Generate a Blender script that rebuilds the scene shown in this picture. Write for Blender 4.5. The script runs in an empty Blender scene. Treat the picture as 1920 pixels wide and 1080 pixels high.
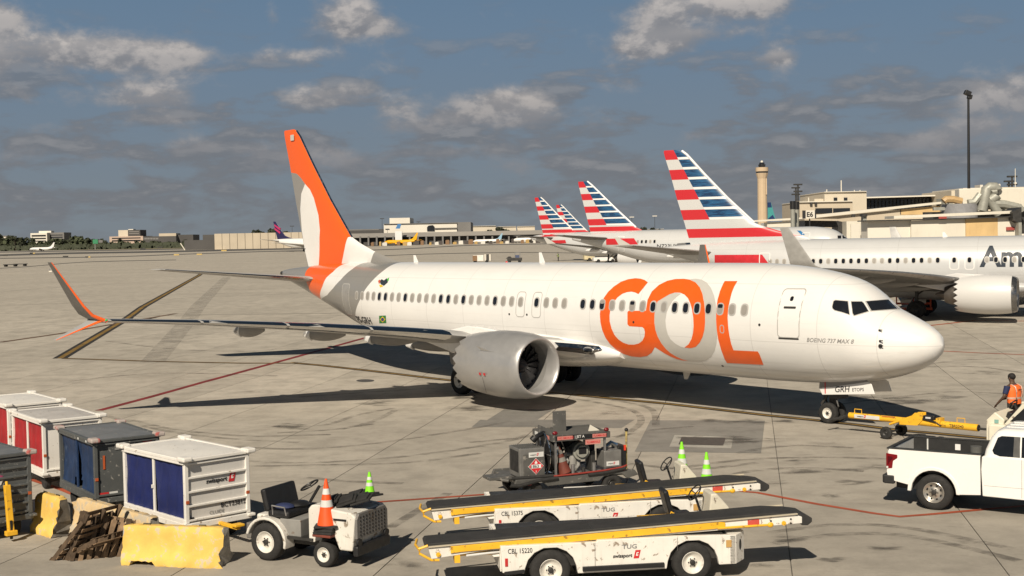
import bpy, bmesh, math, random
from math import sin, cos, pi, radians, tan, atan2, sqrt, hypot
from mathutils import Vector, Matrix
from mathutils.bvhtree import BVHTree
random.seed(7)
S = bpy.context.scene
COL = S.collection

# ------------------------------------------------------------------ camera
F, PITCH, ROLL, H = 2395.5, -0.03911, -0.01909, 6.306     # focal in px of a 1920 wide frame
FW = Vector((0, cos(PITCH), sin(PITCH))); UP0 = Vector((0, -sin(PITCH), cos(PITCH))); RT0 = Vector((1, 0, 0))
RT = RT0*cos(ROLL) + UP0*sin(ROLL); UP = -RT0*sin(ROLL) + UP0*cos(ROLL)
CAM = Vector((0, 0, H))
cd = bpy.data.cameras.new('camera'); cam = bpy.data.objects.new('camera', cd); COL.objects.link(cam)
cd.sensor_width = 36; cd.lens = 36*F/1920; cd.clip_start = 0.1; cd.clip_end = 20000
m3 = Matrix((RT, UP, -FW)).transposed()
cam.matrix_world = Matrix.Translation(CAM) @ m3.to_4x4()
S.camera = cam

# ------------------------------------------------------------------ sun
SUN_EL, SUN_AZ = 38.2, 73.0            # shadows fall towards SUN_AZ (from +x, anticlockwise)
sd = Vector((cos(radians(SUN_AZ))*cos(radians(SUN_EL)), sin(radians(SUN_AZ))*cos(radians(SUN_EL)), -sin(radians(SUN_EL))))
ld = bpy.data.lights.new('sun', 'SUN'); lo = bpy.data.objects.new('sun', ld); COL.objects.link(lo)
ld.energy = 5.0; ld.angle = radians(0.53); ld.color = (1.0, 0.89, 0.73)
lo.rotation_euler = sd.to_track_quat('-Z', 'Y').to_euler(); lo.location = (-20, -60, 60)

# ------------------------------------------------------------------ node helper
class NT:
    def __init__(s, tree): s.t = tree; s.n = tree.nodes; s.l = tree.links
    def new(s, ty, **kw):
        n = s.n.new(ty)
        for k, v in kw.items(): setattr(n, k, v)
        return n
    def put(s, sock, v):
        if v is None: return
        if isinstance(v, bpy.types.NodeSocket): s.l.new(v, sock)
        else:
            if isinstance(v, (tuple, list)) and sock.type == 'RGBA' and len(v) == 3: v = (*v, 1)
            sock.default_value = v
    def m(s, op, a, b=None, c=None, clamp=False):
        n = s.new('ShaderNodeMath', operation=op); n.use_clamp = clamp
        for i, v in enumerate((a, b, c)): s.put(n.inputs[i], v)
        return n.outputs[0]
    def mix(s, f, a, b, mode='MIX'):
        n = s.new('ShaderNodeMix', data_type='RGBA', blend_type=mode)
        s.put(n.inputs[0], f); s.put(n.inputs[6], a); s.put(n.inputs[7], b)
        return n.outputs[2]
    def noise(s, vec, scale, detail=4, rough=.55, dist=0.):
        n = s.new('ShaderNodeTexNoise'); s.put(n.inputs['Vector'], vec); n.inputs['Scale'].default_value = scale
        n.inputs['Detail'].default_value = detail; n.inputs['Roughness'].default_value = rough; n.inputs['Distortion'].default_value = dist
        return n.outputs[0]
    def step(s, v, lo, hi, a=0., b=1.):
        n = s.new('ShaderNodeMapRange', interpolation_type='SMOOTHSTEP')
        s.put(n.inputs[0], v); n.inputs[1].default_value = lo; n.inputs[2].default_value = hi
        n.inputs[3].default_value = a; n.inputs[4].default_value = b
        return n.outputs[0]
    def vscale(s, v, sc, rot=(0, 0, 0)):
        n = s.new('ShaderNodeMapping'); s.put(n.inputs[0], v); n.inputs[3].default_value = sc; n.inputs[2].default_value = rot
        return n.outputs[0]
    def xyz(s, v):
        n = s.new('ShaderNodeSeparateXYZ'); s.put(n.inputs[0], v); return n.outputs

# ------------------------------------------------------------------ sky
W = bpy.data.worlds.new('World'); S.world = W; W.use_nodes = True
w = NT(W.node_tree); w.n.clear()
wo = w.new('ShaderNodeOutputWorld'); bg = w.new('ShaderNodeBackground'); w.l.new(bg.outputs[0], wo.inputs[0])
sky = w.new('ShaderNodeTexSky', sky_type='NISHITA'); sky.sun_disc = False
sky.sun_elevation = radians(SUN_EL); sky.sun_rotation = radians(197); sky.air_density = 1.0; sky.dust_density = 0.6; sky.ozone_density = 2.0
bg.inputs[1].default_value = 0.05      # the colours below are sky radiance at this strength
gen = w.new('ShaderNodeTexCoord').outputs['Generated']
dx, dy, dz = w.xyz(gen)
az = w.m('ARCTAN2', dx, dy); el = w.m('ARCSINE', dz)
hz = w.m('POWER', w.step(el, -0.02, 0.27, 1.0, 0.0), 1.3)
zen = w.step(el, 0.14, 0.55, 1.0, 0.18)                          # the sky deepens towards the zenith
base = w.mix(hz, (2.4, 4.0, 6.0), (3.75, 4.3, 4.8))
base = w.mix(0.92, w.mix(1.0, sky.outputs[0], (0.42, 0.50, 0.64), 'MULTIPLY'), base)
zc = w.new('ShaderNodeCombineXYZ')
for i_ in range(3): w.put(zc.inputs[i_], zen)
base = w.mix(1.0, base, zc.outputs[0], 'MULTIPLY')
# clouds live in direction space: azimuth and elevation, flattened towards the horizon
def skyvec(sa, se, off=0.):
    c = w.new('ShaderNodeCombineXYZ'); w.put(c.inputs[0], w.m('MULTIPLY', az, sa)); w.put(c.inputs[1], w.m('MULTIPLY_ADD', el, se, off)); return c.outputs[0]
n1 = w.noise(skyvec(1., 1.6), 17.0, 9, .60, .1)
n2 = w.noise(skyvec(1., 1.6, .016), 17.0, 9, .60, .1)
nl = w.noise(skyvec(1., 3.2, .3), 12.0, 8, .58, .15)
nl2 = w.noise(skyvec(1., 3.2, .318), 12.0, 8, .58, .15)
BL = [(140,118,80,30,.32),(250,118,100,32,.33),(340,112,70,22,.24),(215,188,140,22,.24),(290,205,80,14,.16),(560,113,95,17,.30),(672,22,62,38,.36),(700,55,90,22,.30),(615,185,72,24,.40),(1240,30,62,44,.36),(1235,92,85,24,.40),(1400,18,88,24,.36),
      (1330,70,70,14,.20),(1468,116,30,17,.32),(1425,120,40,12,.16),(1640,8,58,18,.30),(1862,195,80,34,.36),(1735,275,70,18,.36),(1900,280,60,30,.22),(945,190,95,26,.38),(960,225,130,22,.30),(750,205,40,26,.20),(735,245,60,14,.18),
      (10,60,48,28,.36),(0,140,46,40,.32),(300,235,90,12,.22),(140,255,90,14,.18),(430,280,120,16,.20),(580,300,170,20,.20),(60,300,70,16,.18),(860,285,110,16,.20),(1010,312,150,14,.18),(1330,258,60,11,.18),(1480,210,26,12,.18),(1310,205,30,9,.14),(525,45,16,24,.12),(1110,350,200,12,.14),(1840,250,90,14,.20)]
blob = top = None
for (px, py, rx, ry, a) in BL:
    ca = math.atan((px-960)/F); ce = math.atan((446+(-.0191)*(px-960)-py)/F)
    ex = w.m('DIVIDE', w.m('SUBTRACT', az, ca), rx/F); ey = w.m('DIVIDE', w.m('SUBTRACT', el, ce), ry/F)
    r2 = w.m('MULTIPLY_ADD', ex, ex, w.m('MULTIPLY', ey, ey))
    g = w.m('MULTIPLY', w.m('POWER', 2.718, w.m('MULTIPLY', r2, -0.8)), a)
    gt = w.m('MULTIPLY', g, w.m('MINIMUM', w.m('MAXIMUM', ey, -1.5), 1.5))
    blob = g if blob is None else w.m('ADD', blob, g); top = gt if top is None else w.m('ADD', top, gt)
front = w.step(dy, 0.80, 0.92)
upness = w.m('DIVIDE', top, w.m('ADD', blob, .05))
blob = w.m('MULTIPLY', blob, front)
gencov = w.m('MULTIPLY', w.step(el, 0.0, 0.5, 0.02, -0.03), w.m('SUBTRACT', 1.0, front))   # elsewhere the same broken cloud goes on
dens = w.m('ADD', w.m('ADD', n1, blob), gencov)
cmask = w.step(dens, 0.565, 0.86)
lit = w.step(w.m('SUBTRACT', n1, n2), -0.06, 0.09)
lit = w.m('ADD', w.m('MULTIPLY', lit, .62), w.m('MULTIPLY', w.step(upness, -.45, .75), .55))
lit = w.m('MULTIPLY', lit, w.m('MULTIPLY', w.step(el, 0.045, 0.13, .10, 1.0), w.step(dens, 0.66, 0.92, .35, 1.)), clamp=True)
ccol = w.mix(lit, (4.1, 4.15, 4.45), (9.9, 9.1, 8.5))
low = w.m('MULTIPLY', w.step(w.m('ADD', nl, w.step(el, .02, .17, .04, -.06)), .44, .58), w.m('MULTIPLY', w.step(el, 0.0, 0.025, .35, 1.), w.step(el, 0.09, 0.21, .95, 0.)))
base = w.mix(w.m('MULTIPLY', low, .74), base, w.mix(w.m('MULTIPLY', w.step(nl, .52, .66), w.step(w.m('SUBTRACT', nl, nl2), -.05, .06)), (3.1, 3.15, 3.4), (4.9, 4.75, 4.8)))
fin = w.mix(w.m('MULTIPLY', cmask, w.step(el, 0.0, 0.08, .4, .90)), base, ccol)
w.put(bg.inputs[0], fin)

# ------------------------------------------------------------------ exposure
S.view_settings.view_transform = 'Standard'; S.view_settings.look = 'None'
S.view_settings.exposure = 0.14; S.view_settings.gamma = 1.0; S.view_settings.use_curve_mapping = False
S.cycles.max_bounces = 6; S.cycles.diffuse_bounces = 3; S.cycles.glossy_bounces = 3; S.cycles.transparent_max_bounces = 8

# ------------------------------------------------------------------ geometry helpers
def gh(y):                         # the apron falls gently towards the terminal
    if y < 50: return 0.0
    if y < 60: return .018*(y-50)**2/20
    if y < 110: return .09 + .018*(y-60)
    if y < 1010: return .99 + (y-110)*.00222
    return 2.99
def ray(px, py): return FW + RT*((px-960)/F) + UP*((540-py)/F)
def Gz(px, py, z=0.):              # point at height z seen at that place of the photograph
    d = ray(px, py); return CAM + d*((z-H)/d.z)
def G(px, py):                     # point on the ground
    z = 0.
    for _ in range(25):
        p = Gz(px, py, z); z = .5*z + .5*gh(p.y)
    return Vector((p.x, p.y, gh(p.y)))
def at(px, py, Y):                 # point at a distance
    d = ray(px, py); return CAM + d*(Y/d.y)
def far(px, Y): p = at(px, 440, Y); return Vector((p.x, Y, gh(Y)))

class MB:
    def __init__(s, M=None): s.v = []; s.f = []; s.M = M
    def add(s, vs, fs):
        o = len(s.v)
        s.v += [tuple(s.M @ Vector(p)) if s.M else tuple(p) for p in vs]
        s.f += [tuple(i+o for i in f) for f in fs]; return s
    def box(s, c, d, rot=(0, 0, 0), taper=1.0):
        R = None
        if any(rot):
            from mathutils import Euler
            R = Euler([radians(a) for a in rot]).to_matrix()
        vs = []
        for z in (-1, 1):
            k = taper if z > 0 else 1
            for x, y in ((-1, -1), (1, -1), (1, 1), (-1, 1)):
                p = Vector((x*d[0]/2*k, y*d[1]/2*k, z*d[2]/2))
                if R: p = R @ p
                vs.append(p + Vector(c))
        return s.add(vs, [(0,3,2,1),(4,5,6,7),(0,1,5,4),(1,2,6,5),(2,3,7,6),(3,0,4,7)])
    def rings(s, rs, cap=(1, 1), closed=True):
        n = len(rs[0]); vs = [p for r in rs for p in r]; fs = []
        for i in range(len(rs)-1):
            for j in range(n if closed else n-1):
                k = (j+1) % n
                fs.append((i*n+j, i*n+k, (i+1)*n+k, (i+1)*n+j))
        if cap[0]: fs.append(tuple(range(n))[::-1])
        if cap[1]: fs.append(tuple(range((len(rs)-1)*n, len(rs)*n)))
        return s.add(vs, fs)
    def cyl(s, a, b, r, r2=None, n=14, cap=(1, 1)):
        a = Vector(a); b = Vector(b); r2 = r if r2 is None else r2
        q = (b-a).to_track_quat('Z', 'Y').to_matrix()
        ring = lambda c, R: [c + q @ Vector((R*cos(2*pi*i/n), R*sin(2*pi*i/n), 0)) for i in range(n)]
        return s.rings([ring(a, r), ring(b, r2)], cap)
    def tube(s, pts, r, n=8):
        pts = [Vector(p) for p in pts]; rs = []
        for i, p in enumerate(pts):
            t = (pts[min(i+1, len(pts)-1)] - pts[max(i-1, 0)]).normalized()
            q = t.to_track_quat('Z', 'Y').to_matrix()
            rs.append([p + q @ Vector((r*cos(2*pi*j/n), r*sin(2*pi*j/n), 0)) for j in range(n)])
        return s.rings(rs)
    def prism(s, poly, axis, a, b):
        f = {'x': lambda u, v, k: (k, u, v), 'y': lambda u, v, k: (u, k, v), 'z': lambda u, v, k: (u, v, k)}[axis]
        n = len(poly); vs = [f(u, v, a) for u, v in poly] + [f(u, v, b) for u, v in poly]
        return s.add(vs, [tuple(range(n)), tuple(range(2*n-1, n-1, -1))] + [(i, i+n, (i+1) % n+n, (i+1) % n) for i in range(n)])
    def lathe(s, prof, c, axis='y', n=24, cap=(0, 0)):
        c = Vector(c); rs = []
        for h, r in prof:
            ring = []
            for i in range(n):
                u, v = r*cos(2*pi*i/n), r*sin(2*pi*i/n)
                ring.append(c + Vector({'x': (h, u, v), 'y': (u, h, v), 'z': (u, v, h)}[axis]))
            rs.append(ring)
        return s.rings(rs, cap)
    def quad(s, *ps): return s.add(ps, [tuple(range(len(ps)))])
    def ball(s, c, r, nu=10, nv=6):
        c = Vector(c); r = Vector(r) if hasattr(r, '__len__') else Vector((r, r, r)); rs = []
        for i in range(nv+1):
            a = -pi/2 + pi*(i+.02)/(nv+.04)
            rs.append([c + Vector((r.x*cos(a)*cos(2*pi*j/nu), r.y*cos(a)*sin(2*pi*j/nu), r.z*sin(a))) for j in range(nu)])
        return s.rings(rs)
    def mesh(s, name, mat, smooth=False, ang=40):
        me = bpy.data.meshes.new(name); me.from_pydata([tuple(p) for p in s.v], [], s.f)
        if mat: me.materials.append(mat)
        bm = bmesh.new(); bm.from_mesh(me); bmesh.ops.recalc_face_normals(bm, faces=bm.faces); bm.to_mesh(me); bm.free()
        if smooth:
            me.polygons.foreach_set('use_smooth', [True]*len(me.polygons)); me.set_sharp_from_angle(angle=radians(ang))
        return me
    def build(s, name, mat, parent=None, smooth=False, bevel=0., ang=40, seg=2):
        o = bpy.data.objects.new(name, s.mesh(name, mat, smooth, ang)); COL.objects.link(o)
        if parent: o.parent = parent
        if bevel:
            b = o.modifiers.new('bevel', 'BEVEL'); b.width = bevel; b.segments = seg; b.limit_method = 'ANGLE'; b.angle_limit = radians(40); b.harden_normals = False
        return o
def thing(name, label, cat, loc=(0, 0, 0), rz=0., group=None):
    o = bpy.data.objects.new(name, None); COL.objects.link(o); o.location = loc; o.rotation_euler = (0, 0, rz); o.empty_display_size = .2
    return tag(o, label, cat, group)
def tag(o, label=None, cat=None, group=None, kind=None):
    for k, v in (('label', label), ('category', cat), ('group', group), ('kind', kind)):
        if v: o[k] = v
    return o
KIDS = {}
def clone(root, loc, rz, label, scale=None):
    r = root.copy(); COL.objects.link(r); r.location = loc; r.rotation_euler = (0, 0, rz); r['label'] = label
    if scale: r.scale = scale
    for ch in list(root.children):
        c = ch.copy(); COL.objects.link(c); c.parent = r
        for g in list(ch.children):
            d = g.copy(); COL.objects.link(d); d.parent = c
    return r

# ------------------------------------------------------------------ materials
MATS = {}
def mat(name, col, rough=.5, metal=0., var=.12, scale=3., wear=0., wearcol=(.16, .12, .09), wscale=4., bump=0., bscale=40., coat=0., streak=0., rnd=0.):
    if name in MATS: return MATS[name]
    m = bpy.data.materials.new(name); m.use_nodes = True; t = NT(m.node_tree); b = t.n['Principled BSDF']
    v = t.new('ShaderNodeTexCoord').outputs['Object']
    n = t.noise(v, scale, 5)
    f = t.step(n, .25, .75, 1-var, 1+var*.6)
    hsv = t.new('ShaderNodeHueSaturation'); hsv.inputs['Color'].default_value = (*col, 1); t.put(hsv.inputs['Value'], f)
    c = hsv.outputs[0]
    if rnd:
        oi = t.new('ShaderNodeObjectInfo').outputs['Random']
        h2 = t.new('ShaderNodeHueSaturation'); t.put(h2.inputs['Color'], c); t.put(h2.inputs['Value'], t.step(oi, 0, 1, 1-rnd, 1+rnd)); c = h2.outputs[0]
    if wear:
        a = t.noise(v, wscale, 8, .65, .4)
        k = t.step(a, .66-wear*.35, .70-wear*.25)
        c = t.mix(t.m('MULTIPLY', k, .85), c, wearcol)
    if streak:
        sv = t.vscale(v, (9, 9, .7)); a = t.noise(sv, 1.6, 5, .6)
        c = t.mix(t.m('MULTIPLY', t.step(a, .5, .8), streak), c, wearcol)
    t.put(b.inputs['Base Color'], c)
    t.put(b.inputs['Roughness'], t.step(t.noise(v, scale*2.3, 3), .2, .8, max(.02, rough-.08), min(1, rough+.1)))
    b.inputs['Metallic'].default_value = metal
    if coat: b.inputs['Coat Weight'].default_value = coat; b.inputs['Coat Roughness'].default_value = .06
    if bump:
        bp = t.new('ShaderNodeBump'); bp.inputs['Strength'].default_value = bump; bp.inputs['Distance'].default_value = .02
        t.put(bp.inputs['Height'], t.noise(v, bscale, 5)); t.l.new(bp.outputs[0], b.inputs['Normal'])
    MATS[name] = m; return m
def zoned(name, base, curves, rough=.35, metal=0., coat=.3, var=.03, seams=(), lines=()):
    """flat livery print: base colour, then for every (points, colour): that colour where s = -x lies aft of the curve s(z)"""
    m = bpy.data.materials.new(name); m.use_nodes = True; t = NT(m.node_tree); b = t.n['Principled BSDF']
    v = t.new('ShaderNodeTexCoord').outputs['Object']; x, y, z = t.xyz(v)
    s = t.m('MULTIPLY', x, -1.0); c = base
    for pts, col in curves:
        pts = sorted((p[1], p[0]) for p in pts)            # (z, s)
        z0, z1 = pts[0][0], pts[-1][0]; s0, s1 = min(p[1] for p in pts)-.01, max(p[1] for p in pts)+.01
        r = t.new('ShaderNodeValToRGB'); cr = r.color_ramp
        for i, (pz, ps) in enumerate(pts):
            k = (ps-s0)/(s1-s0); e = cr.elements[0] if i == 0 else (cr.elements[-1] if i == len(pts)-1 else cr.elements.new((pz-z0)/(z1-z0)))
            e.position = (pz-z0)/(z1-z0); e.color = (k, k, k, 1)
        t.put(r.inputs[0], t.m('DIVIDE', t.m('SUBTRACT', z, z0), z1-z0, clamp=True))
        lim = t.m('MULTIPLY_ADD', r.outputs[0], s1-s0, s0)
        c = t.mix(t.step(t.m('SUBTRACT', s, lim), -.01, .01), c, col)
    k = None                                                    # skin joints and lap seams
    for axis, vals, wd in ((s, seams, .014), (z, lines, .010)):
        for q in vals:
            g = t.step(t.m('ABSOLUTE', t.m('SUBTRACT', axis, q)), wd*.5, wd*1.6, 1., 0.); k = g if k is None else t.m('MAXIMUM', k, g)
    if k is not None: c = t.mix(t.m('MULTIPLY', k, .20), c, (.12, .11, .10))
    if seams:                                                   # streaks and grime drawn back along the skin
        dv = t.vscale(v, (.22, 1.5, 5.)); d = t.m('MULTIPLY', t.step(t.noise(dv, 1.4, 6, .65), .5, .75), t.step(z, 1.2, 3.4, .34, .07)); c = t.mix(d, c, (.34, .31, .27))
    n = t.noise(v, 1.3, 5); h = t.new('ShaderNodeHueSaturation'); t.put(h.inputs['Color'], c); t.put(h.inputs['Value'], t.step(n, .3, .7, 1-var, 1))
    if seams:
        bp = t.new('ShaderNodeBump'); bp.inputs['Strength'].default_value = .12; bp.inputs['Distance'].default_value = .03; t.put(bp.inputs['Height'], t.noise(t.vscale(v, (1., 1., 1.6)), 1.1, 3)); t.l.new(bp.outputs[0], b.inputs['Normal'])
    t.put(b.inputs['Base Color'], h.outputs[0]); b.inputs['Roughness'].default_value = rough; b.inputs['Metallic'].default_value = metal
    b.inputs['Coat Weight'].default_value = coat; b.inputs['Coat Roughness'].default_value = .08
    return m
WHITE = mat('aircraft_white', (.75, .74, .72), .3, var=.03, scale=.8, coat=.3)
ORANGE = mat('orange_paint', (.80, .115, .012), .35, var=.04, coat=.3)
ORFLAT = (.80, .115, .012)
GREYF = (.30, .29, .27)
LTGREY = mat('light_grey_print', (.50, .485, .45), .35, var=.03, coat=.3)
SILVER = mat('silver_nacelle', (.43, .425, .42), .36, .5, var=.08, scale=1.6)
CHROME = mat('polished_metal', (.62, .62, .62), .13, 1., var=.05)
STEEL = mat('steel', (.42, .41, .40), .4, .8, var=.15)
DKMET = mat('dark_metal', (.06, .058, .055), .5, .5, var=.3)
BLACK = mat('black_paint', (.012, .012, .013), .5, var=.2)
RUBBER = mat('tyre_rubber', (.022, .021, .02), .85, var=.3, scale=9, bump=.2)
GLASS = mat('dark_window_glass', (.012, .014, .018), .08, var=.1)
SHADE = mat('window_shade', (.29, .27, .245), .4, var=.05)
GREYP = mat('wing_grey', (.36, .355, .345), .4, var=.06, scale=.8)
UNDERG = mat('lower_grey', (.26, .25, .235), .45, var=.08, scale=.8)
SEAL = mat('door_seal_grey', (.42, .41, .39), .5)
INK = mat('black_print', (.02, .02, .022), .5)
RED = mat('red_print', (.55, .025, .03), .45)
RIMW = mat('rim_white', (.66, .63, .57), .5, var=.12, scale=12, wear=.25)
GSEW = mat('equipment_white', (.74, .715, .66), .45, var=.08, scale=2, wear=.22, wearcol=(.22, .16, .11), wscale=7, streak=.18)
GSEY = mat('equipment_yellow', (.78, .43, .025), .45, var=.1, wear=.2, wscale=9, wearcol=(.25, .14, .03))

# ------------------------------------------------------------------ flat outlines and lettering
def outline_mesh(polys):
    """2D outlines (later ones inside earlier ones are holes) -> verts, faces"""
    cu = bpy.data.curves.new('outline', 'CURVE'); cu.dimensions = '2D'; cu.fill_mode = 'FRONT'
    for p in polys:
        sp = cu.splines.new('POLY'); sp.points.add(len(p)-1); sp.use_cyclic_u = True
        for q, (a, b) in zip(sp.points, p): q.co = (a, b, 0, 1)
    return _to2d(cu)
def _to2d(cu):
    o = bpy.data.objects.new('outline', cu); COL.objects.link(o)
    me = o.to_mesh(); vs = [(q.co.x, q.co.y) for q in me.vertices]; fs = [tuple(p.vertices) for p in me.polygons]
    o.to_mesh_clear(); bpy.data.objects.remove(o); bpy.data.curves.remove(cu)
    return vs, fs
def text2d(s, h=1., shear=0., bold=0., sx=1., space=1.):
    cu = bpy.data.curves.new('lettering', 'FONT'); cu.body = s; cu.size = 1.; cu.shear = shear; cu.offset = bold; cu.fill_mode = 'FRONT'; cu.space_character = space
    cu.resolution_u = 3
    vs, fs = _to2d(cu)
    x0 = min(v[0] for v in vs); x1 = max(v[0] for v in vs); y0 = min(v[1] for v in vs)
    y1 = max(v[1] for v in vs); k = h/(y1-y0)
    return [((x-x0)*k*sx, (y-y0)*k) for x, y in vs], fs
def width(vs): return max(v[0] for v in vs)
def flat(name, vf, org, right, up, m, parent, off=.004):
    """lettering or print laid on a flat face"""
    vs, fs = vf; r = Vector(right).normalized(); u = Vector(up).normalized(); n = r.cross(u); o = Vector(org) + n*off
    return MB().add([o + r*x + u*y for x, y in vs], fs).build(name, m, parent)
def slice2d(vf, dx, dy):
    bm = bmesh.new(); bv = [bm.verts.new((x, y, 0)) for x, y in vf[0]]
    for f in vf[1]:
        try: bm.faces.new([bv[i] for i in f])
        except ValueError: pass
    for ax, d in ((0, dx), (1, dy)):
        if not d: continue
        lo = min(v.co[ax] for v in bm.verts); hi = max(v.co[ax] for v in bm.verts)
        k = lo + d
        while k < hi:
            co = Vector((0, 0, 0)); co[ax] = k; no = Vector((0, 0, 0)); no[ax] = 1
            bmesh.ops.bisect_plane(bm, geom=bm.verts[:]+bm.edges[:]+bm.faces[:], dist=1e-6, plane_co=co, plane_no=no); k += d
    bm.verts.index_update(); r = ([(v.co.x, v.co.y) for v in bm.verts], [tuple(v.index for v in f.verts) for f in bm.faces]); bm.free(); return r
def rrect(w, h, r, n=4):
    ps = []
    for cx, cy, a0 in ((w/2-r, h/2-r, 0), (-w/2+r, h/2-r, 90), (-w/2+r, -h/2+r, 180), (w/2-r, -h/2+r, 270)):
        for i in range(n+1):
            a = radians(a0 + 90*i/n); ps.append((cx + r*cos(a), cy + r*sin(a)))
    return ps
def wheel(parent, c, R, wd, rr, axis='y', rimm=None, face=-1, name='wheel', holes=0, n=28):
    """tyre with rim and hub; face: which way the outer side looks along the axis"""
    h = wd/2; rb = min(R*.12, h*.5)
    t = MB().lathe([(-h*.9, rr*.98), (-h, rr*1.08), (-h, R-rb*1.4), (-h*.82, R-rb*.35), (-h*.55, R), (h*.55, R), (h*.82, R-rb*.35), (h, R-rb*1.4), (h, rr*1.08), (h*.9, rr*.98), (-h*.9, rr*.98)], c, axis, n).build(name, RUBBER, parent, True, ang=50)
    k = face*h
    r = MB().lathe([(k*.96, rr), (k*.99, rr*.97), (k*.85, rr*.86), (k*.55, rr*.72), (k*.5, rr*.5), (k*.62, rr*.42), (k*.62, .001)], c, axis, n).build('rim', rimm or RIMW, t, True, ang=50)
    hb = MB(); hb.lathe([(k*.5, rr*.26), (k*.95, rr*.24), (k*1.0, rr*.16), (k*1.0, .001)], c, axis, 12)
    for i in range(6):
        a = i*pi/3; u, v = rr*.36*cos(a), rr*.36*sin(a); cc = Vector(c) + Vector({'y': (u, k*.62, v), 'x': (k*.62, u, v)}[axis])
        hb.cyl(cc, cc + Vector({'y': (0, k*.14, 0), 'x': (k*.14, 0, 0)}[axis]), rr*.06, n=6)
    hb.build('hub', DKMET, t, True)
    if holes:
        for i in range(holes):
            a = (i+.5)*2*pi/holes; u, v = rr*.72*cos(a), rr*.72*sin(a); cc = Vector(c) + Vector({'y': (u, k*.60, v), 'x': (k*.6, u, v)}[axis])
            MB().cyl(cc, cc + Vector({'y': (0, k*.06, 0), 'x': (k*.06, 0, 0)}[axis]), rr*.13, n=8).build('rim_slot', BLACK, t)
    return t

# ================================================================== THE GROUND
def concrete(name, base=(.455, .415, .352), dark=1.):
    m = bpy.data.materials.new(name); m.use_nodes = True; t = NT(m.node_tree); b = t.n['Principled BSDF']
    p = t.new('ShaderNodeNewGeometry').outputs['Position']
    c = t.mix(t.step(t.noise(p, .07, 5, .6), .3, .7), tuple(k*.90 for k in base), tuple(k*1.06 for k in base))
    c = t.mix(t.step(t.noise(p, .9, 6, .65), .35, .75), c, tuple(k*.70 for k in base))
    c = t.mix(t.m('MULTIPLY', t.step(t.noise(p, 2.6, 7, .7, .3), .5, .72), .38), c, tuple(k*.55 for k in base))
    c = t.mix(t.m('MULTIPLY', t.step(t.noise(p, 14, 4, .7), .45, .75), .35), c, tuple(k*.62 for k in base))
    # rubber scuffs, dragged mostly along the stands
    sv = t.vscale(p, (.32, 1.9, 1), (0, 0, radians(8)))
    sc = t.step(t.noise(sv, 1.3, 6, .68, .6), .60, .74)
    msk = t.step(t.noise(p, .12, 3), .38, .56)
    c = t.mix(t.m('MULTIPLY', t.m('MULTIPLY', sc, msk), .72), c, (.13, .12, .11))
    oil = t.step(t.noise(p, .55, 4, .6, .3), .70, .78)
    c = t.mix(t.m('MULTIPLY', oil, .40), c, (.10, .09, .08))
    px_, py_, pz_ = t.xyz(p); worn = t.m('MULTIPLY', t.step(t.m('MULTIPLY_ADD', px_, .55, t.m('MULTIPLY', py_, -1.)), -52., -24.), t.step(t.noise(p, .16, 4, .6), .25, .6, .55, 1.))   # the stand nearest the gate is the dirtiest
    c = t.mix(t.m('MULTIPLY', worn, .28), c, (.20, .185, .165))
    oi = t.new('ShaderNodeObjectInfo').outputs['Random']
    h = t.new('ShaderNodeHueSaturation'); t.put(h.inputs['Color'], c); t.put(h.inputs['Value'], t.step(oi, 0, 1, .92*dark, 1.06*dark))
    t.put(b.inputs['Base Color'], h.outputs[0]); b.inputs['Roughness'].default_value = .85; b.inputs['Specular IOR Level'].default_value = .25
    bp = t.new('ShaderNodeBump'); bp.inputs['Strength'].default_value = .25; bp.inputs['Distance'].default_value = .01
    t.put(bp.inputs['Height'], t.noise(p, 22, 6, .7)); t.l.new(bp.outputs[0], b.inputs['Normal'])
    return m
CONC = concrete('apron_concrete')
def sheet(name, rows, x, m, parent=None):
    mb = MB(); vs = []
    for y, z in rows: vs += [(-x(y), y, z), (x(y), y, z)]
    return mb.add(vs, [(2*i, 2*i+1, 2*i+3, 2*i+2) for i in range(len(rows)-1)]).build(name, m, parent)
SLABEND = 97.
rows = [(-80, -.06), (40, -.06)] + [(y, gh(y)-.06) for y in (50, 55, 60, 80, 96)] + [(y, gh(y)) for y in (98, 110, 200, 400, 700, 1010, 15000)]
apron = tag(sheet('apron', rows, lambda y: 200+abs(y)*1.2, CONC), kind='structure')
JOINT = mat('joint_filler', (.13, .12, .105), .9, var=.3)
sheet('joint_filler', [(17, -.022), (50, -.022), (55, gh(55)-.022), (60, gh(60)-.022), (92, gh(92)-.022)], lambda y: y*.42, JOINT, apron)
A0 = radians(79.5); AU = Vector((cos(A0), sin(A0), 0)); AV = Vector((sin(A0), -cos(A0), 0))
for i in range(-16, 24):
    for j in range(-2, 14):
        v0 = -14.75 + 3.87*i; u0 = 24.3 + 6.2*j
        ct = AU*(u0+3.1) + AV*(v0+1.93)
        if not (17 < ct.y < SLABEND-3) or abs(ct.x) > ct.y*.42+4: continue
        g1, g2 = .011, .006; vs = []
        for a, b in ((u0+g2, v0+g1), (u0+g2, v0+3.87-g1), (u0+6.2-g2, v0+3.87-g1), (u0+6.2-g2, v0+g1)):
            p = AU*a + AV*b; vs.append((p.x, p.y, gh(p.y)))
        vs += [(x, y, z-.03) for x, y, z in vs]
        MB().add(vs, [(0, 1, 2, 3), (0, 4, 5, 1), (1, 5, 6, 2), (2, 6, 7, 3), (3, 7, 4, 0)]).build('concrete_slab', CONC, apron)

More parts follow.
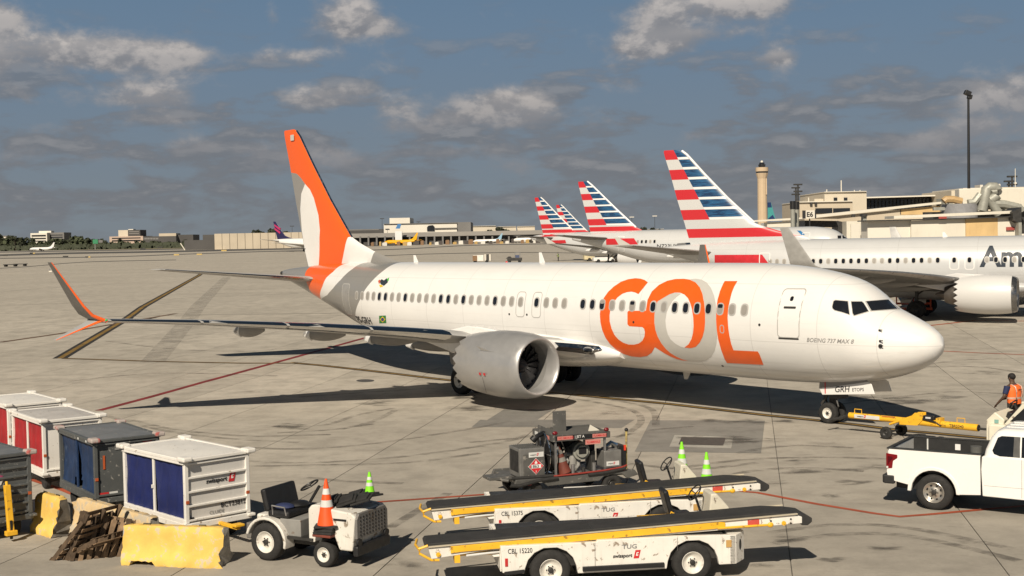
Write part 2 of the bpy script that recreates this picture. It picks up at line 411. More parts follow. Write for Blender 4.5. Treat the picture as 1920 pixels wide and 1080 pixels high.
def lerp_pts(pts, step=2.5):
    out = [pts[0]]
    for a, b in zip(pts, pts[1:]):
        n = max(1, int((b-a).length/step))
        out += [a + (b-a)*(k/n) for k in range(1, n+1)]
    return out
def smooth_px(p, n=5):
    out = []
    for i in range(len(p)-1):
        p0, p1, p2, p3 = p[max(i-1, 0)], p[i], p[i+1], p[min(i+2, len(p)-1)]
        for k in range(n):
            t = k/n
            out.append(tuple(.5*((2*b) + (c-a)*t + (2*a-5*b+4*c-d)*t*t + (-a+3*b-3*c+d)*t**3) for a, b, c, d in zip(p0, p1, p2, p3)))
    return out + [p[-1]]
def strip(name, px, wd, m, off=.006, parent=None, curve=False, kind='structure'):
    pts = lerp_pts([G(*p) for p in (smooth_px(px) if curve else px)])
    vs = []
    for i, p in enumerate(pts):
        d = (pts[min(i+1, len(pts)-1)] - pts[max(i-1, 0)]); d.z = 0; d.normalize(); n = Vector((-d.y, d.x, 0))*wd/2
        for q in (p-n, p+n): vs.append((q.x, q.y, gh(q.y)+off))
    o = MB().add(vs, [(2*i, 2*i+1, 2*i+3, 2*i+2) for i in range(len(pts)-1)]).build(name, m, parent)
    return tag(o, kind=kind) if not parent else o
def patch(name, px, m, off=.004, parent=None):
    vf = outline_mesh([[(G(*p).x, G(*p).y) for p in px]])
    vf = slice2d(vf, 0, 3.)
    o = MB().add([(x, y, gh(y)+off) for x, y in vf[0]], vf[1]).build(name, m, parent)
    return o if parent else tag(o, kind='structure')
def paint(name, col, hole=.35):
    m = bpy.data.materials.new(name); m.use_nodes = True; t = NT(m.node_tree); b = t.n['Principled BSDF']
    p = t.new('ShaderNodeNewGeometry').outputs['Position']
    c = t.mix(t.step(t.noise(p, .8, 5), .3, .75), col, tuple(k*.55 for k in col))
    t.put(b.inputs['Base Color'], c); b.inputs['Roughness'].default_value = .75
    t.put(b.inputs['Alpha'], t.step(t.noise(p, 5, 7, .7), .28, .5, 1-hole, 1.))
    return m
PY = paint('line_yellow', (.27, .16, .03)); PK = paint('line_black', (.032, .027, .022), .2); PR = paint('line_red', (.22, .022, .022), .2); PO = paint('line_orange_red', (.42, .085, .035), .3)
PB = paint('line_brown', (.16, .10, .06), .4)
def edged(px, wb, wy):
    strip('line_border', px, wb, PK, .005); strip('yellow_line', px, wy, PY, .009)
edged([(385, 508), (372, 517), (240, 596), (112, 672)], .78, .30)
edged([(118, 672), (300, 678), (450, 681), (560, 681)], .40, .16)
edged([(545, 680), (600, 685), (700, 696), (850, 714), (1050, 738), (1250, 757), (1440, 779), (1520, 787), (1609, 797), (1686, 807), (1757, 813), (1841, 821), (1990, 834)], .50, .17)
strip('red_line', [(185, 770), (380, 717), (560, 668), (690, 632), (800, 603)], .34, PR, .007)
strip('red_line', [(640, 946), (760, 938), (900, 928), (1100, 917), (1300, 914), (1420, 924), (1530, 945), (1640, 963), (1687, 969), (1740, 965), (1850, 955), (1990, 943)], .16, PO, .007)
strip('red_line', [(0, 878), (63, 901), (115, 918), (160, 936)], .16, PO, .007)
strip('brown_line', [(0, 642), (110, 626), (200, 610), (330, 588)], .5, PB, .007)
strip('brown_line', [(1690, 618), (1748, 610), (1828, 601), (1990, 603)], .3, PO, .007)
strip('brown_line', [(1760, 658), (1840, 662), (1990, 668)], .22, PO, .007)
for px in ([(0, 573), (60, 571), (287, 562), (560, 550)], [(327, 552), (600, 547)], [(200, 594), (400, 590), (640, 587)], [(0, 548), (60, 542), (233, 531)], [(0, 506), (100, 500), (200, 497)], [(420, 543), (640, 540)]):
    strip('slab_joint', px, .16, JOINT, .006)
DARKC = concrete('patched_concrete', (.235, .225, .205)); LIGHTC = concrete('light_concrete', (.50, .48, .43))
patch('pavement_patch', [(884, 801), (901, 787), (913, 788), (946, 767), (1038, 767), (1008, 787), (1190, 787), (1165, 803), (1040, 801)], DARKC)
patch('pavement_patch', [(1190, 847), (1220, 788), (1434, 789), (1427, 850)], DARKC)
patch('pit_surround', [(1265, 816), (1375, 820), (1371, 841), (1255, 838)], LIGHTC, .008)
patch('pit_cover', [(1278, 820), (1361, 821), (1356, 836), (1272, 834)], mat('pit_metal', (.085, .08, .075), .6, .3), .012)
patch('manhole_cover', [(668+17+17*cos(a*pi/10), 714+2.6*sin(a*pi/10)) for a in range(20)], mat('pit_metal', ()), .01)
def faint(name, col, a, sc=(1, 1, 1), lo=.42, hi=.62):
    m = bpy.data.materials.new(name); m.use_nodes = True; t = NT(m.node_tree); b = t.n['Principled BSDF']
    p = t.new('ShaderNodeNewGeometry').outputs['Position']
    b.inputs['Base Color'].default_value = (*col, 1); b.inputs['Roughness'].default_value = .9
    t.put(b.inputs['Alpha'], t.m('MULTIPLY', t.step(t.noise(t.vscale(p, sc), 2.2, 6, .7), lo, hi), a))
    return m
TYRE = faint('tyre_mark', (.09, .08, .07), .42, (.5, 1, 1), .36, .66); STAIN = faint('oil_stain', (.045, .04, .036), .8, (.6, 1.2, 1), .30, .58); SCUFF = faint('long_scuff', (.22, .205, .185), .32, (.6, .6, .6), .3, .7)
for px in ([(1260, 880), (1400, 862), (1560, 858), (1680, 862)], [(1440, 1000), (1560, 985), (1700, 990), (1900, 1030)], [(1450, 1020), (1580, 1002), (1720, 1008), (1910, 1052)], [(880, 830), (1000, 818), (1100, 800)], [(560, 745), (700, 735), (820, 728)], [(130, 715), (300, 700), (520, 705)], [(1700, 690), (1800, 676), (1910, 672)], [(1380, 850), (1480, 836), (1600, 840)], [(730, 990), (780, 960), (840, 925)], [(200, 640), (330, 655), (480, 660)], [(430, 838), (560, 842), (700, 832), (860, 808), (960, 790)], [(420, 862), (560, 868), (740, 858), (930, 832), (990, 815)], [(440, 875), (600, 872), (760, 868), (900, 850)],
           [(240, 786), (330, 806), (470, 818), (620, 815)], [(200, 780), (300, 806), (420, 822), (560, 830)], [(520, 812), (620, 806), (700, 795)], [(520, 800), (610, 797), (665, 780), (740, 765)],
           [(1060, 745), (1130, 757), (1190, 772), (1200, 795), (1160, 822)], [(1090, 742), (1160, 752), (1222, 768), (1230, 800)], [(573, 896), (660, 903), (755, 907)],
           [(1150, 820), (1230, 806), (1300, 800)], [(640, 805), (700, 790), (740, 770)], [(1330, 905), (1400, 885), (1500, 878), (1620, 884)], [(1560, 760), (1680, 745), (1800, 735), (1920, 742)],
           [(1640, 712), (1720, 690), (1830, 688), (1920, 700)], [(1180, 870), (1300, 880), (1420, 868)]):
    strip('tyre_mark', px, .26, TYRE, .010, curve=True)
strip('long_scuff', [(425, 520), (345, 610), (285, 680)], 1.3, SCUFF, .010)
def stain_mat():
    m = bpy.data.materials.new('soft_stain'); m.use_nodes = True; t = NT(m.node_tree); b = t.n['Principled BSDF']
    p = t.new('ShaderNodeNewGeometry').outputs['Position']; f = t.new('ShaderNodeAttribute'); f.attribute_name = 'fade'
    b.inputs['Base Color'].default_value = (.05, .045, .04, 1); b.inputs['Roughness'].default_value = .7
    n = t.step(t.noise(t.vscale(p, (.7, 1.3, 1)), 1.6, 7, .68, .5), .30, .72)
    t.put(b.inputs['Alpha'], t.m('MULTIPLY', t.step(t.m('MULTIPLY', f.outputs['Fac'], t.m('ADD', n, .12)), .12, .85), .50)); return m
SOFT = stain_mat()
def stain(cx, cy, rx, ry, k=1.):
    vs = []; fd = []; q = random.Random(int(cx*7+cy)); ph = q.uniform(0, 6)
    for r, f in ((.02, 1.), (.35, .85), (.65, .5), (1., .0)):
        for i in range(20):
            a = 2*pi*i/20; u = r*(1+.22*sin(3*a+ph)+.12*sin(5*a+2*ph)); p = G(cx+rx*u*cos(a), cy+ry*u*sin(a)); vs.append((p.x, p.y, gh(p.y)+.011)); fd.append(f*k)
    mb = MB().add(vs, [(r*20+i, r*20+(i+1) % 20, r*20+20+(i+1) % 20, r*20+20+i) for r in range(3) for i in range(20)]); o = mb.build('oil_stain', SOFT)
    at_ = o.data.attributes.new('fade', 'FLOAT', 'POINT'); at_.data.foreach_set('value', fd); tag(o, kind='structure')
for k_ in range(22):
    q_ = random.Random(100+k_); x_ = q_.uniform(150, 1900); y_ = q_.uniform(700, 1075); stain(x_, y_, q_.uniform(12, 55), q_.uniform(2.5, 7), q_.uniform(.3, .6))
for a in ((710, 757, 46, 9), (885, 767, 56, 9), (1335, 789, 40, 6), (1400, 791, 60, 8), (1390, 826, 95, 10, 1.2), (1500, 866, 42, 7), (1505, 884, 60, 8), (1640, 880, 80, 10), (1300, 822, 40, 6), (540, 800, 60, 9), (1460, 905, 36, 6), (1600, 905, 46, 7), (1150, 775, 60, 7, .6), (1545, 830, 70, 9, .5),
          (1700, 752, 95, 11), (1610, 745, 80, 9), (1560, 930, 34, 6), (1470, 790, 28, 5), (1480, 1010, 54, 9), (1660, 1030, 46, 8), (760, 1060, 60, 9, .7), (1560, 1050, 40, 7), (870, 745, 34, 6), (1420, 1060, 60, 9, .7), (1800, 1020, 80, 10, .6), (600, 1070, 50, 7, .6), (820, 1000, 70, 10, .5), (350, 640, 40, 4, .5), (480, 735, 60, 6, .5), (1850, 700, 60, 6, .7), (1780, 745, 50, 6, .8)): stain(*a)
ASPH = mat('taxiway_asphalt', (.085, .08, .074), .9, var=.3, scale=.02)
GRASS = mat('dry_grass', (.17, .145, .075), .95, var=.3, scale=.05)
def hband(name, top, h, m, off=.03): patch(name, top + [(x, y+h) for x, y in top[::-1]], m, off)
def dense(p): return [tuple(q) for q in smooth_px(p, 6)]
hband('taxiway', dense([(-60, 479), (120, 473.5), (300, 470.5), (480, 466), (575, 464)]), 3.2, ASPH); hband('runway_edge', dense([(-60, 484.5), (200, 481), (330, 476.5), (480, 471.5), (575, 469)]), 1.3, ASPH)
hband('runway', dense([(-60, 473), (120, 470), (300, 467), (480, 463), (575, 461.5)]), 1.6, ASPH); hband('grass_strip', dense([(-60, 468.5), (200, 466), (350, 463.5)]), 2.2, GRASS)
hband('taxiway', dense([(640, 459.5), (760, 457), (880, 450.5), (1000, 447.5), (1080, 447)]), 3.2, ASPH); hband('runway_edge', dense([(640, 470), (760, 466), (880, 459.5), (1000, 457), (1080, 456)]), 1.3, ASPH); hband('runway_edge', dense([(680, 481), (800, 476), (960, 473), (1080, 474)]), .9, ASPH)
hband('runway_edge', dense([(-60, 505), (40, 500.5), (160, 491), (330, 487)]), .9, ASPH)

# ================================================================== AIRLINERS
P737 = [(0,2.77,2.73,.02),(.06,2.98,2.53,.25),(.2,3.13,2.37,.43),(.5,3.34,2.12,.70),(1.0,3.58,1.87,1.01),(1.5,3.79,1.70,1.24),(1.9,3.97,1.60,1.38),(2.3,4.30,1.52,1.50),(2.7,4.60,1.46,1.59),(3.2,4.82,1.39,1.68),(4,5.02,1.33,1.77),(5,5.17,1.29,1.84),(6,5.25,1.27,1.87),(7,5.28,1.27,1.88),(24,5.28,1.27,1.88),(26,5.28,1.34,1.86),(28,5.28,1.62,1.74),(30,5.27,2.12,1.52),(32,5.22,2.72,1.22),(34,5.15,3.32,.88),(36,5.02,3.90,.52),(37.5,4.9,4.32,.26),(38.05,4.83,4.5,.14)]
P319 = [(0,3.35,3.31,.02),(.06,3.62,3.05,.3),(.25,3.85,2.78,.58),(.6,4.12,2.48,.92),(1.1,4.42,2.22,1.24),(1.7,4.85,2.05,1.52),(2.4,5.35,1.95,1.74),(3.2,5.64,1.90,1.87),(4.2,5.80,1.87,1.95),(5.2,5.87,1.86,1.975),(21,5.87,1.86,1.975),(23,5.87,2.0,1.93),(25.5,5.86,2.5,1.72),(28,5.80,3.2,1.36),(30.5,5.68,3.95,.9),(32.5,5.5,4.5,.5),(33.84,5.3,4.85,.22)]
def hermite(P, s, k):
    X = [r[0] for r in P]; s = min(max(s, 0), X[-1]); i = 0
    while i < len(X)-2 and X[i+1] < s: i += 1
    def sl(j):
        if j <= 0 or j >= len(X)-1: a, b = max(j-1, 0), min(j+1, len(X)-1); return (P[b][k]-P[a][k])/(X[b]-X[a])
        a = (P[j][k]-P[j-1][k])/(X[j]-X[j-1]); b = (P[j+1][k]-P[j][k])/(X[j+1]-X[j])
        return 0 if a*b <= 0 else 2*a*b/(a+b)
    h = X[i+1]-X[i]; t = (s-X[i])/h; y0, y1 = P[i][k], P[i+1][k]
    return y0*(1+2*t)*(1-t)**2 + sl(i)*h*t*(1-t)**2 + y1*t*t*(3-2*t) + sl(i+1)*h*t*t*(t-1)
def section(P, s, n, k=2.1):
    c, b, w_ = (hermite(P, s, q) for q in (1, 2, 3)); r = []
    for i in range(n):
        a = 2*pi*i/n; ca, sa = cos(a), sin(a)
        r.append((-s, w_*math.copysign(abs(ca)**(2/k), ca), (c+b)/2 + (c-b)/2*math.copysign(abs(sa)**(2/k), sa)))
    return r
def air(nn=9, cam=.015):
    xs = [.5*(1-cos(pi*i/nn)) for i in range(nn+1)]
    th = lambda x: 5*(.2969*sqrt(x)-.126*x-.3516*x*x+.2843*x**3-.1036*x**4)
    return [(x, th(x), 1) for x in xs[::-1]] + [(x, -th(x), -1) for x in xs[1:-1]]
AIR = air()
def wing_ring(t, s, z, c, th, tw, side, front=None, grow=0.):
    """one wing section on one side (side = -1 starboard, +1 port)"""
    r = []
    for x, y, k in AIR:
        if front is not None and x > front: continue
        zz = y*th*c*(1+grow*4)*(.80 if k > 0 else .80); xx = (x-grow*.12)*c
        r.append((-(s + xx), side*t, z + zz - xx*tan(radians(tw))))
    return r
def wing(name, secs, m, parent, side, front=None, grow=0.):
    return MB().rings([wing_ring(*q, side, front, grow) for q in secs]).build(name, m, parent, True, ang=50)
def fin(name, secs, m, parent):
    rs = []
    for z, s0, s1, w_ in secs:
        rs.append([(-(s0 + x*(s1-s0)), y*w_, z) for x, y, k in AIR])
    return MB().rings(rs).build(name, m, parent, True, ang=60)
class Plane:
    def __init__(p, name, label, loc, hd, prof, group=None, nr=110, n=96):
        p.root = thing(name, label, 'airliner', loc, hd, group); p.P = prof; p.nr = nr; p.n = n; p.L = prof[-1][0]
        p.M = Matrix.Translation(Vector(loc)) @ Matrix.Rotation(hd, 4, 'Z'); p.I = p.M.inverted()
        L = p.L; ss = [L*(.5*(1-cos(pi*i/nr)))*.55 + .45*L*i/nr for i in range(nr+1)]
        mb = MB().rings([section(prof, s, n) for s in ss]); p.mb = mb
        p.bvh = BVHTree.FromPolygons([Vector(v) for v in mb.v], mb.f)
    def body(p, m): p.fus = p.mb.build('fuselage', m, p.root, True, ang=80); return p.fus
    def hit(p, px, py):
        o = p.I @ CAM; d = (p.I.to_3x3() @ ray(px, py)).normalized()
        return p.bvh.ray_cast(o, d)[:2]
    def px_print(p, name, polys, m, off=.008, parent=None, step=5.):
        vs, fs = slice2d(outline_mesh(polys), step, step); out = []; ok = []
        for x, y in vs:
            l, n = p.hit(x, y); ok.append(l is not None); out.append(l + n*off*(1 if n.dot(Vector((0, -1, .2))) > 0 else -1) if l is not None else Vector((0, 0, 0)))
        return MB().add(out, [f for f in fs if all(ok[i] for i in f)]).build(name, m, parent or p.fus, True, ang=60)
    def side(p, s, z, off):
        l, n, _, _ = p.bvh.ray_cast(Vector((-s, -8, z)), Vector((0, 1, 0)))
        return None if l is None else l + (n if n.y < 0 else -n)*off
    def sz_print(p, name, vf, m, off=.008, parent=None, dx=.3, dz=.12):
        """vf in (x forward, z) seen from starboard"""
        vs, fs = slice2d(vf, dx, dz); out = [p.side(-x, z, off) for x, z in vs]
        return MB().add([q or Vector((0, 0, 0)) for q in out], [f for f in fs if all(out[i] is not None for i in f)]).build(name, m, parent or p.fus, True, ang=60)
    def ring_print(p, name, s, z, w_, h, r, wd, m, off=.008, parent=None, lean=0.):
        a = rrect(w_+wd, h+wd, r+wd/2, 5); b = rrect(w_-wd, h-wd, max(r-wd/2, .01), 5)
        add = []
        for q in (a, b):       # densify the straight sides
            o = []
            for i in range(len(q)):
                u, v = q[i], q[(i+1) % len(q)]; o += [(u[0]+(v[0]-u[0])*k/4, u[1]+(v[1]-u[1])*k/4) for k in range(4)]
            add.append([p.side(s - x - lean*y, z + y, off) for x, y in o])
        n = len(add[0])
        return MB().add(add[0]+add[1], [(i, (i+1) % n, n+(i+1) % n, n+i) for i in range(n)]).build(name, m, parent or p.fus)
    def text(p, name, txt, s, z, h, m, off=.009, shear=0., bold=0., sx=1., space=1.):
        vs, fs = text2d(txt, h, shear, bold, sx, space)
        return p.sz_print(name, ([(x - s, y + z) for x, y in vs], fs), m, off)
def window(p, s, z, dark, w_=.245, h=.35, frame=None, pane_frac=None):
    f = p.sz_print('cabin_window', ([(x-s, y+z) for x, y in rrect(w_+.07, h+.07, .13, 3)], [tuple(range(16))]), frame or SEAL, .011, p.root, dx=0, dz=.09)
    p.sz_print('pane', ([(x-s-.008, y+z-.004) for x, y in rrect(w_-.02, h-.02, .10, 3)], [tuple(range(16))]), GLASS if dark else SHADE, .015, f, dx=0, dz=.09)
    if pane_frac: p.sz_print('pane', ([(x-s-.008, y+z+.1) for x, y in rrect(w_-.03, h*.36, .05, 3)], [tuple(range(16))]), SHADE if dark else GLASS, .018, f, dx=0, dz=.09)
    return f
ENGDARK = mat('inlet_wall', (.30, .295, .285), .4, .4, var=.06)
def engine(p, sx, t, z, k=1., detail=True, skin=SILVER, lipm=None, n=72):
    side = math.copysign(1, t); c = (-sx, -t, z)
    out = [(0, 1.0), (-.02, 1.03), (-.07, 1.07), (-.2, 1.12), (-.32, 1.15)]
    body = [(-.32, 1.15), (-.6, 1.195), (-1.2, 1.235), (-1.9, 1.235), (-2.6, 1.19), (-3.1, 1.13), (-3.42, 1.075)]
    lip = [(-.55, .865), (-.3, .88), (-.12, .92), (-.03, .965), (0, 1.0)]
    sc = lambda q: [(a*k, b*k) for a, b in q]
    mb = MB().lathe(sc(body), c, 'x', n)
    if detail:                                                        # serrated trailing edge
        m0 = len(mb.v)-n; ring = []
        for i in range(n):
            a = (i % 4)/4; tri = 1-abs(2*a-1); v = Vector(mb.v[m0+i]); r = v - Vector((v.x, c[1], c[2]))
            ring.append(Vector((v.x - .26*tri*k, c[1], c[2])) + r*(1-.045*tri))
        mb.add(ring, []); b = len(mb.v)-n
        mb.f += [(m0+i, m0+(i+1) % n, b+(i+1) % n, b+i) for i in range(n)]
    eng = mb.build('engine_cowl', skin, p.root, True, ang=50)
    MB().lathe(sc(lip[:-1]+out), c, 'x', n).build('inlet_lip', lipm or skin, eng, True, ang=80)
    MB().lathe(sc([(-.55, .865), (-.8, .87), (-1.05, .885)]), c, 'x', n).build('inlet_wall', ENGDARK, eng, True)
    MB().lathe(sc([(-1.18, .9), (-1.18, .001)]), c, 'x', 40).build('fan_back', BLACK, eng)
    MB().lathe(sc([(-2.2, 1.12), (-3.40, 1.055)]), c, 'x', 40).build('duct_wall', DKMET, eng, True)
    MB().lathe(sc([(-2.3, .8), (-3.2, .78), (-4.0, .62), (-4.3, .5), (-4.3, .3), (-4.9, .03)]), c, 'x', 36).build('core_nozzle', mat('hot_section', (.16, .145, .13), .45, .8), eng, True)
    if detail:
        MB().lathe(sc([(-.62, .004), (-.68, .09), (-.85, .2), (-1.05, .29), (-1.15, .3)]), c, 'x', 24).build('spinner', mat('spinner_grey', (.06, .06, .065), .35), eng, True)
        bl = mat('fan_blade_metal', (.07, .07, .075), .3, .8)
        me = None
        for i in range(18):
            if me is None:
                b = MB(); rr = []
                for r_, ch, tw in ((.27, .16, 25), (.45, .2, 40), (.65, .24, 52), (.86, .26, 60)):
                    a = radians(tw); dx, dy = cos(a)*ch/2, sin(a)*ch
                    rr.append([(-1.0+dx, -dy, r_), (-1.0, .02, r_), (-1.0-dx, dy, r_), (-1.0, -.005, r_)])
                b.rings(rr); me = b.mesh('fan_blade', bl, True)
            o = bpy.data.objects.new('fan_blade', me); COL.objects.link(o); o.parent = eng; o.location = c; o.rotation_euler = (2*pi*i/18, 0, 0)
    return eng
def gear(p, s, t, z0, R, wd, gap, ztop, rim=None, drag=True, name='landing_gear'):
    g = MB().cyl((-s, -t, z0+R), (-s+.05, -t*.97, ztop), .11, .13, 12)
    g.cyl((-s, -t-gap, z0+R), (-s, -t+gap, z0+R), .08, n=10)
    g.tube([(-s-.12, -t, z0+R+.1), (-s-.3, -t, z0+R+.5), (-s-.12, -t, z0+R+.8)], .04)
    if drag: g.cyl((-s, -t, z0+R+.9), (-s+.9, -t*.9, ztop), .06, n=8)
    g = g.build(name, DKMET, p.root, True)
    for q in (-1, 1): wheel(g, (-s, -t+q*gap, z0+R), R, wd, R*.52, 'y', rim, q, n=24)
    return g

# ------------------------------------------------------------------ the white airliner with orange letters
HD = -.84708
gol = Plane('airliner', 'white airliner with an orange tail fin and big orange letters on its side', (13.169, 39.051, 0), HD, P737)
GOLF = zoned('white_orange_grey_livery', (.75, .74, .72), [
    ([(27.45, 5.30), (27.58, 4.9), (27.89, 4.51), (28.33, 4.02), (28.7, 3.56), (29.3, 3.0), (29.95, 2.4), (30.6, 1.2)], (.235, .228, .215)),
    ([(30.3, 5.3), (30.38, 4.97), (30.86, 4.46), (31.5, 4.04), (32.25, 3.69), (33.55, 3.42), (36, 3.3), (40, 3.2), (40, 1.2)], (.75, .74, .72)),
    ([(31.9, 5.3), (32.03, 4.82), (32.44, 4.53), (32.73, 4.1), (33.51, 3.45), (40, 3.2), (40, 1.2)], ORFLAT),
    ([(35.1, 5.3), (35.0, 4.54), (34.6, 4.1), (34.5, 3.7), (34.0, 3.4), (32.0, 3.1), (29.8, 2.6), (28.5, 1.2)], (.235, .228, .215))], rough=.28, seams=(1.52, 3.4, 5.9, 8.4, 10.9, 13.4, 15.9, 18.4, 20.9, 23.4, 26.0, 28.6, 31.3, 33.6), lines=(1.75, 2.75, 4.62))
gol.body(GOLF)
GOLT = zoned('tail_fin_livery', (.26, .25, .235), [
    ([(30.3, 4.6), (30.3, 4.9), (29.9, 5.5), (29.7, 5.85), (25, 5.95), (25, 12.3)], (.75, .74, .72)),
    ([(32.75, 4.6), (32.67, 5.02), (32.18, 5.88), (31.87, 6.52), (25, 6.7), (25, 12.3)], ORFLAT),
    ([(34.8, 4.6), (34.74, 4.93), (34.51, 5.89), (34.33, 6.87), (34.43, 7.65), (34.84, 8.54), (35.2, 8.98), (35.67, 9.28), (36.1, 9.62), (36.51, 9.85), (37.31, 9.96), (45, 10.02), (45, 12.3)], (.75, .74, .72)),
    ([(35.55, 4.6), (35.64, 4.96), (35.96, 5.8), (36.22, 6.9), (36.28, 8.0), (36.1, 8.79), (35.67, 9.28), (36.1, 9.62), (36.51, 9.85), (37.31, 9.96), (45, 10.02), (45, 12.3)], (.26, .25, .235))], rough=.35)
FIN = [(4.55, 27.2, 35.62, .13), (5.2, 27.0, 35.80, .13), (5.36, 28.15, 35.85, .17), (5.82, 29.9, 35.97, .25), (6.2, 31.0, 36.08, .30), (6.49, 31.65, 36.16, .33), (8.39, 33.42, 36.72, .25), (10.26, 34.96, 37.2, .17), (11.75, 36.12, 37.64, .11), (12.05, 36.45, 37.7, .10), (12.15, 36.7, 37.65, .05)]
vf_ = fin('tail_fin', FIN, GOLT, gol.root)
MB().tube([(-s0-.02, 0, z) for z, s0, s1, w_ in FIN[5:10]], .05, 10).build('fin_leading_edge', CHROME, vf_, True)
flat('tail_symbol', (rrect(.34, .3, .04), [tuple(range(20))]), (-36.75, -.1, 11.72), (1, 0, 0), (0, 0, 1), LTGREY, vf_, .012)
MB().cyl((-37.9, 0, 4.66), (-38.3, 0, 4.68), .15, .1).build('exhaust_pipe', DKMET, gol.fus)
MB().tube([(-35.9, 0, 5.95), (-36.2, 0, 5.95)], .02).build('static_wick', DKMET, vf_)
SEC = [(1.5, 14.2, 2.08, 7.6, .13, 1.5), (3.2, 15.1, 2.30, 6.6, .125, 1.8), (5.0, 16.38, 2.60, 5.5, .12, 2.0), (6.6, 17.24, 2.82, 4.75, .115, 2.0), (10.1, 19.05, 3.19, 3.6, .11, 1.5), (13.5, 20.82, 3.47, 2.55, .105, .8), (16.75, 22.52, 3.67, 1.62, .10, 0)]
def blend(secs, t):
    for a, b in zip(secs, secs[1:]):
        if a[0] <= t <= b[0]: k = (t-a[0])/(b[0]-a[0]); return tuple(u+(v-u)*k for u, v in zip(a, b))
    return secs[-1] if t > secs[-1][0] else secs[0]
def wings(p, SEC, skin, slat, tip, tipsecs, fair=(3.7, 5.75, 8.45, 11.3), eng=4.88, slats=((5.75, 8.4), (8.45, 11.1), (11.15, 13.8), (13.85, 16.6))):
    for sd in (-1, 1):
        wg = wing('wing', SEC, skin, p.root, sd)
        for a, b in slats:
            wing('slat', [blend(SEC, a+.02), blend(SEC, (a+b)/2), blend(SEC, b-.02)], slat, wg, sd, .14, .012)
        wing('krueger_flap', [blend(SEC, 2.4), blend(SEC, eng-.75)], slat, wg, sd, .06, .012)
        for t in fair:
            b = blend(SEC, t); c = b[3]; x1 = b[1]+c*1.12; x0 = b[1]+c*.42; zt = b[2]-c*.03
            rr = []
            for k in range(9):
                u = k/8; r = .02 + .27*sin(pi*min(1, u*.92+.04))**.7; xx = x0+(x1-x0)*u
                rr.append([(-xx, sd*t+.42*r*cos(2*pi*i/12), zt - .10 - .14*u + r*.95*sin(2*pi*i/12)) for i in range(12)])
            f = MB().rings(rr).build('flap_fairing', UNDERG, wg, True)
            xe = x1-.02; rr = [[(-(xe-.52+.5*u), sd*t+(.44*(.24-.16*u))*cos(2*pi*i/12), zt-.225-.03*u+(.25-.15*u)*sin(2*pi*i/12)) for i in range(12)] for u in (0, .4, .8, 1)]
            MB().rings(rr).build('fairing_tip', WHITE, f, True)
        for nm, secs, m in tipsecs:
            w2 = MB().rings([[(-(s + x*c), sd*(t + y*th*c*nt[0]), z + y*th*c*nt[1]) for x, y, k in AIR] for t, s, z, c, th, nt in secs]).build(nm, m, p.root, True, ang=50)
            if tip: MB().rings([[(-(s + x*c) + .02, sd*(t + y*th*c*nt[0]*1.25), z + y*th*c*nt[1]*1.25) for x, y, k in AIR if x < .16] for t, s, z, c, th, nt in secs]).build('winglet_leading_edge', tip, w2, True)
WGREY = mat('winglet_grey_shaded', (.12, .113, .105), .45, var=.05)  # silver grey taken darker: the outer side's shade is put into the colour
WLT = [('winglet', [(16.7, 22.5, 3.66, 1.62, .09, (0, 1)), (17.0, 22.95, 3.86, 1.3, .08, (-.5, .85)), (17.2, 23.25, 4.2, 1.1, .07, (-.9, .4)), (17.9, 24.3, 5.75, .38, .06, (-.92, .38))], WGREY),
       ('winglet', [(16.75, 22.75, 3.66, 1.3, .08, (0, 1)), (16.98, 23.1, 3.52, .95, .08, (.3, .95)), (17.85, 24.25, 2.98, .28, .06, (.35, .93))], GREYP)]
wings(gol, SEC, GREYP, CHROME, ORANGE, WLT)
MB().ball((-22.55, -16.72, 3.69), (.06, .05, .035)).build('navigation_light', mat('green_light', (.02, .5, .12), .2), gol.root)
for sd in (-1, 1):
    st = wing('horizontal_stabilizer', [(.5, 33.7, 4.42, 4.0, .10, 0), (1.0, 34.0, 4.46, 3.75, .10, 0), (7.0, 37.55, 5.07, 1.55, .09, 0), (7.15, 37.75, 5.09, 1.3, .06, 0)], GREYP, gol.root, sd)
    wing('leading_edge', [(1.0, 34.0, 4.46, 3.75, .10, 0), (7.0, 37.55, 5.07, 1.55, .09, 0)], CHROME, st, sd, .07, .012)
for t in (4.88, -4.88):
    e = engine(gol, 12.98, t, 1.68)
    MB().prism([(-14.3, 2.7), (-13.9, 2.55), (-13.9, 2.2), (-17.5, 1.9), (-19.5, 2.3), (-19.0, 2.6), (-16.8, 3.02), (-16.0, 3.0), (-15.2, 2.92)], 'y', -t-.17, -t+.17).build('pylon', WHITE, e, True, .05)
    if t > 0:
        MB().quad((-14.0, -t-1.13, 2.25), (-14.35, -t-1.14, 2.26), (-14.9, -t-1.32, 2.44), (-14.9, -t-1.1, 2.25)).build('chine', WHITE, e)
        for k in range(2): flat('cowl_mark', (rrect(.11, .1, .03), [tuple(range(20))]), (-14.55-.24*k, -t-1.24, 1.42), (1, 0, 0), (0, -.2, 1), RED, e, .012)
        flat('cowl_line', ([(0, 0), (.02, 0), (.02, .6), (0, .6)], [(0, 1, 2, 3)]), (-14.62, -t-1.07, .75), (1, 0, 0), (0, -.3, 1), INK, e, .05)
rr = []
for k in range(25):
    u = k/24; s = 12.2 + 11.*u; e = sin(pi*u)**.55 if 0 < u < 1 else 0.
    rr.append([(-s, (1.55+.52*e)*math.copysign(abs(cos(2*pi*i/40))**.8, cos(2*pi*i/40)), 2.0-.1*(1-e) + (.25+.63*e)*math.copysign(abs(sin(2*pi*i/40))**.9, sin(2*pi*i/40))) for i in range(40)])
MB().rings(rr).build('wing_fairing', WHITE, gol.root, True)
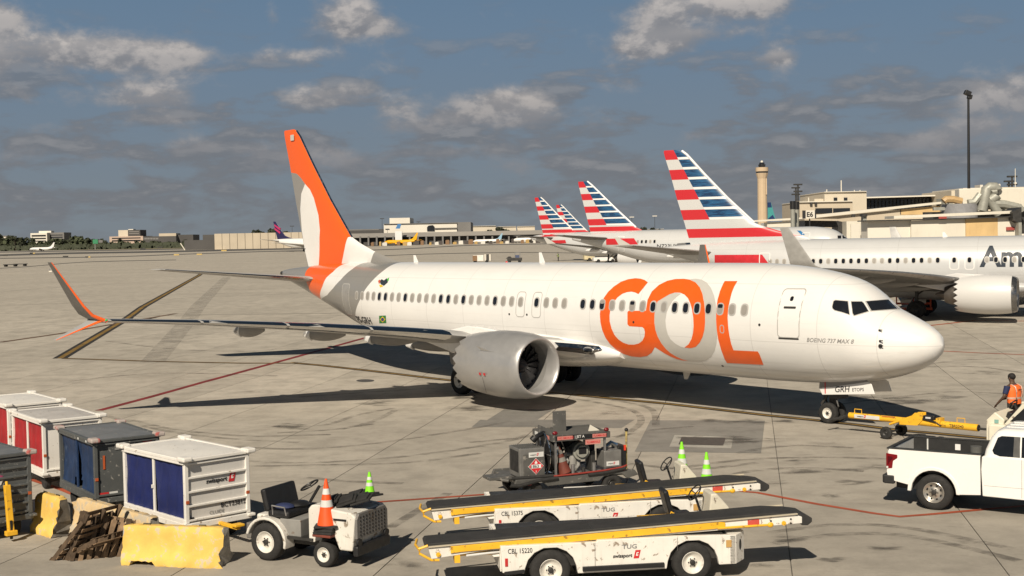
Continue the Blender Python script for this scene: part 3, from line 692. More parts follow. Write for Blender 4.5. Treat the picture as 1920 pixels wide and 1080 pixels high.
for sd in (-1, 1):
    rr = []
    for k in range(7):
        u = k/6; s0 = 12.6+1.5*u; t = 1.72+.9*u**1.3; rr.append(wing_ring(t, s0+.25, 2.02+.17*u, 8.0-1.2*u, .115, 1.8, sd))
    rt_ = MB().rings(rr).build('wing_root', WHITE, gol.root, True)
    MB().rings([wing_ring(1.72+.9*(k/6)**1.3, 12.85+1.5*k/6, 2.02+.17*k/6, 8.0-1.2*k/6, .115, 1.8, sd, .09, .012) for k in range(7)]).build('root_leading_edge', CHROME, rt_, True, ang=50)
    lg = MB().ball((-13.28, sd*2.12, 2.07), (.26, .16, .12)).build('landing_light', CHROME, gol.root, True)
    MB().ball((-13.16, sd*2.2, 2.07), (.20, .13, .09)).build('lens', GLASS, lg, True)
for t in (2.62, -2.62):
    gear(gol, 19.6, t, 0, .565, .40, .43, 2.2)
    MB().prism([(-18.9, 1.6), (-20.2, 1.7), (-20.1, 1.25), (-19.5, .95), (-19.0, 1.1)], 'y', -t*1.22-.03, -t*1.22).build('gear_door', UNDERG, gol.root)
ng = gear(gol, 4.0, 0., 0, .345, .20, .22, 1.6, drag=True, name='nose_gear')
MB().box((-3.75, 0, .92), (.4, .5, .16)).tube([(-3.75, -.2, .95), (-3.6, -.25, .6), (-3.7, -.2, .38)], .035).cyl((-4.25, -.25, .62), (-4.05, -.2, .95), .05).build('steering_unit', DKMET, ng, bevel=.02)
for sd in (-1, 1):
    d = MB().prism([(-4.17, 1.17), (-2.32, 1.52), (-2.2, 1.46), (-2.08, 1.14), (-4.05, .97)], 'y', sd*.47, sd*.50).build('nose_gear_door', WHITE, gol.root, bevel=.015)
    MB().prism([(-4.17, 1.175), (-4.15, 1.42), (-2.5, 1.66), (-2.33, 1.53)], 'y', sd*.465, sd*.495).build('door_upper', UNDERG, d)
    if sd < 0:
        flat('lettering', text2d('GRH', .2, .1, .012), (-3.55, -.5, 1.09), (1, 0, .10), (0, 0, 1), INK, d, .006)
        flat('lettering', text2d('ETOPS', .11, 0, .006), (-2.90, -.5, 1.17), (1, 0, .10), (0, 0, 1), INK, d, .006)
        flat('stripe', ([(0, 0), (.04, 0), (.04, .4), (0, .4)], [(0, 1, 2, 3)]), (-3.95, -.5, 1.02), (1, 0, 0), (0, 0, 1), RED, d, .005)
for x, s, h in ((785, 26.35, .33), (1035, 17.8, .42)):
    MB().prism([(-s, 5.25), (-s-.34, 5.25), (-s-.36, 5.27+h), (-s-.22, 5.27+h)], 'y', -.02, .02).build('antenna', WHITE, gol.root, bevel=.012)
MB().ball((-20.2, 0, 5.27), (.07, .05, .06)).build('beacon', RED, gol.root, True)
MB().prism([(-10.1, 1.28), (-10.45, 1.28), (-10.4, 1.0), (-10.25, 1.0)], 'y', -.02, .02).build('belly_antenna', LTGREY, gol.root)
q8 = lambda L: [(1080+a/4.5, 480+b/4.5) for a, b in L]
q7 = lambda L: [(1420+a/3.374, 480+b/3.374) for a, b in L]
gol.px_print('letters_go', [q8([(607,223),(580,203),(545,192),(500,188),(440,197),(380,218),(320,258),(270,305),(235,355),(212,420),(202,490),(207,560),(222,625),(250,690),(290,745),(340,790),(400,825),(470,847),(540,853),(600,843),(640,815),(657,785),(666,768),(700,790),(750,822),(800,848),(850,868),(900,880),(950,884),(900,872),(850,850),(800,820),(760,785),(720,735),(690,680),(670,620),(662,560),(663,490),(672,430),(690,382),(740,352),(790,323),(835,308),(880,310),(915,325),(945,355),(965,400),(980,450),(990,520),(993,590),(988,650),(975,700),(950,745),(915,771),(970,777),(1010,766),(1045,730),(1070,680),(1085,620),(1090,560),(1090,480),(1083,400),(1068,320),(1045,265),(1010,225),(960,200),(910,193),(840,195),(770,210),(700,245),(640,300),(605,370),(590,462),(445,463),(435,472),(435,575),(450,592),(560,599),(575,612),(582,640),(578,680),(560,715),(530,738),(490,748),(445,747),(400,732),(360,705),(325,665),(300,610),(285,550),(284,500),(292,445),(315,395),(350,350),(390,320),(430,305),(470,301),(500,308),(527,322)])], ORANGE, .007)
gol.px_print('letter_o_grey', [q8([(960,197),(1010,192),(1060,200),(1105,225),(1140,270),(1165,330),(1180,400),(1190,480),(1195,560),(1195,650),(1185,740),(1170,800),(1140,850),(1100,878),(1050,888),(1000,888),(950,885),(900,873),(850,851),(800,821),(760,786),(720,736),(690,681),(670,621),(662,561),(663,491),(672,431),(690,383),(740,353),(790,324),(835,309),(888,317),(850,345),(815,380),(785,430),(765,480),(755,540),(760,600),(775,660),(800,705),(840,740),(880,762),(915,773),(970,779),(1011,768),(1046,731),(1071,681),(1086,620),(1091,560),(1091,480),(1084,400),(1069,320),(1046,265),(1011,225)])], LTGREY, .0065)  # grey ring of the printed O, beside the orange one
gol.px_print('letter_l', [q8([(1255,212),(1363,212),(1335,260),(1315,310),(1300,370),(1285,440),(1280,520),(1285,600),(1295,670),(1310,740),(1330,795),(1535,805),(1550,830),(1583,918),(1275,902),(1255,870),(1225,790),(1200,700),(1188,620),(1183,540),(1185,450),(1195,370),(1215,300),(1235,250)])], ORANGE, .007)
for nm, P_ in (('side_window', [(475,320),(483,287),(495,281),(572,288),(583,371),(540,356),(490,343),(477,331)]), ('side_window', [(594,290),(660,290),(672,300),(702,350),(612,377),(603,362)]), ('windshield', [(688,288),(828,277),(850,300),(886,335),(722,347)]), ('windshield', [(838,268),(868,286),(908,331),(893,335),(858,300)])):
    cx = sum(a for a, b in P_)/len(P_); cy = sum(b for a, b in P_)/len(P_)
    f = gol.px_print('cockpit_'+nm, [q7([(cx+(a-cx)*1.09, cy+(b-cy)*1.12) for a, b in P_])], SEAL, .008, gol.root, 3)
    gol.px_print('pane', [q7(P_)], GLASS, .014, f, 3)
def door(s, z, w_, h, r, lean=0., col=SEAL, handle=True, wd=.035):
    vf = ([(x-s, y+z) for x, y in rrect(w_, h, r, 4)], [tuple(range(20))])
    d = gol.sz_print('door', vf, WHITE, .004, gol.root) if col is SEAL else gol.sz_print('door', vf, mat('door_grey', (.27, .262, .25), .35, coat=.3), .004, gol.root)
    gol.ring_print('door_seal', s, z, w_, h, r, wd, col, .009, d)
    if handle:
        gol.sz_print('door_handle', ([(x-s, y+z+.12*h) for x, y in rrect(w_*.55, .07, .02)], [tuple(range(20))]), DKMET, .012, d)
        gol.sz_print('door_window', ([(x-s, y+z+.30*h) for x, y in rrect(.12, .15, .05)], [tuple(range(20))]), GLASS, .012, d)
        gol.sz_print('door_sill', ([(x-s, y+z-h/2-.03) for x, y in rrect(w_*.95, .05, .02)], [tuple(range(20))]), DKMET, .013, d)
    return d
door(4.42, 3.70, .80, 1.56, .12)
door(30.15, 3.55, .70, 1.45, .12, col=LTGREY, handle=False, wd=.028)
ex = [door(s, 3.66, .50, .98, .14, handle=False, wd=.03) for s in (16.36, 17.30)]
WD = {1: 0, 0: 0}
kk = [(1.0*k, d) for k, d in zip(range(0, 16), [0,0,0,1,1,1,1,0,1,0,0,0,0,1,1,1])] + [(17, 0), (18, 0), (19, 0)]
kk += [(23.0+i, int(c)) for i, c in enumerate(reversed('10000110010000110100010'+'0'))][:23]
for i, (k, d) in enumerate(kk): window(gol, 6.16+.508*k, 3.765, d, pane_frac=(i in (2, 10, 13)))
window(gol, 16.36, 3.76, 1); window(gol, 17.30, 3.76, 0)
l0, _ = gol.hit(1354, 617)
gol.ring_print('service_panel', -l0.x, l0.z, .16, .26, .07, .03, SEAL, .012)
def gtext(name, txt, x, y, h, m=INK, **kw):
    l, _ = gol.hit(x, y); return gol.text(name, txt, -l.x, l.z, h, m, **kw)
gtext('registration', 'PS-GRH', 675, 605, .34, bold=.03, sx=1.08)
gtext('lettering', 'BOEING 737 MAX 8', 1513, 641, .135, mat('grey_print', (.24, .235, .23), .5), shear=.3, bold=.006, sx=.96)
def gpoly(name, P_, m, off, par=None): return gol.px_print(name, [P_], m, off, par, 4)
fl = gpoly('flag', [(711, 592), (723.5, 591.5), (724.5, 605.5), (711.5, 606)], mat('flag_green', (.02, .19, .035), .4), .009)
gpoly('flag_diamond', [(717.5, 593), (723, 598.7), (718, 604.5), (712.5, 599)], mat('flag_yellow', (.7, .5, .02), .4), .012, gol.fus)
gpoly('flag_disc', [(717.7+2.8*cos(a*.524), 598.8+3.2*sin(a*.524)) for a in range(12)], mat('flag_blue', (.02, .035, .2), .4), .015, gol.fus)
gpoly('heart_sticker', [(712, 527), (716, 523.5), (720, 526), (725, 522), (728.5, 524), (727, 530), (720, 536), (714, 533)], mat('sticker_dark', (.03, .04, .05), .4), .010)
gpoly('heart_sticker', [(726, 523), (730, 520.5), (729, 526), (727, 528)], mat('sticker_green', (.1, .45, .08), .4), .012)
gpoly('heart_sticker', [(711, 534), (716, 534.5), (719, 537), (713, 539)], mat('flag_yellow', ()), .012)
gpoly('heart_sticker', [(709, 527), (712.5, 524), (713.5, 528), (711, 533)], mat('sticker_red', (.5, .1, .05), .4), .012)
for x, y, r in ((1650, 619, 1.8), (1651, 639, 1.8), (1651.5, 648.5, 2.6)):
    l, n = gol.hit(x, y)
    if l: MB().cyl(l, l - Vector((0, .05, 0)), .03 if r < 2 else .06, n=10).tube([l - Vector((0, .05, 0)), l + Vector((.12, -.07, .01))], .018).build('probe', DKMET, gol.fus)
for x, y in ((1355, 686), (1188, 604), (1424, 609), (955, 589), (988, 590)):
    l, n = gol.hit(x, y)
    if l: MB().cyl(l, l + n*(.012 if n.y < 0 else -.012), .045, n=10).build('port_cap', DKMET, gol.fus)
l, n = gol.hit(1420, 688)

# ------------------------------------------------------------------ silver airliners with striped tails
SILV = zoned('silver_fuselage', (.58, .585, .585), [([(50, 1.), (50, 6.)], (.5, .5, .5))], rough=.32, metal=.12, coat=.3, seams=(5.9, 10.9, 15.9, 20.9, 26.0, 31.3), lines=(2.75, 4.62))
def striped(name, ztip, P_, split, lowred, tilt=.0):
    """aft half red and white bands, front half blue bands parted by white lines"""
    m = bpy.data.materials.new(name); m.use_nodes = True; t = NT(m.node_tree); b = t.n['Principled BSDF']
    v = t.new('ShaderNodeTexCoord').outputs['Object']; x, y, z = t.xyz(v); s = t.m('MULTIPLY', x, -1.)
    u = t.m('DIVIDE', t.m('SUBTRACT', t.m('MULTIPLY_ADD', s, tilt, ztip - tilt*36), z), P_)
    band = t.m('FLOOR', u); fr = t.m('FRACT', u); odd = t.m('MODULO', t.m('ADD', band, 20), 2.)
    aft = t.mix(t.step(odd, .4, .6), (.52, .022, .03), (.56, .56, .55))
    nz = t.noise(t.vscale(v, (.5, 1, 3.5)), 3., 4); blue = t.mix(t.step(nz, .35, .65), (.008, .03, .085), (.02, .10, .22))
    fr2 = t.m('MULTIPLY', t.step(fr, .0, .03), t.step(fr, .76, .80, 1., 0.))
    front = t.mix(fr2, (.74, .74, .73), blue)
    (sa, za), (sb, zb) = split
    lim = t.m('MULTIPLY_ADD', t.m('SUBTRACT', z, za), (sb-sa)/(zb-za), sa)
    c = t.mix(t.step(t.m('SUBTRACT', s, lim), -.01, .01), front, aft)
    low = t.m('GREATER_THAN', u, 7.0); c = t.mix(low, c, (.52, .53, .53))
    rd = t.m('MULTIPLY', t.m('GREATER_THAN', z, lowred[0]), t.m('LESS_THAN', z, lowred[1]))
    c = t.mix(rd, c, (.52, .022, .03))
    t.put(b.inputs['Base Color'], c); b.inputs['Roughness'].default_value = .35; b.inputs['Coat Weight'].default_value = .3
    return m
AAG = 'silver airliners with striped tails parked nose in'
REDL = mat('tail_red', (.52, .022, .03), .38, coat=.3)
HA = -.45425
aa = Plane('airliner', 'nearest silver airliner, with dark letters on its side and a large striped tail', (45.15, 77.15, .56), HA, P737, AAG)
aa.body(SILV)
FA = [(z if z < 7 else 7+(z-7)*.955, b-(b-a)*(1.15 if z > 5.3 else 1.), b, c) for z, a, b, c in FIN]
TA = fin('tail_fin', FA, striped('striped_tail', 11.95, .735, ((34.35, 7.), (36.98, 12.)), (5.50, 6.15)), aa.root)
MB().tube([(-s0-.04, 0, z) for z, s0, s1, w_ in FA[5:10]], .10, 10).build('fin_leading_edge', WHITE, TA, True)
WLA = [('winglet', [(16.7, 22.5, 3.66, 1.62, .09, (0, 1)), (17.0, 22.9, 3.86, 1.4, .08, (-.5, .85)), (17.2, 23.1, 4.2, 1.25, .07, (-.9, .4)), (17.85, 24.2, 6.05, .5, .06, (-.92, .38))], mat('winglet_grey', (.42, .415, .40), .4))]
wings(aa, SEC, mat('wing_dark', (.14, .14, .137), .5), STEEL, None, WLA)
for sd in (-1, 1): wing('horizontal_stabilizer', [(.5, 33.7, 4.42, 4.0, .10, 0), (7.0, 37.55, 5.07, 1.55, .09, 0)], UNDERG, aa.root, sd)
ENA = mat('nacelle_silver', (.58, .575, .565), .38, 0., var=.02, scale=.5)
for t in (4.88, -4.88):
    e = engine(aa, 13.2, t, 1.68, skin=ENA, lipm=mat('lip_dark_metal', (.25, .25, .25), .25, .9))
    MB().prism([(-14.3, 2.7), (-13.9, 2.2), (-17.5, 1.9), (-19.5, 2.3), (-19.0, 2.6), (-16.8, 3.02), (-15.2, 2.92)], 'y', -t-.17, -t+.17).build('pylon', ENA, e, True, .05)
    gear(aa, 19.6, .52*t, 0, .565, .40, .43, 2.2, rim=DKMET)
gear(aa, 4.0, 0., 0, .345, .2, .22, 1.6, name='nose_gear')
MB().rings(rr_ := [[(-(12.2+11*k/24), (1.55+.52*(sin(pi*k/24)**.55 if 0 < k < 24 else 0))*math.copysign(abs(cos(2*pi*i/40))**.8, cos(2*pi*i/40)), 1.95+(.25+.63*(sin(pi*k/24)**.55 if 0 < k < 24 else 0))*math.copysign(abs(sin(2*pi*i/40))**.9, sin(2*pi*i/40))) for i in range(40)] for k in range(25)]).build('wing_fairing', mat('belly_grey', (.40, .40, .40), .4), aa.root, True)
aw = '0001'+'0'+'1'*2+'0'+'1'*5+'001'+'1'+'0'+'11'+'0'+'1'+'11'+'01'+'11'
cols = [0,0,0,1,1,0,1,1,0,1,1,1,1,1,0,0,1,1,0,1,1,0,1]
for i, d in enumerate(cols): window(aa, 29.5-.508*i, 3.765, d, frame=LTGREY)
for s, d in ((17.3, 1), (16.36, 1)):
    dd = aa.sz_print('door', ([(x-s, y+3.66) for x, y in rrect(.5, .98, .14, 4)], [tuple(range(20))]), SILV, .004, aa.root)
    aa.ring_print('door_seal', s, 3.66, .56, 1.02, .16, .07, WHITE, .012, dd); window(aa, s, 3.765, d, frame=LTGREY)
for i, d in enumerate([0, 1, 1, 0, 1, 1, 1, 1, 0, 1, 1, 0]): window(aa, 15.3-.55*i, 3.765, d, frame=LTGREY)
aa.text('lettering', 'American', 15.75, 3.28, 1.38, mat('letter_slate', (.016, .026, .042), .5), .010, bold=.028, sx=.98, space=.98)
z8 = lambda L: [(960+a/4., 280+b/4.) for a, b in L]
aa.px_print('red_band', [[(1340, 478), (1429, 477.5), (1441, 494), (1444, 500), (1340, 500)]], REDL, .01)
aa.ring_print('rear_door', 29.9, 3.6, .75, 1.5, .1, .06, WHITE, .02)
MB().ball((-9.6, 0, 5.3), (2.4, .8, .28), 20, 8).build('antenna_dome', LTGREY, aa.root, True)
for s in (7.4, 17.9): MB().prism([(-s, 5.25), (-s-.34, 5.25), (-s-.36, 5.6), (-s-.22, 5.6)], 'y', -.02, .02).build('antenna', WHITE, aa.root)
# the A319-like airliners behind
FIN3 = [(5.0, 22.6, 31.3, .13), (5.75, 24.6, 31.5, .2), (6.2, 25.6, 31.6, .3), (8.5, 28.2, 32.2, .24), (11.3, 31.2, 32.95, .12), (11.72, 31.75, 33.0, .08)]
SEC3 = [(1.6, 9.8, 2.55, 6.6, .13, 2), (3.5, 11.2, 2.8, 5.6, .125, 1.5), (6.4, 12.8, 3.1, 4.0, .115, .5), (11, 15.4, 3.6, 2.7, .11, 0), (16.6, 18.6, 4.2, 1.5, .10, -1)]
FM3 = striped('striped_tail_far', 11.75, .745, ((29.3, 6.5), (32.3, 11.7)), (5.82, 6.35))
REDR = mat('tail_red', ())
DK = mat('wing_dark', ())
def narrowbody(label, loc, hd, fm, tm, group=None, windows=True, det=True):
    p = Plane('airliner', label, loc, hd, P319, group, nr=60, n=48); p.body(fm)
    f = fin('tail_fin', FIN3, tm, p.root)
    MB().tube([(-s0-.04, 0, z) for z, s0, s1, w_ in FIN3[2:]], .10, 8).build('fin_leading_edge', WHITE, f, True)
    for sd in (-1, 1):
        wing('wing', SEC3, DK, p.root, sd); wing('horizontal_stabilizer', [(.5, 28.3, 4.95, 4.2, .1, 0), (6.2, 31.8, 5.45, 1.6, .09, 0)], DK, p.root, sd)
        MB().prism([(-18.5, 4.15), (-20.0, 4.15), (-20.6, 5.1), (-20.2, 5.1)], 'y', sd*16.6-.03, sd*16.6+.03).build('winglet', LTGREY, p.root)
        if det:
            for t in (4.2, 8.2): MB().ball((-(blend(SEC3, t)[1]+blend(SEC3, t)[3]*.95), sd*t, blend(SEC3, t)[2]-.3), (1.3, .16, .26), 10, 8).build('flap_fairing', WHITE, p.root, True)
    for t in (5.75, -5.75):
        e = engine(p, 10.4, t, 1.75, .95, False, ENA, n=32)
        MB().prism([(-11.3, 2.7), (-14.5, 2.2), (-16, 2.6), (-13.5, 3.2)], 'y', -t-.15, -t+.15).build('pylon', LTGREY, e)
        gear(p, 17.0, t*.66, 0, .58, .4, .45, 2.4, rim=DKMET)
    gear(p, 5.0, 0, 0, .4, .22, .25, 2., name='nose_gear')
    return p
nb = []
for i, (lab, Y, tipx, h) in enumerate((('second silver striped-tail airliner, its black registration letters under the rear windows', 151., 1085, -.52), ('small striped tail and rear fuselage of the farthest-left silver airliner', 212., 1003, -.60), ('tiny striped tail fin just right of the farthest-left silver airliner', 268., 1043, -.60))):
    X = at(tipx, 400, Y).x + .0
    loc = Vector((X + 33*cos(h), Y + 33*sin(h), 0)); loc.z = gh(Y-10)
    nb.append(narrowbody(lab, loc, h, SILV, FM3, AAG, det=(i < 2)))
b = nb[0]
b.sz_print('red_band', ([(-28.9, 4.25), (-24.6, 4.25), (-25.2, 4.95), (-28.9, 4.95)], [(0, 1, 2, 3)]), REDR, .02)
for i in range(6): window(b, 25.2-.53*i, 4.55, i % 3 != 1, frame=LTGREY, w_=.28, h=.38)
l_, _ = b.hit(1232, 465)
if l_: b.text('registration', 'N723UW', -l_.x, l_.z, .42, INK, .02, bold=.01, sx=1.25)
b.ring_print('rear_door', 26.9, 4.3, .8, 1.75, .12, .07, WHITE, .02)
b.ring_print('front_door', 5.2, 4.3, .8, 1.8, .12, .06, WHITE, .02)
q9 = lambda L: [(1360+a/3.43, 420+c/3.43) for a, c in L]
for P_ in ([(721, 75), (745, 75), (745, 101), (722, 100)], [(751, 75), (772, 75), (790, 98), (754, 101)]): b.px_print('cockpit_window', [q9(P_)], GLASS, .03, b.root, 3)
b.px_print('eagle_mark', [q9([(460, 42), (485, 44), (512, 70), (490, 72)])], mat('eagle_blue', (.03, .16, .36), .4), .02)
b.px_print('eagle_mark', [q9([(510, 96), (525, 86), (545, 92), (540, 108), (512, 108)])], REDR, .02)
c_ = nb[1]
c_.px_print('red_band', [[(1012, 436.5), (1058, 435.5), (1060, 443), (1012, 444)]], REDR, .03); c_.px_print('red_band', [[(1032, 451), (1060, 450), (1062, 456), (1034, 457)]], REDR, .03)

# ================================================================== FAR AIRFIELD AND TERMINAL
CREAM = mat('cream_wall', (.56, .50, .40), .8, var=.06, scale=.08); WHWALL = mat('white_wall', (.68, .64, .56), .8, var=.05, scale=.05); GRWALL = mat('grey_wall', (.17, .165, .16), .8, var=.1, scale=.05)
BEIGE = mat('beige_wall', (.50, .43, .33), .85, var=.08, scale=.1, streak=.15); DKGL = mat('dark_facade_glass', (.02, .022, .026), .12, var=.3, scale=.3); TOWC = mat('tower_concrete', (.52, .40, .27), .85, var=.06, scale=.1)
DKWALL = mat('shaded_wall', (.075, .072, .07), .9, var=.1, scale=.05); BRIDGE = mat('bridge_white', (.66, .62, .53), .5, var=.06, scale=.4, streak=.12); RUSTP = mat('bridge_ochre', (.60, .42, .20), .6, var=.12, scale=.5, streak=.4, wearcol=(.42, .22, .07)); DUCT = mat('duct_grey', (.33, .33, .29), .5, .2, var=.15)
def wpt(px, Y): return at(px, 440, Y).x
def hz(px, py, Y): return at(px, py, Y).z
def block(name, px0, px1, py, Y, dep, m, parent=None, pyb=None, z0=None):
    x0, x1 = wpt(px0, Y), wpt(px1, Y); zt = hz((px0+px1)/2, py, Y); zb = gh(Y)-.2 if z0 is None and pyb is None else (z0 if z0 is not None else hz((px0+px1)/2, pyb, Y))
    return MB().box(((x0+x1)/2, Y+dep/2, (zt+zb)/2), (x1-x0, dep, zt-zb)).build(name, m, parent)
def bands(parent, name, px0, px1, ys, Y, m, n=1, gap=.12, dep=.3):
    for ya, yb in ys:
        for i in range(n):
            w_ = (px1-px0)/n; block(name, px0+w_*i+w_*gap/2, px0+w_*(i+1)-w_*gap/2, ya, Y-dep*.5, dep, m, parent, pyb=yb)
def building(name, label, cat='building', group=None): return thing(name, label, cat, (0, 0, 0), 0, group)
# left skyline
b = building('office_building', 'white office block with dark window bands above the trees at far left')
block('wall', 57, 88, 437, 1500, 25, WHWALL, b); block('wing', 88, 120, 436, 1510, 25, GRWALL, b); block('roof_house', 73, 96, 433, 1512, 10, WHWALL, b)
bands(b, 'window_band', 57.3, 87.7, [(440.5, 443.5), (446, 448.5), (451, 453)], 1500, DKGL); bands(b, 'window_band', 89, 119, [(440, 441.5), (444, 446)], 1510, DKGL)
b = building('office_building', 'tan block with a dark right half rising from a low pink building')
block('wall', 222, 240, 431.5, 1500, 25, CREAM, b); block('wing', 240, 263, 431, 1498, 25, DKWALL, b); block('roof_house', 241, 250, 429.5, 1505, 10, WHWALL, b)
block('podium', 205, 268, 443, 1490, 40, mat('pink_wall', (.48, .37, .30), .8), b); bands(b, 'window_band', 206, 267, [(445.5, 447.5), (450, 452.5)], 1490, DKGL); bands(b, 'window_band', 241, 262, [(433.5, 435), (437, 438.5)], 1498, mat('band_grey', (.2, .19, .18), .6))
b = building('terminal_annex', 'low brown building with a rounded tan roof right of the tan block')
block('wall', 268, 330, 443, 1480, 30, DKWALL, b); block('wall', 298, 330, 437.5, 1485, 20, BEIGE, b)
block('wall', 330, 362, 440, 1490, 30, DKWALL, b)
bands(b, 'window', 270, 297, [(446, 449)], 1480, GRWALL, 5)
b = building('shed', 'small white shed at the left edge of the skyline'); block('wall', -20, 12, 443, 1450, 20, WHWALL, b); block('roof', -20, 13, 442, 1449, 22, GRWALL, b, pyb=443); block('lower_storey', -20, 10, 449, 1449.5, 20, DKWALL, b)
b = building('blast_wall', 'long beige panelled blast wall left of the orange tail fin', 'wall')
Y = 820; x0, x1 = wpt(402, Y), wpt(575, Y); zt = hz(440, 437.5, Y)
nw = 12
for i in range(nw):
    a = x0+(x1-x0)*i/nw; c = x0+(x1-x0)*(i+1)/nw; MB().box(((a+c)/2, Y, (zt+gh(Y))/2-.2), (c-a-.25, 1.2+.1*(i % 2), zt-gh(Y)+.3)).build('wall_panel', BEIGE, b)
MB().box(((x0+x1)/2, Y+.2, zt*.5), (x1-x0, .6, zt-1)).build('wall_core', DKWALL, b)
block('end_wall', 345, 402, 450, Y+1, 60, DKWALL, b); block('end_wall', 380, 402, 440, Y+2, 30, DKWALL, b)
MB().tube([(wpt(338, Y-5), Y-5, gh(Y)+4.4), (wpt(346, Y-5), Y-5, gh(Y))], .35).build('brace', BRIDGE, b)
b = thing('road_sign', 'green highway sign among the far left trees', 'sign'); block('panel', 173.5, 183, 449, 1180, .4, mat('sign_green', (.03, .22, .10), .5), b, pyb=457); block('post', 177, 178, 457, 1180.4, .3, STEEL, b); block('side_panel', 184, 192, 450, 1181, .4, GRWALL, b, pyb=455)
b = building('cargo_hangar', 'long white hangar with a raised block and one dark arched door')
block('wall', 720, 857, 419, 1000, 60, WHWALL, b); block('raised_block', 731, 769, 408.5, 1012, 40, WHWALL, b); block('end_wall', 857, 883, 416.5, 1001, 60, GRWALL, b)
Y = 999.6; ap = [(wpt(801, Y), hz(801, 433, Y)), (wpt(801, Y), hz(801, 426, Y)), (wpt(804, Y), hz(804, 423, Y)), (wpt(812, Y), hz(812, 422, Y)), (wpt(815, Y), hz(815, 425, Y)), (wpt(815, Y), hz(815, 433, Y))]
MB().prism(ap, 'y', Y-.4, Y).build('hangar_door', DKGL, b); block('canopy', 815, 857, 427, Y-1, 1, GRWALL, b, pyb=428.2); block('roof_edge', 720, 857, 418.3, 999, 62, GRWALL, b, pyb=419.2)
b = building('elevated_road', 'long grey viaduct running behind the far cargo aprons', 'viaduct')
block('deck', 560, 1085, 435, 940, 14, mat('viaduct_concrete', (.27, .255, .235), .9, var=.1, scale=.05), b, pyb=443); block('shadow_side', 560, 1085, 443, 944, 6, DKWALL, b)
for i in range(34): block('pier', 565+i*15.5, 568+i*15.5, 443, 939.5, 12, GRWALL, b)
bands(b, 'light_panel', 620, 716, [(430, 432)], 1020, GRWALL)
block('far_roof', 596, 720, 430.5, 1030, 20, DKWALL, b)
b = building('distant_sheds', 'row of low cream sheds on the skyline right of the white hangar'); 
for i, (a, c, y) in enumerate(((883, 930, 424), (932, 968, 425), (970, 1003, 424.5), (1090, 1120, 433), (1122, 1150, 431), (1205, 1245, 430))): block('shed_wall', a, c, y, 1100+i*3, 30, CREAM if i < 3 else GRWALL, b); block('shed_roof', a, c, y-.6, 1099+i*3, 31, WHWALL, b, pyb=y)
# distant aircraft
def jet(label, px0, px1, Y, fm, tm, h, wm=LTGREY):
    """small far airliner: nose at px0, tail at px1"""
    L = abs(wpt(px1, Y)-wpt(px0, Y))/max(.25, abs(cos(h))); k = L/38.
    r = thing('airliner', label, 'airliner', (wpt(px0, Y), Y, gh(Y)), h); r.scale = (k, k, k)
    fb = MB().rings([section(P737, 38*i/16+.02*(i == 0), 16) for i in range(17)]).build('fuselage', fm, r, True, ang=80)
    fin('tail_fin', FIN, tm, r)
    for sd in (-1, 1): wing('wing', SEC, wm, r, sd); wing('stabilizer', [(.5, 33.7, 4.42, 4, .1, 0), (7, 37.6, 5.1, 1.5, .09, 0)], wm, r, sd)
    for t in (4.88, -4.88): MB().lathe([(-13.2, .95), (-13.8, 1.2), (-15.5, 1.2), (-17, .9)], (0, t, 1.7), 'x', 12, (1, 1)).build('engine_cowl', wm, r, True)
    for s, t in ((4, 0), (19.6, 2.6), (19.6, -2.6)): MB().cyl((-s, t-.3, .55), (-s, t+.3, .55), .55, n=10).build('wheel', RUBBER, r)
    return r
YEL = mat('cargo_yellow', (.78, .40, .01), .4); NAVY = mat('tail_navy', (.02, .018, .07), .4); WT = WHITE
j = jet('yellow cargo airliner parked in front of the white hangar', 719, 786, 900, YEL, YEL, pi-.35, YEL)
j = jet('white airliner with a pale blue patterned tail in front of the viaduct', 886, 943, 900, WT, mat('tail_pale_blue', (.25, .42, .55), .4), pi-.2)
j = jet('white and pink airliner partly behind the farthest striped tail', 960, 1030, 880, WT, WT, pi-.25)
j = jet('small white airliner on the far left taxiway before the trees', 54, 104, 1050, WT, WT, pi-.1)
j = jet('airliner with a navy and magenta tail, mostly behind the orange fin', 652, 494, 560, WT, NAVY, -.55)
for k, (z, m) in enumerate(((7.2, 'red_print'), (8.6, 'red_print'))): MB().prism([(-34.2, z), (-36.9, z+1.8), (-37.0, z+2.5), (-33.9, z+.7)], 'y', -.3, .3).build('tail_flash', mat('tail_magenta', (.45, .03, .12), .4), j)
b = thing('airliner_tail', 'lone blue tail fin showing over the yellow cargo airliner', 'tail fin', (wpt(742, 930), 930, gh(930))); MB().prism([(0, hz(742, 436, 930)), (1.6, hz(742, 427.5, 930)), (4.2, hz(742, 427.5, 930)), (3.2, hz(742, 436, 930))], 'y', -.3, .3).build('fin', mat('far_blue', (.06, .2, .45), .4), b); MB().box((2, 2, 6), (5, 4, 8)).build('body', WT, b)
b = thing('airliner_tail', 'teal and dark blue tail fin beside the control tower', 'tail fin', (wpt(1440, 420), 420, gh(420)))
zz_ = lambda y: hz(1445, y, 420)-gh(420); xx_ = lambda x: wpt(x, 420)-wpt(1440, 420)
MB().prism([(xx_(1440), zz_(414)), (xx_(1440), zz_(380)), (xx_(1446), zz_(380)), (xx_(1455), zz_(414))], 'y', -.25, .25).build('fin', mat('tail_teal', (.05, .27, .27), .4), b)
MB().prism([(xx_(1440), zz_(389)), (xx_(1440), zz_(379.5)), (xx_(1445.6), zz_(379.5)), (xx_(1447.5), zz_(389))], 'y', -.28, .28).build('fin_tip', mat('tail_deep_blue', (.008, .03, .11), .4), b)
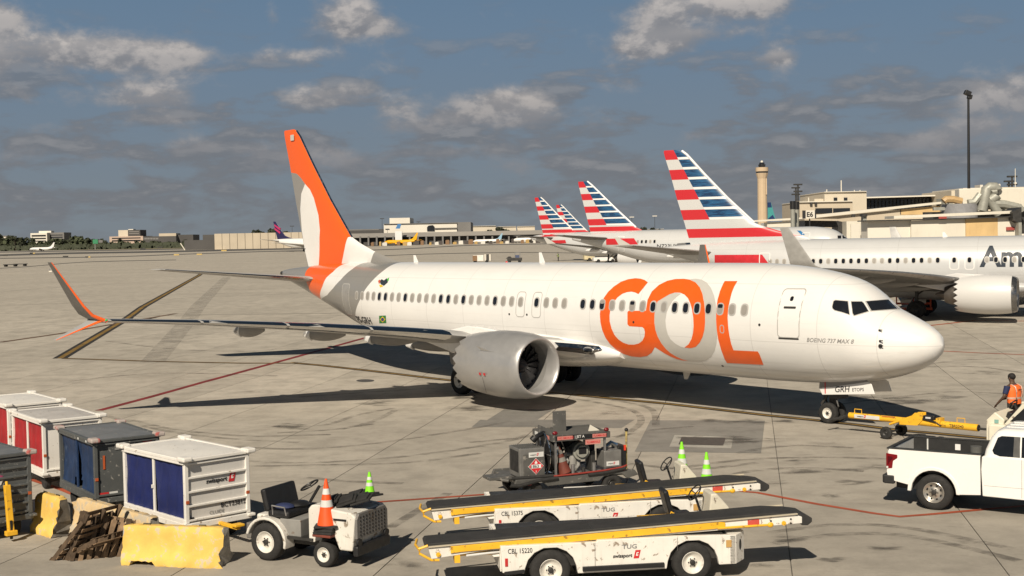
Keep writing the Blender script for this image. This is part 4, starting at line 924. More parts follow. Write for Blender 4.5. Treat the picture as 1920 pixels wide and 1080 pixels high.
MB().prism([(xx_(1440), zz_(416)), (xx_(1441), zz_(409)), (xx_(1449), zz_(403)), (xx_(1455), zz_(414))], 'y', -.28, .28).build('fin_root', mat('tail_deep_blue', ()), b); MB().box((3, 4, 4), (8, 6, 8)).build('body', WT, b)
# small yellow, white and brown things on the cargo apron
rc = random.Random(3)
cg = [mat('crate_brown', (.22, .13, .07), .8), mat('crate_ochre', (.42, .28, .10), .8), mat('crate_white', (.62, .6, .55), .7), mat('crate_dark', (.07, .06, .055), .8)]
for i in range(30):
    px = 700+i*11.5+rc.uniform(-4, 4); Y = 860+rc.uniform(-15, 15); w_ = rc.uniform(1.2, 3.2); h_ = rc.uniform(1.2, 3.0)
    o = MB().box((0, 0, h_/2), (w_, w_*.8, h_)).box((w_*.1, 0, h_+.15), (w_*.7, w_*.6, .3)).build('cargo_crate', cg[i % 4]); o.location = (wpt(px, Y), Y, gh(Y)); tag(o, 'small cargo crate in the row of freight on the far cargo apron', 'crate', 'freight on the far cargo apron')
# trees
LEAF = [mat('tree_leaf_dark', (.035, .042, .022), .8, var=.35, scale=.6, rnd=.25), mat('tree_leaf_green', (.05, .06, .028), .8, var=.35, scale=.6, rnd=.25)]; BARK = mat('bark', (.10, .075, .055), .9)
def crown(r, h, seed, n=150):
    q = random.Random(seed); mb = MB(); cl = [(q.uniform(-.55, .55)*r, q.uniform(-.55, .55)*r, h*(.45+.45*q.random()), r*(.35+.3*q.random())) for _ in range(7)]
    for _ in range(n):
        cx, cy, cz, cr = q.choice(cl); d = Vector((q.gauss(0, 1), q.gauss(0, 1), q.gauss(0, .8))).normalized()*cr*q.uniform(.6, 1.08)
        c = Vector((cx, cy, cz)) + d; u = Vector((q.gauss(0, 1), q.gauss(0, 1), q.gauss(0, .5))).normalized(); v = d.cross(u).normalized(); s = r*q.uniform(.12, .24)
        mb.add([c-u*s-v*s*.7, c+u*s-v*s*.6, c+u*s*.8+v*s, c-u*s*.7+v*s*.8], [(0, 1, 2, 3)])
    return mb
TV = []
for k in range(5):
    r_, h_ = (7, 12, )[k % 2]-k*.3, (14, 11, 16, 12, 9)[k]
    TV.append((crown(r_*.8, h_, 20+k).mesh('crown', LEAF[k % 2]), MB().cyl((0, 0, -.5), (0, 0, h_*.6), .45, .2, 7).tube([(0, 0, h_*.35), (r_*.25, .3, h_*.6), (r_*.4, .4, h_*.75)], .16, 5).tube([(0, 0, h_*.4), (-r_*.25, -.3, h_*.62)], .14, 5).mesh('trunk', BARK)))
def tree(x, y, k, sc, lab):
    t = thing('tree', lab, 'tree', (x, y, gh(y)), rc.uniform(0, 6), 'trees along the far airfield edge'); t.scale = (sc, sc, sc)
    for nm, me in zip(('crown', 'trunk'), TV[k]): o = bpy.data.objects.new(nm, me); COL.objects.link(o); o.parent = t
i = 0
for px in range(-14, 372, 6):
    Y = 1290+rc.uniform(-60, 120); t_ = (453-8*(.5+.5*sin(px*.045+1.2)) if px < 215 else 455 - (4*rc.random()))
    sc = max(.35, (hz(px, t_ + rc.uniform(-2, 4), Y)-gh(Y))/13.)
    tree(wpt(px, Y), Y, i % 5, sc, 'dark leafy tree in the far row ' + ('left of the white office block' if px < 52 else 'before the white office block' if px < 122 else 'between the office block and the green sign' if px < 172 else 'between the green sign and the tan block' if px < 208 else 'before the low pink building' if px < 268 else 'left of the beige blast wall')); i += 1
for px in (482, 497, 513, 538, 550, 920, 926, 938, 945, 950, 1193, 1199, 1206, 1213, 1218, 1225, 1232, 1240, 1105, 1140):
    Y = 1080+rc.uniform(0, 30); tree(wpt(px, Y), Y, i % 5, (hz(px, 432+rc.uniform(-3, 2) if px > 600 else 435, Y)-gh(Y))/13., 'small dark tree on the skyline ' + ('above the beige blast wall' if px < 600 else 'right of the white hangar' if px < 1000 else 'between the second and nearest striped tails')); i += 1
hedge = crown(1, 1, 5, 10)
hb = MB(); q = random.Random(11)
for k in range(900):
    px = q.uniform(-20, 350); Y = 1250+q.uniform(-30, 30); c = Vector((wpt(px, Y), Y, gh(Y)+q.uniform(0, 4.2))); s = q.uniform(.8, 2.2)
    u = Vector((1, q.uniform(-.4, .4), q.uniform(-.5, .5)))*s; v = Vector((q.uniform(-.4, .4), .2, 1))*s; hb.add([c-u-v*.7, c+u*.8-v, c+u+v*.8, c-u*.7+v], [(0, 1, 2, 3)])
tag(hb.build('undergrowth', LEAF[0]), 'dark scrub and low growth under the far left trees', 'scrub', kind='stuff')
# airfield signs and little lights
SY = mat('sign_yellow', (.50, .36, .12), .5)
for px, py, two in ((9, 481, 0), (61, 477, 1), (123, 483, 0), (165, 484, 1), (331, 480, 2), (374, 479, 2), (420, 472, 2), (268, 469, 0), (300, 466, 0), (95, 511, 3)):
    p = G(px, py); k = p.y/2395; lab = {0: 'small dark taxiway sign on the left airfield', 1: 'black and yellow taxiway sign on the left airfield', 2: 'small yellow taxiway sign beside the left taxiway', 3: 'small white box with dark legs behind the raised wing tip'}[two]
    s = thing('taxiway_sign', lab, 'sign', p, 0, 'taxiway signs' if two < 3 else None); w_ = 10*k if two < 3 else 6*k; h_ = 3.4*k
    MB().box((0, 0, h_*.65), (w_, .25, h_*.7)).build('panel', {0: DKMET, 1: BLACK, 2: SY, 3: WHWALL}[two], s, bevel=.03)
    if two == 1: MB().box((w_*.3, -.16, h_*.65), (w_*.38, .06, h_*.66)).build('yellow_half', SY, s)
    for sx in (-.35, .35): MB().cyl((w_*sx, 0, 0), (w_*sx, 0, h_*.35 if two < 3 else h_*1.2), .08, n=6).build('leg', STEEL, s)
    if two == 3: s.children[0].location.z = h_*.9
for px, py in ((20, 500), (38, 499)):
    p = G(px, py); d = thing('dolly', 'low empty cargo dolly at the far left apron', 'dolly', p, 0, 'empty dollies at the far left'); MB().box((0, 0, .55), (3.2, 1.8, .18)).build('deck', DKMET, d)
    for sx in (-1.2, 1.2): MB().cyl((sx, -.7, .25), (sx, .7, .25), .25).build('wheel', RUBBER, d)
for px, py, Y in ((717, 410, 990), (785, 416, 1020), (1035, 417, 1000), (1020, 421, 1010), (1228, 405, 900), (1185, 407, 900), (548, 424, 1000)):
    p = far(px, Y); h_ = hz(px, py, Y)-p.z; l = thing('light_mast', 'thin light mast on the far skyline ' + {717: 'at the left end of the white hangar', 785: 'above the yellow airliner', 1035: 'between the two leftmost striped tails', 1020: 'behind the leftmost striped tail', 1228: 'right of the second striped tail, the taller one', 1185: 'close to the second striped tail, the lower one', 548: 'between the navy tail and the orange fin'}[px], 'light mast', p, 0, 'light masts on the skyline'); MB().cyl((0, 0, 0), (0, 0, h_), .22, .12, 6).build('pole', DKMET, l); MB().box((0, 0, h_), (3.2, .6, .5)).build('lamp_head', WHWALL if px > 1000 else DKMET, l)
# control tower
Y = 1650; tw = thing('control_tower', 'tall tan airport control tower with a flared top and dark cab', 'control tower', (wpt(1430, Y), Y, gh(Y)))
zt = lambda y: hz(1430, y, Y)-gh(Y); pm = Y/F
MB().lathe([(0, 9.2*pm), (zt(345), 8.6*pm), (zt(335), 8.7*pm), (zt(326), 11.2*pm), (zt(324.5), 11.6*pm)], (0, 0, 0), 'z', 12, (1, 1)).build('shaft', TOWC, tw)
MB().lathe([(zt(324.5), 11.2*pm), (zt(321.5), 11.2*pm)], (0, 0, 0), 'z', 24, (1, 1)).build('window_band', DKGL, tw)
MB().lathe([(zt(321.5), 11.8*pm), (zt(314), 11.8*pm)], (0, 0, 0), 'z', 24, (1, 1)).build('crown_ring', TOWC, tw)
MB().lathe([(zt(314), 6*pm), (zt(308.5), 7*pm), (zt(308), 5*pm), (zt(305), 5*pm)], (0, 0, 0), 'z', 12, (1, 1)).build('cab', DKGL, tw); MB().ball((0, 0, zt(303.5)), 2.6*pm).build('radar_dome', WHWALL, tw, True)
MB().box((6.5*pm, -6.*pm, zt(350)), (2*pm, 3*pm, 30*pm)).build('side_rib', TOWC, tw)
# terminal
z6 = lambda X: 1360+X/3.429
y6 = lambda Yy: 280+Yy/3.429
b = building('terminal_block', 'stepped beige terminal block with small square windows and a mast')
block('tower_wall', z6(640), z6(910), y6(273), 235, 20, CREAM, b); block('step_wall', z6(575), z6(640), y6(318), 236, 15, CREAM, b); block('low_wall', z6(480), z6(820), y6(337), 231, 15, BEIGE, b)
bands(b, 'window', z6(578), z6(806), [(y6(378), y6(412))], 231, DKGL, 2, .05)
for X in (700, 765): block('window', z6(X), z6(X+22), y6(310), 234.8, .3, DKGL, b, pyb=y6(333))
bands(b, 'window', z6(540), z6(600), [(y6(338), y6(362))], 230.8, DKMET, 2, .5)
block('roof_edge', z6(640), z6(910), y6(270), 234.6, 20.5, WHWALL, b, pyb=y6(274)); block('roof_edge', z6(480), z6(820), y6(333), 230.6, 15, WHWALL, b, pyb=y6(338))
for X, t_ in ((748, 200), (655, 258), (832, 262), (868, 262), (538, 310)): p = far(z6(X), 238); MB().cyl((p.x, 238, hz(z6(X), y6(340), 238)), (p.x, 238, hz(z6(X), y6(t_), 238)), .1, n=6).build('mast', WHWALL, b)
b = building('terminal_concourse', 'long concourse with a dark glass front under a thin white roof edge')
Y = 262; block('facade', z6(905), z6(1530), y6(312), Y, 20, DKWALL, b)
x0, x1 = wpt(z6(912), Y-.3), wpt(z6(1525), Y-.3); n = 26
for i in range(n): MB().box((x0+(x1-x0)*(i+.5)/n, Y-.2, (hz(z6(1200), y6(318), Y)+hz(z6(1200), y6(385), Y))/2), ((x1-x0)/n-.25, .3, hz(z6(1200), y6(318), Y)-hz(z6(1200), y6(385), Y))).build('glass_panel', DKGL, b)
MB().add([(x0-1, Y-2.5, hz(z6(912), y6(316), Y)), (x1+.5, Y-2.5, hz(z6(1525), y6(298), Y)), (x1+.5, Y+20, hz(z6(1525), y6(298), Y)), (x0-1, Y+20, hz(z6(912), y6(316), Y)), (x0-1, Y-2.5, hz(z6(912), y6(308), Y)), (x1+.5, Y-2.5, hz(z6(1525), y6(290), Y)), (x1+.5, Y+20, hz(z6(1525), y6(290), Y)), (x0-1, Y+20, hz(z6(912), y6(308), Y))], [(0, 1, 2, 3), (4, 5, 6, 7), (0, 1, 5, 4), (1, 2, 6, 5), (2, 3, 7, 6), (3, 0, 4, 7)]).build('roof', WHWALL, b)
block('base_wall', z6(905), z6(1530), y6(386), Y-.6, 1, CREAM, b)
b = building('terminal_block', 'cream terminal blocks at the right edge with a dark window band')
block('wall', z6(1455), z6(1532), y6(264), 250, 18, CREAM, b); block('wall', z6(1530), z6(1645), y6(248), 246, 18, WHWALL, b); block('wall', z6(1640), z6(1990), y6(243), 252, 18, CREAM, b); block('wall', z6(1860), z6(2010), y6(292), 240, 14, WHWALL, b)
bands(b, 'window', z6(1770), z6(1990), [(y6(275), y6(300))], 251.8, DKGL, 6, .06); bands(b, 'window', z6(1885), z6(1990), [(y6(312), y6(335))], 239.8, RUSTP, 4, .1)
for X, a, c in ((1640, 228, 250), (1752, 222, 244), (1500, 262, 268)): block('roof_unit', z6(X), z6(X+18), y6(a), 249, 3, WHWALL, b, pyb=y6(c))
for px, Y, t_ in ((1497, 300, 346), (1493, 310, 352), (1898, 260, 331), (1892, 262, 340)):
    p = far(px, Y); h_ = hz(px, t_, Y)-p.z; l = thing('light_mast', 'dark floodlight mast with stacked lamp heads behind the terminal', 'light mast', p, 0, 'floodlight masts behind the terminal'); MB().cyl((0, 0, 0), (0, 0, h_), .28, .2, 8).build('pole', DKMET, l)
    for k in range(2): MB().box((0, 0, h_-k*1.6), (2.0, .5, .35)).build('lamp_head', DKMET, l)
p = far(1904, 255); o = MB().cyl((0, 0, 0), (0, 0, hz(1904, 316, 255)-p.z), .14, .06, 6).box((0, 0, 14), (.4, .4, .3)).build('flagpole', WHWALL); o.location = p; tag(o, 'thin white pole at the right edge above the terminal roof', 'pole')
Y = 150; p = far(1817, Y); l = thing('light_pole', 'tall black apron light pole in front of the terminal', 'light pole', p); h_ = hz(1816, 176, Y)-p.z
MB().cyl((0, 0, 0), (0, 0, h_), .21, .13, 10).build('pole', BLACK, l, True); MB().box((-.1, 0, h_+.1), (.7, .7, .5), (0, 25, 0)).box((.15, 0, h_-.35), (.5, .5, .5), (0, 15, 0)).build('lamp_head', BLACK, l, bevel=.04)
# jet bridges
b = thing('jet_bridge', 'long white jet bridge sloping up to the right above the silver fuselages', 'jet bridge')
Y = 175
def beam(name, pa, pb, Y, dep, m, par): 
    (xa, ya, yb), (xc, yc, yd) = pa, pb; X0, X1 = wpt(xa, Y), wpt(xc, Y)
    z = [hz(xa, yb, Y), hz(xc, yd, Y), hz(xc, yc, Y), hz(xa, ya, Y)]
    return MB().add([(X0, Y, z[0]), (X1, Y, z[1]), (X1, Y, z[2]), (X0, Y, z[3]), (X0, Y+dep, z[0]), (X1, Y+dep, z[1]), (X1, Y+dep, z[2]), (X0, Y+dep, z[3])], [(0, 1, 2, 3), (4, 5, 6, 7), (0, 1, 5, 4), (1, 2, 6, 5), (2, 3, 7, 6), (3, 0, 4, 7)]).build(name, m, par)
beam('tunnel_rail', (z6(560), y6(424), y6(442)), (z6(1405), y6(335), y6(349)), Y, 3, BRIDGE, b); beam('tunnel_rail', (z6(120), y6(460), y6(470)), (z6(560), y6(434), y6(448)), Y+1, 3, BRIDGE, b)
beam('tunnel_wall', (z6(575), y6(443), y6(490)), (z6(1130), y6(386), y6(470)), Y+.6, 2.2, BEIGE, b); beam('tunnel_wall', (z6(1125), y6(386), y6(420)), (z6(1400), y6(362), y6(420)), Y+.6, 2.2, RUSTP, b); beam('tunnel_wall', (z6(270), y6(470), y6(500)), (z6(575), y6(452), y6(500)), Y+1.5, 2.2, BRIDGE, b)
beam('cab_hood', (z6(512), y6(455), y6(497)), (z6(725), y6(458), y6(500)), Y-20, 4, DKMET, b); beam('cab_roof', (z6(510), y6(446), y6(457)), (z6(722), y6(447), y6(460)), Y-21, 5, BEIGE, b)
beam('bellows', (z6(725), y6(460), y6(545)), (z6(780), y6(470), y6(560)), Y-20, 3, DKMET, b)
block('cab_wall', z6(780), z6(890), y6(462), Y-22, 5, BRIDGE, b); block('door_panel', z6(808), z6(866), y6(480), Y-22.3, .2, WHWALL, b)
for X in (1405, 1440): block('end_frame', z6(X), z6(X+24), y6(316), Y-1, 3, DUCT, b, pyb=y6(400))
o = block('column', z6(887), z6(910), y6(430), Y-26, .9, DUCT, b); block('column_cap', z6(883), z6(914), y6(415), Y-26.3, 1.3, DKMET, b, pyb=y6(432)); block('lamp', z6(818), z6(836), y6(416), Y-2, .6, DKMET, b, pyb=y6(436))
b = thing('jet_bridge', 'level white jet bridge with an ochre end panel behind the nearest silver airliner', 'jet bridge')
Y = 128
beam('tunnel_rail', (z6(1085), y6(428), y6(446)), (z6(1850), y6(394), y6(412)), Y, 3.2, BRIDGE, b)
beam('tunnel_wall', (z6(915), y6(462), y6(620)), (z6(1195), y6(456), y6(620)), Y+.8, 2.4, WHWALL, b); beam('tunnel_wall', (z6(1195), y6(459), y6(620)), (z6(1548), y6(447), y6(620)), Y+.5, 2.6, BRIDGE, b); beam('end_panel', (z6(1548), y6(447), y6(620)), (z6(1752), y6(440), y6(620)), Y+.3, 2.8, RUSTP, b); beam('end_panel', (z6(1752), y6(440), y6(620)), (z6(1885), y6(434), y6(620)), Y+.3, 2.8, BRIDGE, b)
beam('roof_trim', (z6(905), y6(456), y6(463)), (z6(1548), y6(440), y6(448)), Y, 3.2, DKMET, b); beam('roof_trim', (z6(1548), y6(440), y6(447)), (z6(1890), y6(428), y6(435)), Y-.2, 3.2, DKMET, b)
block('warning_plate', z6(1808), z6(1860), y6(499), Y+.1, .12, mat('sign_dull_red', (.33, .06, .05), .6), b, pyb=y6(520)); block('warning_plate', z6(1374), z6(1424), y6(432), Y-.15, .12, mat('sign_dull_red', ()), b, pyb=y6(446))
beam('hood', (z6(1850), y6(400), y6(455)), (z6(1905), y6(372), y6(480)), Y-.8, 3, DKMET, b); block('column', z6(1886), z6(1906), y6(470), Y-1, .8, DUCT, b)
block('bridge_top_unit', z6(1115), z6(1180), y6(548), Y-36, 1.2, DKMET, b, pyb=y6(560)) if 0 else None
b = thing('air_duct_rig', 'tangle of grey air ducts and a drum on the jet bridge roof', 'air ducts')
Y = 140; P = lambda X, Yy: (wpt(z6(X), Y), Y, hz(z6(X), y6(Yy), Y))
MB().tube([P(1650, 395), P(1665, 330), P(1680, 255), P(1700, 243), P(1735, 243), P(1750, 258), P(1745, 300), P(1700, 330)], .55, 10).build('duct', DUCT, b, True); MB().tube([P(1760, 420), P(1725, 360), P(1700, 320), P(1712, 275), P(1740, 270)], .5, 10).build('duct', DUCT, b, True)
MB().tube([P(1730, 350), P(1790, 352), P(1850, 365), P(1890, 375), P(1905, 400)], .45, 8).build('duct', DUCT, b, True); MB().tube([P(1560, 345), P(1600, 340), P(1640, 290)], .4, 8).build('duct', DUCT, b, True); MB().tube([P(1405, 335), P(1420, 322), P(1465, 322), P(1520, 335)], .4, 8).build('duct', mat('duct_ochre', (.45, .3, .14), .5), b, True)
xx = wpt(z6(1527), Y); MB().cyl((xx, Y+1, hz(z6(1527), y6(445), Y)), (xx, Y+1, hz(z6(1527), y6(350), Y)), 1.9, n=20).build('drum', mat('drum_grey', (.27, .27, .28), .5), b, True)
for X in (1600, 1655, 1690, 1725, 1770, 1800): p = P(X, 395); MB().box((p[0], Y+.4, (p[2]+hz(z6(X), y6(315), Y))/2), (.25, .25, hz(z6(X), y6(315), Y)-p[2])).build('frame_post', DUCT, b)
MB().box(((P(1700, 0)[0]+P(1850, 0)[0])/2, Y+1, hz(z6(1780), y6(312), Y)), (9, 1.5, 2.2)).build('duct_unit', BRIDGE, b, bevel=.1); MB().box((P(1730, 0)[0], Y+.6, hz(z6(1730), y6(375), Y)), (13, .4, .35)).build('frame_rail', DUCT, b); MB().box((P(1720, 0)[0], Y+1.8, hz(z6(1720), y6(400), Y)-1.2), (14, .6, 2.6)).build('backing', DKMET, b)
for k, px in enumerate((1487, 1494)):
    p = far(px, 148+k*2); h_ = hz(px, 377, 148)-p.z; o = thing('bridge_column', ('left' if k == 0 else 'right')+' of the two pale posts with black caps beside the E6 sign', 'post', p); MB().cyl((0, 0, 0), (0, 0, h_-.9), .27, n=12).build('post', DUCT, o, True); MB().cyl((0, 0, h_-.9), (0, 0, h_), .33, n=12).build('cap', BLACK, o)
Y = 150; g = thing('gate_sign', 'white gate sign reading E6 on the sloping jet bridge', 'sign', (wpt(1519.5, Y), Y, hz(1519.5, 402, Y))); MB().box((0, 0, 0), (1.05, .15, .95)).build('panel', WHWALL, g); MB().box((-.74, 0, 0), (.34, .15, .95)).build('side_panel', INK, g); MB().box((.62, 0, 0), (.14, .15, .95)).build('side_panel', INK, g)
flat('lettering', text2d('E6', .60, 0, .03), (-.42, -.075, -.30), (1, 0, 0), (0, 0, 1), INK, g, .02); MB().cyl((0, .3, -3), (0, .3, .3), .08).build('bracket', DKMET, g)
# little things behind the fuselage
VESTG = mat('vest_lime', (.35, .5, .05), .6); 
def smallcar(name, label, cat, px, py, hd, L, Wd, Hh, m, cab=True):
    p = G(px, py); t = thing(name, label, cat, p, hd); MB().prism([(-L/2, .3), (-L/2, Hh*.55), (-L*.38, Hh*.6), (L*.2, Hh*.6), (L*.48, Hh*.5), (L/2, .3)], 'y', -Wd/2, Wd/2).build('body', m, t, bevel=.06)
    if cab: MB().prism([(-L*.4, Hh*.58), (-L*.33, Hh), (L*.05, Hh), (L*.2, Hh*.58)], 'y', -Wd*.46, Wd*.46).build('cabin', GLASS, t, bevel=.05); MB().box((-L*.14, 0, Hh), (L*.36, Wd*.9, .06)).build('roof', m, t)
    for sx in (-.3, .3):
        for sy in (-1, 1): MB().cyl((L*sx, sy*Wd*.5-.1*sy, .33), (L*sx, sy*Wd*.52, .33), .33, n=14).build('wheel', RUBBER, t)
    return t
smallcar('van', 'white service van under the second striped tail', 'van', 1134, 492, .1, 4.6, 1.9, 1.7, WHITE)
t = smallcar('service_truck', 'cream service truck with dark deck behind the white van', 'truck', 1118, 489, .1, 5.2, 2.1, 2.3, mat('truck_cream', (.6, .52, .33), .5), True)
t = smallcar('tug', 'small cream tug right of the white van under the wing', 'tug', 1158, 491, .4, 2.4, 1.6, 1.6, mat('truck_cream', ()), False); MB().cyl((.1, 0, 1.0), (.1, 0, 1.7), .25).build('seat', BLACK, t); MB().box((-.6, 0, 1.4), (.5, 1.2, .6)).build('canopy', mat('truck_cream', ()), t)
p = G(902, 493); t = thing('ground_power_unit', 'white and brown equipment cart peeking over the white fuselage', 'equipment cart', p, -.05); MB().box((-.5, 0, 1.0), (2.2, 1.4, 1.2)).build('body', GSEW, t, bevel=.05); MB().box((-1.2, -.1, 1.0), (.9, 1.5, 1.1)).build('brown_panel', cg[0], t)
for k in range(3): MB().box((.9+.5*k, 0, 1.1), (.3, 1.3, 1.3)).build('cylinder_rack', WHWALL if k % 2 == 0 else DKMET, t)
for sx in (-1.2, 1.2): MB().cyl((sx, -.7, .3), (sx, .7, .3), .3).build('wheel', RUBBER, t)
p = G(965, 493); t = thing('baggage_tug', 'dark blue grey tug with an open frame cab behind the fuselage', 'tug', p, 0); MB().box((0, 0, .75), (3.0, 1.5, .6)).build('body', DKMET, t, bevel=.05); MB().box((.5, 0, 1.25), (.9, 1.2, .6)).build('cab_back', mat('tug_blue', (.06, .08, .16), .5), t)
for sx, sy in ((.1, -.65), (1.1, -.65), (.1, .65), (1.1, .65)): MB().cyl((sx, sy, 1.), (sx, sy, 2.), .06, n=6).build('post', STEEL, t)
MB().box((.6, 0, 2.03), (1.25, 1.5, .08)).build('roof', STEEL, t); MB().prism([(-1.8, .9), (-1.2, 1.3), (-.8, 1.3), (-.4, .9)], 'y', -.6, .6).build('hood', BLACK, t)
for sx in (-1., 1.): MB().cyl((sx, -.7, .3), (sx, .7, .3), .33).build('wheel', RUBBER, t)
p = G(1713, 591); t = thing('cargo_dolly', 'orange framed dolly with cylinders beside the silver airliner main wheels', 'dolly', p, -.3); OM = mat('dolly_orange', (.62, .09, .02), .5, var=.2)
MB().box((0, 0, .45), (2.4, 1.4, .12)).build('deck', OM, t)
for sx in (-1.1, 0, 1.1):
    for sy in (-.65, .65): MB().box((sx, sy, .9), (.08, .08, .85)).build('post', OM, t)
for z in (.8, 1.3): MB().box((0, -.65, z), (2.3, .07, .07)).box((0, .65, z), (2.3, .07, .07)).build('rail', OM, t)
for k in range(2): MB().cyl((-.8+.9*k, -.4, .95), (-.1+.9*k, -.4, .95), .2, n=12).build('cylinder', WHWALL, t, True)
MB().box((-.2, .2, 1.45), (2.8, 1.2, .12), (0, -8, 0)).build('cover_board', BEIGE, t)
for sx in (-.8, .8): MB().cyl((sx, -.7, .22), (sx, .7, .22), .22).build('wheel', RUBBER, t)

# ================================================================== GROUND EQUIPMENT
def logo(par, org, right, up, h, m=INK):
    vs, fs = text2d('swissport', h, .12, .035, 1.0); flat('lettering', (vs, fs), org, right, up, m, par, .006)
    w_ = width(vs); r = Vector(right).normalized(); u = Vector(up).normalized()
    o = Vector(org) + r*(w_+h*.25) - u*h*.05
    flat('logo_tile', ([(0, 0), (h*1.15, 0), (h*1.6, h*1.75), (h*.45, h*1.75)], [(0, 1, 2, 3)]), o, right, up, RED, par, .006)
    flat('logo_mark', ([(h*.5, h*.55), (h*.95, h*.55), (h*1.05, h*.8), (h*.75, h*.8), (h*.85, h*1.1), (h*1.1, h*1.1), (h*1.15, h*1.3), (h*.7, h*1.3)], [tuple(range(8))]), o, right, up, WHITE, par, .009)
CONE_O = mat('cone_orange', (.85, .09, .012), .5, var=.08); CONE_G = mat('cone_lime', (.24, .75, .02), .5, var=.08); CONE_W = mat('cone_band', (.62, .62, .60), .4, var=.1); CONE_R = mat('cone_worn_red', (.15, .034, .02), .7, var=.3)
def cone(label, loc, m, h=.75, base=True, rot=(0, 0, 0), group=None, sc=1.):
    t = thing('traffic_cone', label, 'traffic cone', loc, 0, group); t.rotation_euler = [radians(a) for a in rot]
    r0 = h*.19; R = lambda z: r0*(1-z/h)+.022
    MB().lathe([(.03, R(.03)), (h*.80, R(h*.8)), (h, .022), (h, .001)], (0, 0, 0), 'z', 20).build('cone_body', m, t, True)
    for a, b in ((.42, .56), (.68, .80)): MB().lathe([(h*a, R(h*a)+.004), (h*b, R(h*b)+.004)], (0, 0, 0), 'z', 20).build('reflective_band', CONE_W if m is not CONE_R else mat('band_dull', (.24, .225, .20), .7, var=.3), t, True)
    if base: MB().box((0, 0, .018), (h*.5, h*.5, .036)).build('base', RUBBER, t, bevel=.01)
    return t
# ------------------------------------------------------------------ baggage carts
BLUE = mat('curtain_blue', (.012, .02, .105), .6, var=.25, scale=2); BLUE2 = mat('curtain_faded_blue', (.012, .035, .10), .6, var=.35, scale=3, wear=.1, wearcol=(.05, .08, .14)); REDC = mat('curtain_red', (.34, .012, .016), .6, var=.25, scale=2)
CGREY = mat('cart_grey', (.085, .09, .09), .5, var=.12, wear=.16, wearcol=(.3, .29, .27), wscale=9); CWHITE = mat('cart_white', (.74, .715, .67), .45, var=.06, scale=1.5, wear=.12, wearcol=(.3, .24, .17), wscale=8, streak=.12)
CPANEL = mat('cart_panel_white', (.58, .56, .53), .5, var=.05, streak=.15, scale=1.5); CGROOF = mat('cart_roof_grey', (.16, .165, .17), .5, var=.15, wear=.15, wearcol=(.28, .27, .25)); ORREF = mat('reflector_orange', (.48, .10, .03), .4); REDREF = mat('reflector_red', (.5, .03, .03), .4)
